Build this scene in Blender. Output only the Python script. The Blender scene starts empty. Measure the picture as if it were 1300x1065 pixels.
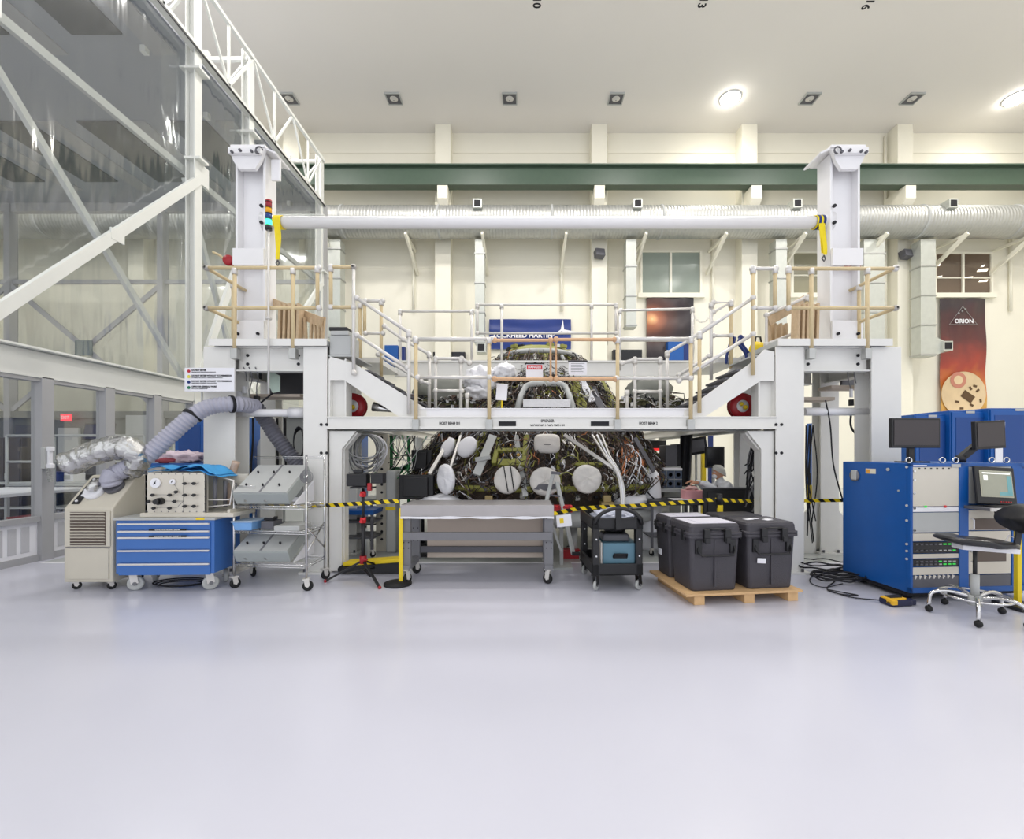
import bpy, math, random
from mathutils import Vector, Matrix, noise
R = math.radians
F, VX, VY, EYE = 560.0, 665.0, 574.0, 1.65
col = bpy.context.scene.collection

def P(px, py, Y):
    return Vector(((px - VX) * Y / F, Y, EYE + (VY - py) * Y / F))
def PX(px, Y): return (px - VX) * Y / F
def PZ(py, Y): return EYE + (VY - py) * Y / F

# ------------------------------------------------------------------ materials
def lin(c):
    c = c / 255.0
    return c / 12.92 if c <= 0.04045 else ((c + 0.055) / 1.055) ** 2.4
def rgb(r, g, b): return (lin(r), lin(g), lin(b), 1.0)
MATS = {}
def mat(name, c, rough=0.5, metal=0.0, var=0.05, scale=6.0, bump=0.0, bscale=60.0, emit=None, estr=0.0, coat=0.0, spec=0.5):
    if name in MATS: return MATS[name]
    m = bpy.data.materials.new(name); m.use_nodes = True
    nt = m.node_tree; N = nt.nodes; L = nt.links
    b = N['Principled BSDF']
    b.inputs['Roughness'].default_value = rough
    b.inputs['Metallic'].default_value = metal
    b.inputs['Coat Weight'].default_value = coat
    b.inputs['Specular IOR Level'].default_value = spec
    c4 = rgb(*c)
    tc = N.new('ShaderNodeTexCoord')
    if var > 0:
        nz = N.new('ShaderNodeTexNoise'); nz.inputs['Scale'].default_value = scale; nz.inputs['Detail'].default_value = 4
        L.new(tc.outputs['Object'], nz.inputs['Vector'])
        mx = N.new('ShaderNodeMix'); mx.data_type = 'RGBA'
        mx.inputs[6].default_value = tuple(min(1, x * (1 - var)) for x in c4[:3]) + (1,)
        mx.inputs[7].default_value = tuple(min(1, x * (1 + var)) for x in c4[:3]) + (1,)
        L.new(nz.outputs['Fac'], mx.inputs[0]); L.new(mx.outputs[2], b.inputs['Base Color'])
    else:
        b.inputs['Base Color'].default_value = c4
    if bump > 0:
        n2 = N.new('ShaderNodeTexNoise'); n2.inputs['Scale'].default_value = bscale; n2.inputs['Detail'].default_value = 3
        L.new(tc.outputs['Object'], n2.inputs['Vector'])
        bp = N.new('ShaderNodeBump'); bp.inputs['Strength'].default_value = bump; bp.inputs['Distance'].default_value = 0.02
        L.new(n2.outputs['Fac'], bp.inputs['Height']); L.new(bp.outputs['Normal'], b.inputs['Normal'])
    if emit:
        b.inputs['Emission Color'].default_value = rgb(*emit); b.inputs['Emission Strength'].default_value = estr
    MATS[name] = m
    return m

white = mat('white_steel_paint', (232, 231, 226), 0.4, var=0.03)
white2 = mat('white_tower_paint', (240, 239, 240), 0.35, var=0.02)
encw = mat('enclosure_paint', (226, 227, 222), 0.4, var=0.03)
encg = mat('enclosure_grey_paint', (168, 168, 170), 0.45, var=0.04)
cream = mat('cream_wall_paint', (240, 236, 220), 0.7, var=0.04, scale=.6)
creamb = mat('cream_column_paint', (243, 239, 222), 0.6, var=0.02)
ceilm = mat('ceiling_paint', (240, 236, 231), 0.7, var=0.02, scale=.4)
green = mat('crane_green', (76, 95, 80), 0.4, var=0.08)
galv = mat('galvanised', (186, 187, 184), 0.45, 0.75, var=0.14, scale=9, bump=.15, bscale=25)
galv2 = mat('galvanised_flat', (198, 201, 194), 0.45, 0.45, var=0.10, scale=5)
chrome = mat('chrome', (215, 215, 215), 0.15, 1.0, var=0)
silver = mat('silver_pipe', (220, 217, 212), 0.33, 0.3, var=0.05)
tan = mat('tan_wrap', (212, 192, 150), 0.5, var=0.12, scale=14)
tan2 = mat('orange_tan_wrap', (212, 170, 130), 0.5, var=0.10, scale=14)
wood = mat('plank_wood', (200, 176, 144), 0.7, var=0.25, scale=18)
pine = mat('pine_wood', (214, 176, 128), 0.65, var=0.18, scale=14)
black = mat('black_plastic', (26, 26, 29), 0.45, var=0.1)
blackm = mat('black_moulded', (66, 64, 70), 0.5, var=0.15, bump=.3, bscale=120)
blackg = mat('black_gloss', (14, 14, 18), 0.15, var=0)
rubber = mat('black_rubber', (22, 22, 24), 0.7, var=0)
blue = mat('rack_blue', (14, 84, 160), 0.35, var=0.06)
blue2 = mat('drawer_blue', (62, 112, 184), 0.35, var=0.05)
blued = mat('dark_blue', (18, 44, 110), 0.5, var=0.05)
cloth = mat('blue_cloth', (66, 156, 216), 0.8, var=0.12)
beige = mat('beige_enamel', (206, 200, 184), 0.45, var=0.04)
beiged = mat('dark_louvre', (96, 84, 76), 0.5, var=0.1)
panel = mat('panel_ivory', (214, 208, 194), 0.45, var=0.03)
greym = mat('grey_enamel', (120, 120, 124), 0.45, var=0.06)
greyd = mat('dark_grey_enamel', (92, 92, 98), 0.45, var=0.06)
greyl = mat('light_grey', (182, 184, 182), 0.45, var=0.05)
greyb = mat('grey_case', (160, 166, 164), 0.4, var=0.05)
yellow = mat('yellow_paint', (238, 208, 30), 0.45, var=0.05)
red = mat('red_paint', (170, 28, 38), 0.35, var=0.12)
redb = mat('bright_red', (214, 40, 48), 0.4, var=0.05)
foil = mat('foil', (196, 196, 194), 0.25, 1.0, var=0.2, scale=8, bump=1.0, bscale=16)
hose = mat('grey_hose', (172, 172, 186), 0.5, var=0.05)
hosed = mat('dark_grey_hose', (112, 112, 122), 0.5, var=0.05)
paper = mat('paper', (238, 238, 242), 0.7, var=0.02)
ink = mat('ink', (24, 24, 30), 0.7, var=0)
brown = mat('wiring_brown', (92, 74, 62), 0.5, var=0.4, scale=20)
olive = mat('primer_green', (142, 142, 66), 0.5, var=0.25, scale=9)
copper = mat('copper_wire', (186, 120, 80), 0.35, 0.5, var=0.2)
cover = mat('cloth_cover', (214, 210, 204), 0.75, var=0.08, scale=5, bump=.6, bscale=9)
plasticw = mat('white_plastic_wrap', (236, 236, 240), 0.3, var=0.1, bump=.8, bscale=14)
pink = mat('pink_foam', (222, 160, 164), 0.7, var=0.1)
skin = mat('skin', (206, 152, 122), 0.5, var=0.06)
suit = mat('white_coverall', (226, 228, 232), 0.75, var=0.05, bump=.4, bscale=14)
hairnet = mat('hair_net', (206, 206, 200), 0.7, var=0.25, scale=60)
tanboard = mat('tan_board', (200, 186, 172), 0.7, var=0.05)
teal = mat('teal_blue_enamel', (92, 130, 148), 0.4, var=0.06)
greenc = mat('green_frame', (34, 120, 66), 0.45, var=0.06)
darkpanel = mat('dark_roof_panel', (62, 66, 72), 0.5, var=0.05)
roofpanel = mat('roof_panel_grey', (156, 160, 168), 0.5, var=0.03)
strap = mat('yellow_strap', (240, 216, 20), 0.6, var=0.08, scale=40)
brownw = mat('window_brown', (104, 88, 74), 0.12, var=0.25, scale=1.2)
gwin = mat('window_grey_green', (150, 160, 150), 0.12, var=0.12, scale=1.5)

def make_floor(name, c, rough):
    m = mat(name, c, rough, var=0.03, scale=.7, bump=0.02, bscale=3.0, coat=.35)
    m.node_tree.nodes['Principled BSDF'].inputs['Coat Roughness'].default_value = .12
    return m
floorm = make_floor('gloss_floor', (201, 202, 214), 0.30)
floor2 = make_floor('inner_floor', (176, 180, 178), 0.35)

def glassy(name, tint, alpha, rough, bump, bscale, dif):
    m = bpy.data.materials.new(name); m.use_nodes = True
    nt = m.node_tree; N = nt.nodes; L = nt.links; N.clear()
    out = N.new('ShaderNodeOutputMaterial')
    tr = N.new('ShaderNodeBsdfTransparent'); tr.inputs[0].default_value = tint
    gl = N.new('ShaderNodeBsdfGlossy'); gl.inputs['Roughness'].default_value = rough
    df = N.new('ShaderNodeBsdfDiffuse'); df.inputs[0].default_value = rgb(*dif)
    m1 = N.new('ShaderNodeMixShader'); m2 = N.new('ShaderNodeMixShader')
    lw = N.new('ShaderNodeLayerWeight'); lw.inputs['Blend'].default_value = 0.18
    tc = N.new('ShaderNodeTexCoord'); nz = N.new('ShaderNodeTexNoise'); nz.inputs['Scale'].default_value = bscale
    mp = N.new('ShaderNodeMapping'); mp.inputs['Scale'].default_value = (1, 2.2, .35)
    L.new(tc.outputs['Object'], mp.inputs[0]); L.new(mp.outputs[0], nz.inputs['Vector'])
    bp = N.new('ShaderNodeBump'); bp.inputs['Strength'].default_value = bump; bp.inputs['Distance'].default_value = .05
    L.new(nz.outputs['Fac'], bp.inputs['Height']); L.new(bp.outputs['Normal'], gl.inputs['Normal'])
    mu = N.new('ShaderNodeMath'); mu.operation = 'MULTIPLY'; mu.inputs[1].default_value = .6
    L.new(lw.outputs['Facing'], mu.inputs[0])
    m1.inputs[0].default_value = alpha
    L.new(tr.outputs[0], m1.inputs[1]); L.new(df.outputs[0], m1.inputs[2])
    L.new(mu.outputs[0], m2.inputs[0]); L.new(m1.outputs[0], m2.inputs[1]); L.new(gl.outputs[0], m2.inputs[2])
    L.new(m2.outputs[0], out.inputs[0])
    return m
vinyl = glassy('clear_vinyl', (.965, .975, .97, 1), .035, .10, .7, 1.3, (170, 174, 176))
glass = glassy('clear_glass', (.93, .94, .94, 1), .006, .03, .05, .5, (120, 125, 125))
wrap = glassy('clear_wrap', (.93, .94, .97, 1), .35, .12, 1.0, 12, (225, 228, 240))

def stripes(name, c1, c2, scale):
    m = bpy.data.materials.new(name); m.use_nodes = True
    nt = m.node_tree; N = nt.nodes; L = nt.links; b = N['Principled BSDF']
    tc = N.new('ShaderNodeTexCoord'); sx = N.new('ShaderNodeSeparateXYZ'); L.new(tc.outputs['Object'], sx.inputs[0])
    a = N.new('ShaderNodeMath'); a.operation = 'ADD'; L.new(sx.outputs[0], a.inputs[0]); L.new(sx.outputs[2], a.inputs[1])
    mu = N.new('ShaderNodeMath'); mu.operation = 'MULTIPLY'; mu.inputs[1].default_value = scale; L.new(a.outputs[0], mu.inputs[0])
    fr = N.new('ShaderNodeMath'); fr.operation = 'FRACT'; L.new(mu.outputs[0], fr.inputs[0])
    gt = N.new('ShaderNodeMath'); gt.operation = 'GREATER_THAN'; gt.inputs[1].default_value = .5; L.new(fr.outputs[0], gt.inputs[0])
    mx = N.new('ShaderNodeMix'); mx.data_type = 'RGBA'; mx.inputs[6].default_value = rgb(*c1); mx.inputs[7].default_value = rgb(*c2)
    L.new(gt.outputs[0], mx.inputs[0]); L.new(mx.outputs[2], b.inputs['Base Color']); b.inputs['Roughness'].default_value = .5
    MATS[name] = m
    return m
tapem = stripes('caution_stripes', (245, 215, 20), (20, 20, 20), 7.0)

def ramp_mat(name, stops, axis=2, lo=0.0, hi=1.0, rough=.5, warp=0.0, flare=None):
    """printed banner: colour runs along one object axis"""
    m = bpy.data.materials.new(name); m.use_nodes = True
    nt = m.node_tree; N = nt.nodes; L = nt.links; b = N['Principled BSDF']; b.inputs['Roughness'].default_value = rough
    tc = N.new('ShaderNodeTexCoord'); sx = N.new('ShaderNodeSeparateXYZ'); L.new(tc.outputs['Object'], sx.inputs[0])
    mr = N.new('ShaderNodeMapRange'); mr.inputs[1].default_value = lo; mr.inputs[2].default_value = hi
    nz = N.new('ShaderNodeTexNoise'); nz.inputs['Scale'].default_value = 1.2; L.new(tc.outputs['Object'], nz.inputs['Vector'])
    ad = N.new('ShaderNodeMath'); ad.operation = 'MULTIPLY_ADD'; ad.inputs[1].default_value = warp
    L.new(nz.outputs['Fac'], ad.inputs[0])
    if flare:
        vs = N.new('ShaderNodeVectorMath'); vs.operation = 'DISTANCE'; vs.inputs[1].default_value = flare
        L.new(tc.outputs['Object'], vs.inputs[0]); L.new(vs.outputs['Value'], ad.inputs[2])
    else:
        L.new(sx.outputs[axis], ad.inputs[2])
    L.new(ad.outputs[0], mr.inputs[0])
    cr = N.new('ShaderNodeValToRGB'); L.new(mr.outputs[0], cr.inputs[0])
    e = cr.color_ramp.elements
    e[0].position = stops[0][0]; e[0].color = rgb(*stops[0][1]); e[1].position = stops[-1][0]; e[1].color = rgb(*stops[-1][1])
    for p, c in stops[1:-1]:
        k = e.new(p); k.color = rgb(*c)
    L.new(cr.outputs[0], b.inputs['Base Color'])
    return m

# ------------------------------------------------------------------ mesh builder
class MB:
    def __init__(s): s.v = []; s.f = []; s.m = []; s.s = []
    def add(s, vs, fs, m=0, smooth=False):
        o = len(s.v); s.v += [Vector(x) for x in vs]
        for f in fs: s.f.append([o + i for i in f]); s.m.append(m); s.s.append(smooth)
        return s
    def bx(s, x0, x1, y0, y1, z0, z1, m=0):
        vs = [(x0,y0,z0),(x1,y0,z0),(x1,y1,z0),(x0,y1,z0),(x0,y0,z1),(x1,y0,z1),(x1,y1,z1),(x0,y1,z1)]
        return s.add(vs, [(0,3,2,1),(4,5,6,7),(0,1,5,4),(1,2,6,5),(2,3,7,6),(3,0,4,7)], m)
    def box(s, c, d, m=0, rz=0, rx=0, ry=0, taper=1.0):
        M = Matrix.Translation(Vector(c)) @ Matrix.Rotation(rz, 4, 'Z') @ Matrix.Rotation(ry, 4, 'Y') @ Matrix.Rotation(rx, 4, 'X')
        a, b, h = d[0]/2, d[1]/2, d[2]/2; t = taper
        vs = [(-a*t,-b*t,-h),(a*t,-b*t,-h),(a*t,b*t,-h),(-a*t,b*t,-h),(-a,-b,h),(a,-b,h),(a,b,h),(-a,b,h)]
        return s.add([M @ Vector(v) for v in vs], [(0,3,2,1),(4,5,6,7),(0,1,5,4),(1,2,6,5),(2,3,7,6),(3,0,4,7)], m)
    def beam(s, p0, p1, w, h, m=0, up=(0,0,1)):
        """rectangular bar between two points; h measured along 'up'"""
        p0, p1 = Vector(p0), Vector(p1); d = (p1-p0).normalized(); u = Vector(up)
        if abs(d.dot(u)) > .99: u = Vector((0,1,0))
        r = d.cross(u).normalized(); u = r.cross(d).normalized()
        vs = []
        for p in (p0, p1):
            for a, b in ((-1,-1),(1,-1),(1,1),(-1,1)): vs.append(p + r*(a*w/2) + u*(b*h/2))
        return s.add(vs, [(3,2,1,0),(4,5,6,7),(0,1,5,4),(1,2,6,5),(2,3,7,6),(3,0,4,7)], m)
    def ibeam(s, p0, p1, w, h, t=.02, m=0, up=(0,0,1)):
        p0, p1 = Vector(p0), Vector(p1); d = (p1-p0).normalized(); u = Vector(up)
        if abs(d.dot(u)) > .99: u = Vector((0,1,0))
        r = d.cross(u).normalized(); u = r.cross(d).normalized()
        s.beam(p0+u*(h/2-t/2), p1+u*(h/2-t/2), w, t, m, u); s.beam(p0-u*(h/2-t/2), p1-u*(h/2-t/2), w, t, m, u)
        return s.beam(p0, p1, t, h-2*t, m, u)
    def tube(s, pts, r, n=8, m=0, caps=True, smooth=True, closed=False):
        pts = [Vector(p) for p in pts]; k = len(pts)
        rs = r if isinstance(r, (list, tuple)) else [r]*k
        t = []
        for i in range(k):
            if closed: d = pts[(i+1) % k] - pts[i-1]
            else: d = pts[min(i+1, k-1)] - pts[max(i-1, 0)]
            t.append(d.normalized() if d.length > 1e-9 else Vector((0,0,1)))
        u = t[0].orthogonal().normalized(); vs = []
        for i in range(k):
            u = (u - t[i]*u.dot(t[i]));
            u = u.normalized() if u.length > 1e-6 else t[i].orthogonal().normalized()
            w = t[i].cross(u)
            for j in range(n):
                a = 2*math.pi*j/n
                vs.append(pts[i] + (u*math.cos(a) + w*math.sin(a))*rs[i])
        fs = []
        for i in range(k if closed else k-1):
            i2 = (i+1) % k
            for j in range(n):
                j2 = (j+1) % n
                fs.append((i*n+j, i*n+j2, i2*n+j2, i2*n+j))
        s.add(vs, fs, m, smooth)
        if caps and not closed:
            o = len(s.v) - len(vs)
            s.f.append([o+j for j in range(n)][::-1]); s.m.append(m); s.s.append(False)
            s.f.append([o+(k-1)*n+j for j in range(n)]); s.m.append(m); s.s.append(False)
        return s
    def cyl(s, p0, p1, r, r2=None, n=16, m=0):
        return s.tube([p0, p1], [r, r if r2 is None else r2], n, m)
    def lathe(s, prof, c=(0,0,0), n=24, m=0, axis='z', smooth=True):
        c = Vector(c); vs = []; k = len(prof)
        for r, z in prof:
            for j in range(n):
                a = 2*math.pi*j/n; x, y = r*math.cos(a), r*math.sin(a)
                vs.append(c + (Vector((x,y,z)) if axis == 'z' else Vector((x,-z,y)) if axis == 'y' else Vector((z,x,y))))
        fs = [(i*n+j, i*n+(j+1) % n, (i+1)*n+(j+1) % n, (i+1)*n+j) for i in range(k-1) for j in range(n)]
        return s.add(vs, fs, m, smooth)
    def sph(s, c, r, n=12, m=0, M=None):
        r = r if isinstance(r, (list, tuple)) else (r, r, r); c = Vector(c); vs = []; h = n//2
        for i in range(h+1):
            a = math.pi*i/h
            for j in range(n):
                b = 2*math.pi*j/n
                p = Vector((r[0]*math.sin(a)*math.cos(b), r[1]*math.sin(a)*math.sin(b), r[2]*math.cos(a)))
                if M: p = M @ p
                vs.append(c+p)
        fs = [(i*n+j, (i+1)*n+j, (i+1)*n+(j+1) % n, i*n+(j+1) % n) for i in range(h) for j in range(n)]
        return s.add(vs, fs, m, True)
    def prism(s, poly, ax, d0, d1, m=0):
        """poly = 2D points; ax 'y': poly in (x,z); 'x': (y,z); 'z': (x,y)"""
        def q(p, d): return (p[0], d, p[1]) if ax == 'y' else (d, p[0], p[1]) if ax == 'x' else (p[0], p[1], d)
        k = len(poly); vs = [q(p, d0) for p in poly] + [q(p, d1) for p in poly]
        fs = [tuple(range(k))[::-1], tuple(range(k, 2*k))] + [(i, (i+1) % k, k+(i+1) % k, k+i) for i in range(k)]
        return s.add(vs, fs, m)
    def grid(s, fn, nu, nv, m=0, smooth=True):
        vs = [fn(i/nu, j/nv) for j in range(nv+1) for i in range(nu+1)]
        fs = [(j*(nu+1)+i, j*(nu+1)+i+1, (j+1)*(nu+1)+i+1, (j+1)*(nu+1)+i) for j in range(nv) for i in range(nu)]
        return s.add(vs, fs, m, smooth)
    def blob(s, c, d, amp=.2, seed=0, m=0, n=20, fr=2.5, smooth=True):
        c = Vector(c); h = n//2; vs = []
        for i in range(h+1):
            a = math.pi*i/h
            for j in range(n):
                b = 2*math.pi*j/n
                u = Vector((math.sin(a)*math.cos(b), math.sin(a)*math.sin(b), math.cos(a)))
                k = 1 + amp*noise.noise(u*fr + Vector((seed*7.1, seed*3.3, seed)))*1.6
                vs.append(c + Vector((u.x*d[0]/2, u.y*d[1]/2, u.z*d[2]/2))*k)
        fs = [(i*n+j, (i+1)*n+j, (i+1)*n+(j+1) % n, i*n+(j+1) % n) for i in range(h) for j in range(n)]
        return s.add(vs, fs, m, smooth)
    def build(s, name, mats, parent=None, world=False, bevel=0, mods=None, kind=None, label=None):
        me = bpy.data.meshes.new(name)
        vs = s.v
        if parent is not None and world:
            r = parent
            while r.parent: r = r.parent
            M = (Matrix.Translation(r.location) @ Matrix.Rotation(r.rotation_euler.z, 4, 'Z')).inverted()
            vs = [M @ v for v in vs]
        me.from_pydata([tuple(v) for v in vs], [], s.f)
        mats = mats if isinstance(mats, (list, tuple)) else [mats]
        for mm in mats: me.materials.append(mm)
        for p, mi, sm in zip(me.polygons, s.m, s.s): p.material_index = mi; p.use_smooth = sm
        me.update()
        import bmesh
        bm = bmesh.new(); bm.from_mesh(me); bmesh.ops.recalc_face_normals(bm, faces=bm.faces); bm.to_mesh(me); bm.free()
        o = bpy.data.objects.new(name, me); col.objects.link(o)
        if parent is not None: o.parent = parent
        if bevel:
            b = o.modifiers.new('b', 'BEVEL'); b.width = bevel; b.segments = 2; b.limit_method = 'ANGLE'; b.angle_limit = R(40)
        if kind: o['kind'] = kind
        if label: o['label'] = label
        return o

def thing(name, label, cat, loc=(0,0,0), rz=0, group=None):
    o = bpy.data.objects.new(name, None); col.objects.link(o)
    o.empty_display_size = .1
    o.location = loc; o.rotation_euler = (0, 0, rz); o['label'] = label; o['category'] = cat
    if group: o['group'] = group
    return o
def tag(o, label, cat, group=None, kind=None):
    o['label'] = label; o['category'] = cat
    if group: o['group'] = group
    if kind: o['kind'] = kind
    return o
def solo(mb, name, mats, label, cat, loc=None, group=None, kind=None, bevel=0):
    """a thing that is one mesh; its origin is moved to its base"""
    xs = [v.x for v in mb.v]; ys = [v.y for v in mb.v]; zs = [v.z for v in mb.v]
    c = Vector(((min(xs)+max(xs))/2, (min(ys)+max(ys))/2, min(zs)))
    mb.v = [v - c for v in mb.v]
    o = mb.build(name, mats, bevel=bevel); o.location = c
    return tag(o, label, cat, group, kind)
def struct(name, mb, mats, parent=None, bevel=0):
    o = mb.build(name, mats, parent, bevel=bevel)
    o['kind'] = 'structure'
    return o
def copy_tree(o, parent=None):
    c = o.copy(); col.objects.link(c); c.parent = parent
    for ch in list(o.children): copy_tree(ch, c)
    return c
def spline(pts, n=8):
    pts = [Vector(p) for p in pts]; q = [pts[0]*2-pts[1]] + pts + [pts[-1]*2-pts[-2]]; out = []
    for i in range(1, len(q)-2):
        a, b, c, d = q[i-1], q[i], q[i+1], q[i+2]
        for k in range(n):
            t = k/n
            out.append(.5*((2*b) + (c-a)*t + (2*a-5*b+4*c-d)*t*t + (3*b-a-3*c+d)*t**3))
    out.append(pts[-1]); return out
def resample(pts, step):
    out = [pts[0]]; acc = 0
    for a, b in zip(pts, pts[1:]):
        L = (b-a).length; d = step-acc
        while d <= L:
            out.append(a.lerp(b, d/L)); d += step
        acc = (acc+L) % step if L else acc
    return out
def corrugated(mb, pts, r, pitch=.03, amp=.012, n=16, m=0):
    p = resample(spline(pts, 12), pitch/2)
    return mb.tube(p, [r + (amp if i % 2 else 0) for i in range(len(p))], n, m, smooth=False)
def text(name, s, size, loc, mat_, parent, xdir=(1,0,0), ydir=(0,0,1), world=True, align='CENTER', bold=.0, depth=.001, squeeze=1.0):
    cu = bpy.data.curves.new('t', 'FONT'); cu.body = s; cu.size = size; cu.extrude = depth; cu.offset = bold
    cu.align_x = align; cu.align_y = 'CENTER'; cu.resolution_u = 3
    t = bpy.data.objects.new('t', cu); col.objects.link(t)
    bpy.context.view_layer.update()
    me = bpy.data.meshes.new_from_object(t.evaluated_get(bpy.context.evaluated_depsgraph_get()))
    bpy.data.objects.remove(t); bpy.data.curves.remove(cu)
    x = Vector(xdir).normalized(); y = Vector(ydir).normalized(); z = x.cross(y); L = Vector(loc)
    M = Matrix((( x.x*squeeze, y.x, z.x, L.x), (x.y*squeeze, y.y, z.y, L.y), (x.z*squeeze, y.z, z.z, L.z), (0,0,0,1)))
    if world and parent is not None:
        r = parent
        while r.parent: r = r.parent
        M = (Matrix.Translation(r.location) @ Matrix.Rotation(r.rotation_euler.z, 4, 'Z')).inverted() @ M
    me.transform(M); me.materials.clear(); me.materials.append(mat_)
    me.name = name
    o = bpy.data.objects.new(name, me); col.objects.link(o); o.parent = parent
    return o
rnd = random.Random(7)
# ------------------------------------------------------------------ camera, light, room
cam = bpy.data.cameras.new('camera'); camo = bpy.data.objects.new('camera', cam); col.objects.link(camo)
cam.sensor_width = 36; cam.sensor_fit = 'HORIZONTAL'; cam.lens = 36*F/1300
cam.shift_x = -(VX-650)/1300; cam.shift_y = (VY-532.5)/1300
camo.location = (0, 0, EYE); camo.rotation_euler = (R(90), 0, 0); cam.clip_start = .05; cam.clip_end = 200
sc = bpy.context.scene; sc.camera = camo
sc.view_settings.view_transform = 'Standard'; sc.view_settings.look = 'None'; sc.view_settings.gamma = 1
sc.view_settings.exposure = -0.15; sc.view_settings.use_curve_mapping = False
sc.cycles.transparent_max_bounces = 24; sc.cycles.max_bounces = 7; sc.cycles.diffuse_bounces = 4
sc.cycles.use_denoising = True
sc.cycles.sample_clamp_indirect = 6
w = bpy.data.worlds.new('hall_fill'); sc.world = w; w.use_nodes = True  # even fill added through the open end, brightens surfaces facing the camera
w.node_tree.nodes['Background'].inputs[0].default_value = (.93, .95, 1.0, 1)
w.node_tree.nodes['Background'].inputs[1].default_value = 1.5

H, YW, XL, XR = 16.1, 20.0, -26.0, 26.0
struct('floor', MB().bx(XL, XR, -8, YW+.2, -.2, 0), floorm)
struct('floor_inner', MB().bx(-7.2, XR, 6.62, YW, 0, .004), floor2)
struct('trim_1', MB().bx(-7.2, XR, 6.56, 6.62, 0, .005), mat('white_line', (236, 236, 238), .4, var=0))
struct('ceiling', MB().bx(XL, XR, -8, YW+.2, H, H+.2), ceilm)
struct('wall_left', MB().bx(XL-.2, XL, -8, YW, 0, H), cream)
struct('wall_right', MB().bx(XR, XR+.2, -8, YW, 0, H), cream)
# back wall with two window openings left solid behind the glass
wb = MB().bx(XL, XR, YW, YW+.3, 0, H)
for z in (9.97,): wb.bx(XL, XR, YW-.012, YW, z, z+.03)
wb.bx(XL, XR, YW-.02, YW, 15.2, H)
struct('wall_back', wb, cream)
for i, px in enumerate((-20, 177, 372, 563, 760, 949, 1145)):
    x = PX(px, 19.6)
    struct('trim_%d' % (i+2), MB().bx(x-.34, x+.34, 19.42, YW, 0, H), creamb)
for px in (525, 713, 905, 1283, 770, 1124):
    x = PX(px, 19.9); z0, z1 = (8.0, 11.3) if px not in (770, 1124) else (6.5, 15.9)
    tag(solo(MB().cyl((x, 19.9, z0), (x, 19.9, z1), .06, n=8), 'conduit', creamb, '', ''),
        {525:'thin cream conduit running down the back wall beside the first duct drop', 713:'thin cream conduit on back wall above the blue banner',
         905:'thin cream conduit on back wall just right of the grey-green window', 1283:'thin cream conduit on the wall beyond the tall orange and black banner',
         770:'tall cream conduit beside the middle pilaster, rising to the ceiling',
         1124:'tall cream conduit beside the right-hand pilaster, rising to the ceiling'}[px], 'conduit', 'wall conduits')

# windows on the back wall
def window(n, x0, x1, y0, y1, pane_m, cols, rows=()):
    Yf = 19.95; X0, X1, Z1, Z0 = PX(x0, Yf), PX(x1, Yf), PZ(y0, Yf), PZ(y1, Yf)
    pane = struct(f'window_{n}', MB().bx(X0, X1, 19.93, 20.0, Z0, Z1), pane_m)
    fr = MB(); t = .09
    fr.bx(X0-t, X0, 19.86, 20, Z0-t, Z1+t).bx(X1, X1+t, 19.86, 20, Z0-t, Z1+t).bx(X0, X1, 19.86, 20, Z1, Z1+t).bx(X0-.2, X1+.2, 19.8, 20, Z0-.2, Z0)
    for c in cols: cx = PX(c, Yf); fr.bx(cx-.05, cx+.05, 19.87, 20, Z0, Z1)
    for r_ in rows: z = PZ(r_, Yf); fr.bx(X0, X1, 19.9, 20, z-.03, z+.03)
    fr.build('window_frame', creamb, pane)
    return pane
window(1, 815, 888, 321, 373, gwin, (851,))
w2 = window(2, 1187, 1256, 323, 373, brownw, (1221,), (353,))
window(3, 1003, 1048, 322, 373, mat('window_olive', (150, 146, 122), .2, var=.2, scale=1), (1005,), (350,))
lampw = mat('office_lamp', (255, 250, 235), .5, var=0, emit=(255, 244, 220), estr=2.2)
for (a, b, c_, d) in ((1187, 335, 1194, 338), (1240, 341, 1254, 345), (1187, 350, 1196, 352), (1222, 351, 1235, 353), (1242, 355, 1254, 358), (1245, 336, 1250, 339)):
    mb = MB(); p, q = P(a, d, 19.92), P(c_, b, 19.92)
    mb.prism([(p.x, p.z), (q.x-.05, p.z+.02), (q.x, q.z), (p.x+.08, q.z-.04)], 'y', 19.90, 19.93)
    mb.build('office_lamp', lampw, w2)

# crane beam, corbels
g = thing('crane_runway_beam', 'long dark green steel crane beam running high along the back wall', 'beam', (4, 19, 13.0))
MB().ibeam((XL+4, 18.95, 13.47), (XR-.05, 18.95, 13.47), .42, .9, .05).build('girder', green, g, world=True)
MB().bx(XL+4, XR, 18.93, 19.07, 13.93, 14.0).build('crane_rail', greyd, g, world=True)
for ic, px in enumerate((372, 563, 760, 957, 1150)):
    x = PX(px, 19.0)
    struct('trim_%d' % (ic+9), MB().prism([(YW-.1, 12.1), (18.95, 12.25), (18.75, 12.45), (18.75, 13.0), (YW-.1, 13.0)], 'x', x-.22, x+.22), creamb)

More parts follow.
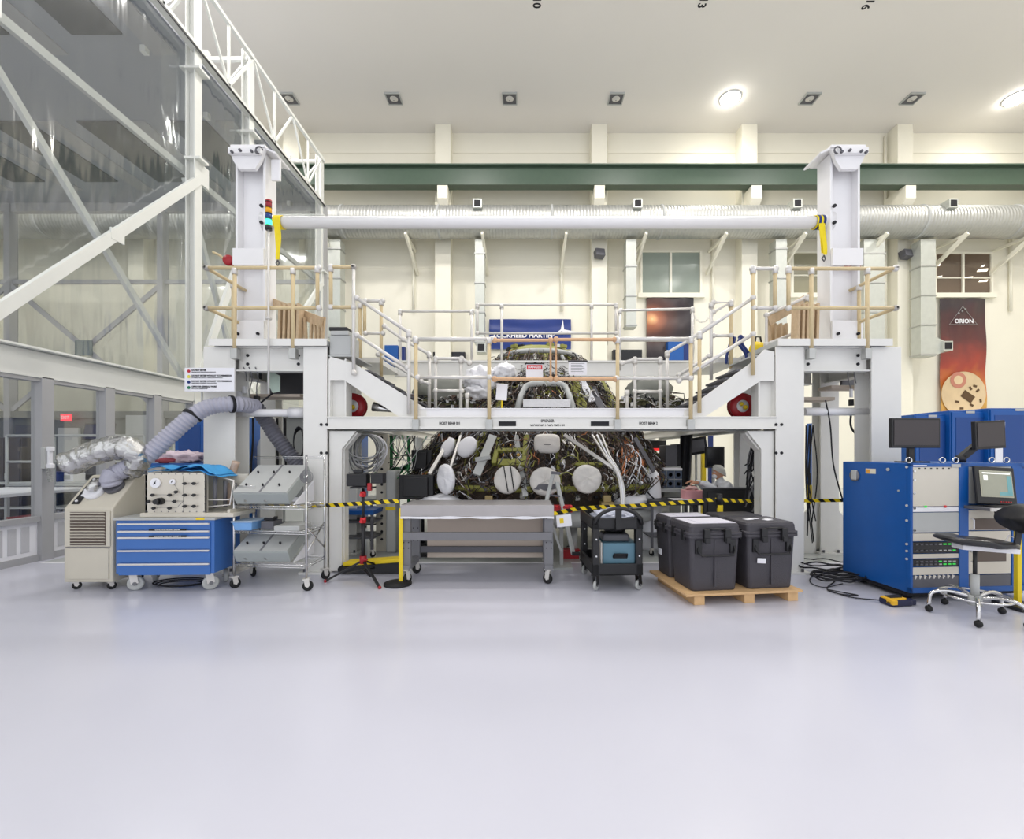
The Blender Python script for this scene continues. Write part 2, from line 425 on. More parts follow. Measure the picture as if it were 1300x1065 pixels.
# spiral duct along the back wall
d = thing('spiral_duct', 'large round galvanised spiral duct running along the whole back wall', 'duct', (0, 18.9, 10.8))
YD, ZD, RD = 18.75, 11.42, .64
n = 760; prof = [(RD + (.012 if i % 2 else 0), XL+.5 + i*(51/n)) for i in range(n+1)]
MB().lathe(prof, (0, YD, ZD), 56, 0, 'x', False).build('duct_tube', galv, d, world=True)
for px in (437, 558, 700, 838, 1165, 1283, 60, 200):
    x = PX(px, 18.7)
    MB().lathe([(RD, x-.05), (RD+.035, x-.03), (RD+.035, x+.03), (RD, x+.05)], (0, YD, ZD), 32, 0, 'x', False).build('coupling_ring', greyl, d, world=True)
for px in (418, 520, 614, 717, 815, 913, 1010, 1110, 1208, 1292):
    x = PX(px, 18.9); s = 1 if px > 700 else -1
    MB().beam((x-.1*s, YW-.03, 9.7), (x, 18.2, 10.7), .09, .16).beam((x, 18.2, 10.66), (x, YW-.03, 10.72), .09, .1).build('duct_bracket', creamb, d, world=True)
for px in (606, 810, 1013, 1211):
    x, z = PX(px, 18.0), PZ(257, 18.0)
    o = thing('duct_outlet', {606:'small square duct outlet on top of the long round duct, above the blue banner', 810:'small square duct outlet on top of round duct above the grey-green window',
        1013:'small square duct outlet on round duct, just left of the right white tower', 1211:'small square duct outlet on round duct above the brown window'}[px], 'vent', (x, 18.0, z-.2), 0, 'square outlets on the round duct')
    MB().bx(-.18, .18, 0, .9, 0, .36).build('duct_box', galv2, o)
    MB().bx(-.13, .13, -.01, .01, .05, .31).build('grille', ink, o)

def drop(x0, x1, ytop, ybot, lab, elbow=None, Y=18.7):
    X0, X1, Z1, Z0 = PX(x0, Y), PX(x1, Y), PZ(ytop, Y), PZ(ybot, Y)
    o = thing('rectangular_duct', lab, 'duct', ((X0+X1)/2, Y, Z0), 0, 'vertical duct drops')
    MB().bx(X0, X1, Y, Y+.5, Z0, Z1).build('duct_body', galv2, o, world=True)
    z = Z0+.05
    while z < Z1:
        MB().bx(X0-.03, X1+.03, Y-.03, Y+.53, z, z+.05).build('flange', galv, o, world=True); z += 1.25
    if elbow:
        e = P(elbow[0], elbow[1], Y)
        MB().prism([(X1-.03, Z0+.03), (e.x, e.z-.15), (e.x, e.z+.25), (X1-.03, Z0+.85)], 'y', Y+.02, Y+.5).build('elbow', galv2, o, world=True)
        MB().bx(e.x-.2, e.x+.2, Y-.1, Y+.5, e.z-.15, e.z+.25).build('outlet_box', galv2, o, world=True)
        MB().bx(e.x-.14, e.x+.14, Y-.12, Y-.09, e.z-.09, e.z+.19).build('grille', ink, o, world=True)
drop(603, 615, 304, 436, 'narrow galvanised duct drop left of the blue banner', (611, 443))
drop(795, 808, 304, 415, 'narrow galvanised duct drop beside the grey-green window', None)
drop(985, 999, 304, 430, 'galvanised duct drop left of the right white tower', None)
drop(1097, 1123, 304, 436, 'wide galvanised duct drop just right of the right white tower', None)
drop(1169, 1188, 304, 452, 'galvanised duct drop ending in an elbow beside the orange and black banner', (1201, 441))
drop(416, 432, 304, 430, 'galvanised duct drop behind the end of the clear plastic wall', None)

# wall speakers
for px, py, lab in ((761, 322, 'small grey wall loudspeaker on the middle pilaster above the railing'), (1150, 323, 'small grey wall loudspeaker to the left of the brown window')):
    p = P(px, py, 19.2)
    o = thing('wall_speaker', lab, 'speaker', (p.x, 19.2, p.z-.15), R(12), 'wall loudspeakers')
    MB().box((0, 0, .15), (.42, .3, .34), rx=R(-15)).build('cabinet', greyd, o, bevel=.02)
    MB().beam((0, .1, .25), (0, .6, .5), .05, .05).build('bracket', creamb, o)

# wall-mounted boards
for x0, x1, y0, y1, m_, nm, lab, cat in (
    (488, 505, 438, 465, blue, 'wall_box', 'narrow bright blue box on back wall seen through the left stair rails', 'box'),
    (848, 868, 433, 465, blue, 'wall_box', 'bright blue box on back wall below the dark banner with a flare', 'box')):
    a, b = P(x0, y1, 19.6), P(x1, y0, 19.6)
    o = thing(nm, lab, cat, ((a.x+b.x)/2, 19.7, a.z))
    MB().bx(a.x, b.x, 19.6, 19.98, a.z, b.z).build('housing', m_, o, world=True, bevel=.02)
    MB().bx(b.x, b.x+.28, 19.68, 19.98, a.z+.1, b.z-.05).build('side_door', blued, o, world=True)
for x0, x1, y0, y1, lab in ((549, 590, 446, 465, 'wide black wall screen behind the left walkway rails'), (779, 816, 443, 465, 'black wall screen behind the right walkway rails')):
    a, b = P(x0, y1, 19.6), P(x1, y0, 19.6)
    o = thing('wall_screen', lab, 'screen', ((a.x+b.x)/2, 19.7, a.z), 0, 'black wall screens')
    MB().bx(a.x, b.x, 19.7, 19.98, a.z, b.z).build('bezel', black, o, world=True, bevel=.01)
    MB().bx(a.x+.05, b.x-.05, 19.69, 19.7, a.z+.05, b.z-.05).build('display', blackg, o, world=True)

# banners
def wavy(x0, x1, z0, z1, Y, amp, seed):
    def fn(u, v):
        x = x0+(x1-x0)*u; z = z0+(z1-z0)*v
        sag = noise.noise(Vector((u*5+seed, v*4, seed)))*amp + amp*.8*math.sin(9*math.sqrt((u-.5)**2*2+(1.15-v)**2*4))
        return Vector((x, Y+sag, z))
    return fn
a, b = P(621, 443, 19.85), P(725, 405, 19.85)
bn = thing('blue_banner', 'long dark blue banner with white lettering on the back wall', 'banner', ((a.x+b.x)/2, 19.85, a.z))
MB().grid(wavy(a.x, b.x, a.z, b.z, 19.88, .02, 1), 60, 24).build('fabric', mat('banner_blue', (20, 50, 126), .35, var=.15, scale=2), bn, world=True)
q = P(669, 424.5, 19.8)
text('lettering', 'LOCKHEED MARTIN', .27, (PX(664, 19.8), 19.80, PZ(426, 19.8)), paper, bn, bold=.009, squeeze=1.08)
st = P(709, 421, 19.8)
MB().prism([(st.x-.35, st.z-.25), (st.x+.1, st.z+.1), (st.x+.2, st.z+.55), (st.x+.25, st.z+.1), (st.x+.75, st.z+.0), (st.x+.18, st.z-.0), (st.x+.12, st.z+.02)], 'y', 19.795, 19.81).build('star_logo', paper, bn, world=True)
a, b = P(821, 466, 19.85), P(881, 377, 19.85)
bn = thing('dark_banner', 'dark banner with an orange light flare hanging below the grey-green window', 'banner', ((a.x+b.x)/2, 19.85, a.z))
cx = (a.x+b.x)/2
mm = ramp_mat('flare_print', [(0, (255, 236, 200)), (.06, (250, 190, 130)), (.2, (176, 106, 74)), (.42, (96, 62, 52)), (.7, (58, 46, 48)), (1, (40, 36, 42))], 2, 0, 1.9, .45, .15, (P(828, 405, 19.85).x-cx, 0, P(828, 405, 19.85).z-a.z))
MB().grid(wavy(a.x, b.x, a.z, b.z, 19.86, .05, 4), 40, 50).build('fabric', mm, bn, world=True)
a, b = P(1194, 560, 19.85), P(1252, 379, 19.85)
bn = thing('tall_banner', 'tall banner fading from black through red to gold with a round emblem', 'banner', ((a.x+b.x)/2, 19.85, a.z))
h = b.z-a.z
mm = ramp_mat('sunset_print', [(0, (120, 92, 66)), (.15, (176, 120, 50)), (.3, (226, 176, 92)), (.42, (214, 128, 60)), (.55, (166, 66, 52)), (.75, (96, 50, 50)), (1, (60, 50, 54))], 2, .6, h+.6, .45, 1.6)
MB().grid(wavy(a.x, b.x, a.z, b.z, 19.86, .05, 9), 40, 80).build('fabric', mm, bn, world=True)
c0 = P(1222, 402, 19.8)
text('lettering', 'ORION', .26, (c0.x+.05, 19.78, P(0, 408, 19.8).z), paper, bn, bold=.008)
tri = [Vector((c0.x-.6, 19.79, PZ(412, 19.8))), Vector((c0.x, 19.79, PZ(389, 19.8))), Vector((c0.x+.65, 19.79, PZ(412, 19.8)))]
mb = MB().tube(tri, .012, 5, 0, closed=True, smooth=False)
for k, (dx, dz) in enumerate(((-.18, .05), (-.02, .14), (.12, .24))): mb.sph((c0.x+dx, 19.79, c0.z+dz+.1), .035, 8)
mb.build('emblem', greyl, bn, world=True)
cc = P(1223, 500, 19.79)
mb = MB()
mb.lathe([(0, 0), (.98, 0), (1.0, .01)], (cc.x, 19.78, cc.z), 48, 0, 'y')
mb.lathe([(0, .005), (.36, .005)], (cc.x-.25, 19.772, cc.z+.62), 32, 1, 'y')
mb.lathe([(0, .005), (.2, .005)], (cc.x-.25, 19.765, cc.z+.62), 32, 0, 'y')
mb.box((cc.x+.18, 19.765, cc.z-.12), (.55, .01, .34), 2, ry=R(35))
for dx, dz, r_ in ((.5, .35, 20), (.62, .15, -40), (.3, .25, 60), (-.3, -.35, 10), (-.1, -.65, 0), (.35, -.5, 30), (.75, -.3, 80)):
    mb.box((cc.x+dx, 19.765, cc.z+dz), (.16, .01, .09), 2, ry=R(r_))
mb.build('round_print', [mat('print_cream', (226, 200, 160), .5, var=.12, scale=3), mat('print_rose', (196, 130, 110), .5, var=.1), mat('print_brown', (92, 66, 40), .5, var=.2)], bn, world=True)

# ceiling numbers
for px, s, yb in ((681, '10', 10.5), (889, '13', 10.5), (1096, '16', 12.5), (1303, '19', 14)):
    Y = F*(H-EYE)/(VY-yb)
    o = text('ceiling_number', s, .36, (PX(px, Y), Y, H-.004), ink, None, xdir=(0, 1, 0), ydir=(1, 0, 0), align='RIGHT', bold=.01)
    tag(o, {'10': 'black number 10 painted on the ceiling, cut by the top edge above the blue banner', '13': 'black number 13 painted on the ceiling above the grey-green window',
            '16': 'black number 16 painted on the ceiling above the right white tower', '19': 'black number 19 painted on the ceiling at the right edge'}[s], 'number', 'painted ceiling numbers')

# ceiling fixtures
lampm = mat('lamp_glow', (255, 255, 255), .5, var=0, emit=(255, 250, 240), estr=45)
YL = 18.0
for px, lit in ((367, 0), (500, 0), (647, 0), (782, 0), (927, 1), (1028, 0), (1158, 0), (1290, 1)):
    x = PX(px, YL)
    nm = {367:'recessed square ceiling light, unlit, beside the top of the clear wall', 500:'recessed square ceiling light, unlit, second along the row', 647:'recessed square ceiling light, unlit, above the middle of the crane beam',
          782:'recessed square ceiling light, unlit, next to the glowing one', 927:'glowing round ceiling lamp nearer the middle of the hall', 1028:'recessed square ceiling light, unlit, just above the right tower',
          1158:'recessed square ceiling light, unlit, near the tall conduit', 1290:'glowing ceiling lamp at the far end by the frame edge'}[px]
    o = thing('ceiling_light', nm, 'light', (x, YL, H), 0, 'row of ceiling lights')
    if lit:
        MB().lathe([(.0, -.14), (.26, -.14), (.34, -.09), (.37, 0)], (0, 0, 0), 24).build('lamp_glass', lampm, o)  # glowing glass and white rim drawn wide to include the lamp's glare
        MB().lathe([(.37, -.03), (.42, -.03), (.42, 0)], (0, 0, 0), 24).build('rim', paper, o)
    else:
        MB().bx(-.26, .26, -.26, .26, -.04, -.0).build('recess', greyd, o)
        MB().bx(-.3, .3, -.3, -.26, -.06, 0).bx(-.3, .3, .26, .3, -.06, 0).bx(-.3, -.26, -.26, .26, -.06, 0).bx(.26, .3, -.26, .26, -.06, 0).build('rim', greyl, o)
        MB().lathe([(.02, -.1), (.16, -.04)], (0, 0, 0), 16).build('reflector', silver, o)
# hall lamps: rows of round high-bay lamps on the ceiling
for ix, x in enumerate((-18, -10, -2.5, 5, 12.5, 20)):
    for iy, y in enumerate((2.5, 8.0, 13.0)):
        ld = bpy.data.lights.new('high_bay_lamp', 'AREA'); ld.shape = 'DISK'; ld.size = 1.1
        ld.energy = (110, 320, 420)[iy]; ld.color = (1.0, .965, .93)
        lo = bpy.data.objects.new('high_bay_lamp', ld); col.objects.link(lo); lo.location = (x, y, H-.12)
for x in (PX(927, YL), PX(1290, YL), -12.0):
    ld = bpy.data.lights.new('wall_wash_lamp', 'SPOT'); ld.spot_size = R(165); ld.spot_blend = .5; ld.shadow_soft_size = .25; ld.energy = 260; ld.color = (1.0, .95, .85)
    lo = bpy.data.objects.new('wall_wash_lamp', ld); col.objects.link(lo); lo.location = (x, YL, H-.2)
# lamps inside the clean room
for x, y in ((-10.5, 6.5), (-10.5, 12.5), (-16, 9.5)):
    ld = bpy.data.lights.new('clean_room_lamp', 'AREA'); ld.shape = 'RECTANGLE'; ld.size = 1.2; ld.size_y = .4; ld.energy = 130
    lo = bpy.data.objects.new('clean_room_lamp', ld); col.objects.link(lo); lo.location = (x, y, 10.5)
# ------------------------------------------------------------------ clean room enclosure on the left
XE, YE = -7.41, 16.2
encg2 = mat('enclosure_inner_paint', (196, 198, 196), .45, var=.04)
E = thing('clean_room', 'tall white framed clean room with clear plastic walls', 'enclosure', (XE, 9, 0))
for y, top in ((5.85, 12.4), (9.9, 12.4), (11.85, 12.4), (16.0, 12.4)):
    po = MB().ibeam((XE+.0, y, 0 if y > 12 else 0), (XE+.0, y, top), .22, .22, .03, up=(1, 0, 0)).build('post', encw, E, world=True, bevel=.004)
    MB().bx(XE-.2, XE+.24, y-.16, y+.16, 10.15, 10.2).bx(XE-.12, XE+.24, y-.14, y+.14, 8.16, 8.21).bx(XE+.11, XE+.13, y-.14, y+.3, 7.7, 8.16).build('connection_plate', encw, po, world=True)
    mb = MB()     # short bracket truss pointing into the room
    for z in (10.9, 12.2): mb.beam((XE, y, z), (XE-1.1, y, z), .09, .09)
    mb.beam((XE-1.1, y, 10.6), (XE-1.1, y, 12.4), .12, .12)
    mb.beam((XE, y, 10.9), (XE-1.1, y, 12.2), .06, .06).beam((XE, y, 12.2), (XE-1.1, y, 10.9), .06, .06)
    mb.build('bracket_truss', encw, po, world=True)
MB().beam((XE-.2, 1.5, 7.96), (XE-.2, 16.1, 7.96), .08, .15).build('upper_rail', encg2, E, world=True)
MB().beam((XE+.06, 1.5, 10.7), (XE+.06, 16.1, 10.7), .14, .16).build('top_rail', encw, E, world=True)
MB().beam((XE+.16, 1.5, 10.62), (XE+.16, 16.1, 10.62), .02, .05).build('seal_strip', black, E, world=True)
XT = XE+.12
MB().beam((XT, 1.5, 12.25), (XT, 16.1, 12.25), .09, .09).build('truss_chord', encw, E, world=True)
mb = MB(); y = 1.9; k = 0
while y < 15.9:
    mb.beam((XT, y, 12.25), (XT, y+(1.0 if k % 2 == 0 else 0), 10.7), .05, .05)
    if k % 2: mb.beam((XT, y, 10.7), (XT, y+1.0, 12.25), .05, .05)
    y += 1.0; k += 1
mb.build('truss_web', encw, E, world=True)
for (y0, z0, y1, z1, nm) in ((5.85, 3.3, 9.9, 7.75, 0), (9.9, 3.25, 5.85, 7.75, 1), (9.9, 7.8, 11.85, 3.3, 1), (11.85, 7.8, 9.9, 3.3, 0), (11.85, 7.8, 16, 3.3, 1), (11.85, 3.3, 16, 7.8, 0)):
    MB().beam((XE+(.1 if nm == 0 else -.2), y0, z0), (XE+(.1 if nm == 0 else -.2), y1, z1), .08, .17 if nm == 0 else .11).build('brace', encw if nm == 0 else encg2, E, world=True)
MB().box((XE+.13, 7.9, 5.52), (.03, .26, .2)).build('gusset', encw, E, world=True)
# clear side wall panels
ys = [1.5, 5.85, 9.9, 11.85, 16.0]
for y0, y1 in zip(ys, ys[1:]):
    MB().bx(XE-.1, XE-.095, y0+.1, y1-.1, 3.2, 10.62).build('clear_panel', vinyl, E, world=True)
# vertical vinyl folds beside posts
for y in (9.7, 11.65, 15.8):
    def fn(u, v, y=y): return Vector((XE-.14-.10*u*(1+.6*noise.noise(Vector((0, y, v*5)))), y-.35*u-.12*noise.noise(Vector((y, u*2, v*4))), 3.3+7.2*v))
    MB().grid(fn, 6, 30).build('plastic_curtain', vinyl, E, world=True)
# lower wall: beam, mullions, windows, kick panels
MB().beam((XE, 1.5, 2.97), (XE, 11.9, 2.97), .2, .40).build('lintel_beam', encw, E, world=True, bevel=.01)
MB().beam((XE+.06, 1.5, 3.19), (XE+.06, 11.9, 3.19), .34, .03).build('lintel_cap', encw, E, world=True)
ms = [2.7, 3.72, 4.74, 5.76, 6.78, 7.8, 8.82, 9.84, 10.86, 11.88]
for y in ms:
    MB().bx(XE-.07, XE+.1, y-.09, y+.09, 0, 2.8).build('mullion', encg, E, world=True, bevel=.006)
kick = mat('kick_panel', (240, 240, 244), .4, var=.02)
perf = mat('perforated', (196, 196, 200), .5, var=.1, scale=90)
for y0, y1 in zip(ms, ms[1:]):
    MB().bx(XE-.02, XE-.01, y0+.09, y1-.09, .66, 2.77).build('window_pane', glass, E, world=True)
    MB().bx(XE-.05, XE+.08, y0+.09, y1-.09, .60, .68).bx(XE-.05, XE+.08, y0+.09, y1-.09, 2.72, 2.78).bx(XE-.04, XE+.06, y0+.09, y1-.09, 0, .1).build('window_rail', encg, E, world=True)
    kp = MB().bx(XE-.03, XE+.03, y0+.09, y1-.09, .1, .6).build('kick_panel', kick, E, world=True)
    m2 = MB()
    for k in range(4):
        yy = y0+.2+k*.17; m2.bx(XE+.03, XE+.036, yy, yy+.11, .16, .54)
    m2.build('perforated_strip', perf, kp, world=True)
# roof seen from below
rp = MB().bx(-25, XE-.15, 1.5, YE, 10.75, 10.85).build('roof_deck', roofpanel, E, world=True)
for y0, y1 in ((2.5, 5.2), (6.9, 9.58), (12.1, 14.8)):
    for k in range(6):
        x1 = -8.72-2.45*k
        MB().bx(x1-1.1, x1, y0, y1, 10.71, 10.75).build('dark_panel', darkpanel, rp, world=True)
    for k in range(6):
        x1 = -7.95-2.45*k
        MB().bx(x1-.5, x1, y0, y1+.5, 10.72, 10.75).build('vent_panel', encg, rp, world=True)
# back wall of the enclosure
for px in (14, 207, 410):
    x = PX(px, YE)
    MB().beam((x, YE, 0), (x, YE, 10.7), .3, .2, up=(1, 0, 0)).build('back_post', encg, E, world=True)
MB().beam((-24, YE, 7.9), (XE, YE, 7.9), .1, .14).build('back_rail', encg, E, world=True)
MB().beam((-24, YE, 10.6), (XE, YE, 10.6), .2, .3).build('back_top_beam', encg, E, world=True)
xa, xb = PX(14, YE), PX(207, YE); xm = (xa+xb)/2
for X0, X1 in ((xa, xb), (xb, xa), (xa, 2*xa-xb), (2*xa-xb, xa)):
    MB().beam((X0, YE-.05, 3.1), (X1, YE-.05, 7.8), .06, .17).build('back_brace', encg, E, world=True)
MB().box((xm, YE-.12, 5.45), (.62, .03, .55)).build('back_gusset', mat('plate_grey', (112, 124, 124), .5), E, world=True)
MB().bx(-24, XE, YE+.1, YE+.105, 3.1, 10.5).build('back_clear_panel', vinyl, E, world=True)
lowg = mat('lower_wall_grey', (112, 114, 112), .5, var=.06)
lw = MB().bx(-24, XE, YE, YE+.12, 0, 3.05).bx(-24, XE, YE-.1, YE, 2.9, 3.15).build('lower_wall', lowg, E, world=True)
for px0, px1, py0, py1, m_ in ((20, 44, 540, 574, greyd), (74, 100, 543, 640, greyl), (160, 186, 527, 562, greyl), (110, 140, 560, 574, greyd)):
    a, b = P(px0, py1, YE-.1), P(px1, py0, YE-.1)
    MB().bx(a.x, b.x, YE-.12, YE-.02, max(a.z, 0), b.z).build('inner_door' if py1 > 600 else 'wall_cabinet', m_, lw, world=True, bevel=.01)
# exit sign
p = P(84, 529.5, 15.9)
o = thing('exit_sign', 'glowing red exit sign on the clean room far wall, above a door', 'sign', (p.x, 15.9, p.z-.2))
exm = mat('exit_red', (250, 70, 90), .5, var=0, emit=(255, 60, 80), estr=.9)
MB().box((0, 0, .18), (.34, .08, .26)).build('light_box', exm, o, bevel=.01)
text('lettering', 'EXIT', .15, (p.x, 15.85, p.z-.02), paper, o, bold=.004)
# wall telephone on the mullion
o = thing('wall_telephone', 'white wall telephone with a curly cord on the clean room mullion', 'telephone', (XE+.12, 6.72, 1.3))
MB().bx(-.01, .05, -.06, .06, .1, .42).build('base', greyl, o, bevel=.01)
MB().bx(.05, .09, -.03, .03, .12, .42).box((.08, 0, .14), (.07, .07, .07)).box((.08, 0, .40), (.07, .07, .07)).build('handset', paper, o, bevel=.012)
pts = [Vector((.06+.02*math.cos(t*1.6), .02*math.sin(t*1.6)+.03*math.sin(t/13), .12-.22*math.sin(t*math.pi/60))) for t in range(60)]
MB().tube(pts, .006, 5).build('cord', greyl, o)

# furniture inside the clean room
def bench(name, lab, x0, x1, y0, y1, h, topm, legm, cat='table', shelf=True, group=None):
    o = thing(name, lab, cat, ((x0+x1)/2, (y0+y1)/2, 0), 0, group)
    MB().bx(x0, x1, y0, y1, h-.05, h).build('table_top', topm, o, world=True, bevel=.008)
    for x in (x0+.04, x1-.04):
        for y in (y0+.04, y1-.04): MB().bx(x-.025, x+.025, y-.025, y+.025, 0, h-.05).build('leg', legm, o, world=True)
    if shelf: MB().bx(x0+.03, x1-.03, y0+.03, y1-.03, h*.35, h*.35+.03).build('shelf', legm, o, world=True)
    return o
bench('clean_room_table', 'long table under a white sheet inside the clean room near its windows', -9.6, -8.0, 6.3, 8.2, 1.0, paper, greyl)
bench('clean_room_table', 'table inside the clean room behind the silver foil duct', -12.5, -9.8, 10.2, 11.2, .95, greyl, greyl)
bench('equipment_bench', 'dark equipment bench deep inside the clean room, near the exit sign', -15.5, -12.8, 12.2, 13.2, 1.0, greyd, greyd)
for i, (px, py0, py1, wpx, Y, m_, nm, lab) in enumerate((
    (38, 640, 655, 26, 7.3, red, 'storage_box', 'dark red box on the lower shelf of the white covered table'),
    (7, 631, 643, 14, 6.9, yellow, 'storage_box', 'yellow box under the white covered table'),
    (38, 588, 599, 22, 10.9, red, 'equipment_box', 'red box on the clean room table left of the telephone'),
    (72, 600, 611, 24, 10.6, blued, 'equipment_box', 'dark blue box on clean room table below the exit sign'),
    (76, 616, 630, 12, 10.8, black, 'equipment_box', 'small black box on the clean room shelf'),
    (64, 650, 662, 8, 8.8, red, 'storage_box', 'narrow red box standing low behind the telephone mullion'))):
    a, b = P(px-wpx/2, py1, Y), P(px+wpx/2, py0, Y)
    z0 = a.z
    if Y > 10: z0 = .95 if py0 < 612 else .363
    elif 6.8 < Y < 8: z0 = .38
    else: z0 = 0.0
    h_ = b.z-a.z
    tt = thing(nm, lab, 'box', ((a.x+b.x)/2, Y, z0))
    MB().box((0, 0, h_/2), (b.x-a.x, .35, h_)).build('body', m_, tt, bevel=.01)
    MB().box((0, 0, h_+.012), (b.x-a.x+.03, .38, .024)).build('lid', m_, tt, bevel=.006)
# guard rail inside the clean room
o = thing('inner_guard_rail', 'grey pipe guard rail with mesh inside the clean room', 'railing', (-11, 9.3, 0))
mb = MB()
for x in (-10.9, -9.9, -8.9, -8.0): mb.cyl((x, 9.3, 0), (x, 9.3, 2.0), .025, n=8)
for z in (2.0, 1.45, .95): mb.cyl((-10.9, 9.3, z), (-8.0, 9.3, z), .025, n=8)
mb.build('pipes', greyl, o, world=True)
# tilted dark blue screen
p = P(126, 548, 12.6)
o = thing('clean_room_screen', 'large dark blue screen on a stand inside the clean room, right of the exit sign', 'screen', (p.x, 12.6, 0))
MB().cyl((0, .1, 0), (0, .1, p.z), .04, n=10).box((0, .1, .02), (.6, .5, .04)).build('stand', greyd, o)
MB().box((0, 0, p.z), (.85, .06, .48), rx=R(-12)).build('bezel', black, o, bevel=.01)
MB().box((0, -.035, p.z), (.78, .01, .42), rx=R(-12)).build('display', mat('navy_display', (22, 30, 74), .2, var=0), o)
# white clean benches far inside
for px, w_, lab in ((172, .9, 'white wall unit seen through the clean room windows, right of the dark screen'), (214, .8, 'pale cabinet inside the clean room behind the hose')):
    p = P(px, 560, 13.5)
    o = thing('clean_bench', lab, 'cabinet', (p.x, 13.5, 0))
    MB().bx(-w_/2, w_/2, -.3, .3, .1, 2.15).build('body', greyl, o, bevel=.02)
    MB().bx(-w_/2+.05, w_/2-.05, -.32, -.3, 1.1, 2.0).build('sash', gwin, o)

# more equipment standing deep inside the clean room
dkc = mat('dark_taupe', (84, 78, 74), .5, var=.15)
for k, (px, Y, w_, h_, m_, nm, lab, cat) in enumerate((
    (6, 10.5, .8, 2.0, dkc, 'dark_cabinet', 'tall dark cabinet inside the clean room, farthest from the exit sign', 'cabinet'),
    (62, 13.8, 1.0, 1.5, dkc, 'dark_cabinet', 'dark cabinet inside the clean room just below the exit sign', 'cabinet'),
    (112, 13.2, .9, 1.25, greyd, 'grey_cabinet', 'mid grey cabinet inside the clean room, under the dark blue screen', 'cabinet'),
    (146, 12.6, .7, 1.5, dkc, 'dark_cabinet', 'dark cabinet inside the clean room behind the silver foil duct', 'cabinet'),
    (196, 11.8, .6, 1.2, greyd, 'grey_cabinet', 'grey cabinet inside the clean room behind the corrugated hose', 'cabinet'))):
    o = thing(nm, lab, cat, (PX(px, Y), Y, 0))
    MB().bx(-w_/2, w_/2, 0, .5, .06, h_).build('body', m_, o, bevel=.01)
    for j in range(2):
        a = -w_/2+.03+j*(w_-.05)/2
        dd = MB().bx(a, a+(w_-.05)/2-.01, -.02, 0, .1, h_-.04).build('door', m_, o, bevel=.005)
        MB().bx(a+.03, a+.05, -.04, -.02, h_*.5, h_*.5+.15).build('handle', greyl, dd)
    MB().bx(-w_/2+.03, w_/2-.03, .03, .47, 0, .06).build('plinth', ink, o)
for k, (px, py, Y, w_, m_, lab) in enumerate(((18, 600, 10.9, .3, greyd, 'grey box on the clean room table left of the red box'), (56, 602, 10.8, .2, black, 'small black box on the clean room table right of the red box'), (92, 603, 10.7, .34, paper, 'white box on clean room table right of the dark blue box'))):
    o = thing('equipment_box', lab, 'box', (PX(px, Y), Y, .95)); MB().box((0, 0, .1), (w_, .3, .2)).build('body', m_, o, bevel=.01); MB().box((0, -.152, .1), (w_*.6, .006, .1)).build('label_plate', greyl, o)
# ------------------------------------------------------------------ the white work platform straddling the capsule
YG = 6.0
G = thing('work_platform', 'big white steel work platform with two towers straddling the capsule', 'platform', (.3, 6.5, 0))
def gx(px): return PX(px, YG)
def gz(py): return PZ(py, YG)
bolt = ink
def col_h(px0, px1, y0, z1, nm='column', dep=.32, base=True):
    s = YG; x0, x1 = gx(px0), gx(px1); xc = (x0+x1)/2; w_ = x1-x0
    mb = MB().ibeam((xc, y0+dep/2, 0), (xc, y0+dep/2, z1), w_, dep, .025, up=(0, 1, 0))
    o = mb.build(nm, white, G, world=True, bevel=.004)
    if base:
        MB().bx(xc-w_*.62, xc+w_*.62, y0-.06, y0+dep+.06, 0, .03).build('base_plate', white, o, world=True)
        for dx in (-.4, .4):
            for dy in (-.03, dep+.03): MB().cyl((xc+dx*w_, y0+dy, .03), (xc+dx*w_, y0+dy, .07), .018, n=6).build('anchor_bolt', greyd, o, world=True)
    return o
zt = 3.09
cols = [col_h(257, 297, 6.02, zt), col_h(385, 415, 6.0, zt), col_h(985, 1021, 6.0, zt), col_h(1108, 1146, 6.02, zt)]
for a, b in ((266, 289), (389, 412), (992, 1014), (1114, 1142)): col_h(a, b, 7.15, zt, 'rear_column', dep=.22)
# base outriggers at the rear of the right pier
MB().prism([(gx(1120), 0), (gx(1150)+.5, 0), (gx(1130), .9)], 'y', 7.2, 7.23).prism([(gx(1110), 0), (gx(1080)-.4, 0), (gx(1112), .9)], 'y', 7.2, 7.23).build('gusset', white, G, world=True)
for x0, x1, y0, y1 in ((270, 416, 6.0, 7.45), (986, 1128, 6.0, 7.45)):
    X0, X1 = gx(x0), gx(x1)
    d_ = MB().bx(X0, X1, y0-.04, y1, 3.10, 3.17).build('upper_deck', greyl, G, world=True, bevel=.004)
    MB().bx(X0-.01, X1+.01, y0-.06, y0-.04, 3.085, 3.18).build('deck_edge', white, d_, world=True)
for x0, x1 in ((297, 385), (1021, 1108)):
    X0, X1 = gx(x0)-.0, gx(x1)+.0
    for y in (6.12, 7.3):
        MB().ibeam((X0, y, 2.93), (X1, y, 2.93), .16, .34, .02).build('deck_beam', white, G, world=True)
    b = MB()
    for X in (X0+.12, X1-.12):
        for z in (2.87, 2.99): b.cyl((X, 6.11, z), (X, 6.1, z), .022, n=8)
    b.build('bolt', bolt, G, world=True)
for px in (277, 400, 1003, 1127):
    X = gx(px); MB().ibeam((X, 6.3, 2.93), (X, 7.15, 2.93), .16, .34, .02).build('side_beam', white, G, world=True)
# bolts on columns
b = MB()
for px in (408, 992):
    for py in (539, 575): b.cyl((gx(px), 6.0, gz(py)), (gx(px), 5.988, gz(py)), .02, n=8); 
    for py in (539, 575): b.cyl((gx(px+(7 if px < 600 else -7)), 6.0, gz(py)), (gx(px+(7 if px < 600 else -7)), 5.988, gz(py)), .02, n=8)
b.build('bolt', bolt, G, world=True)
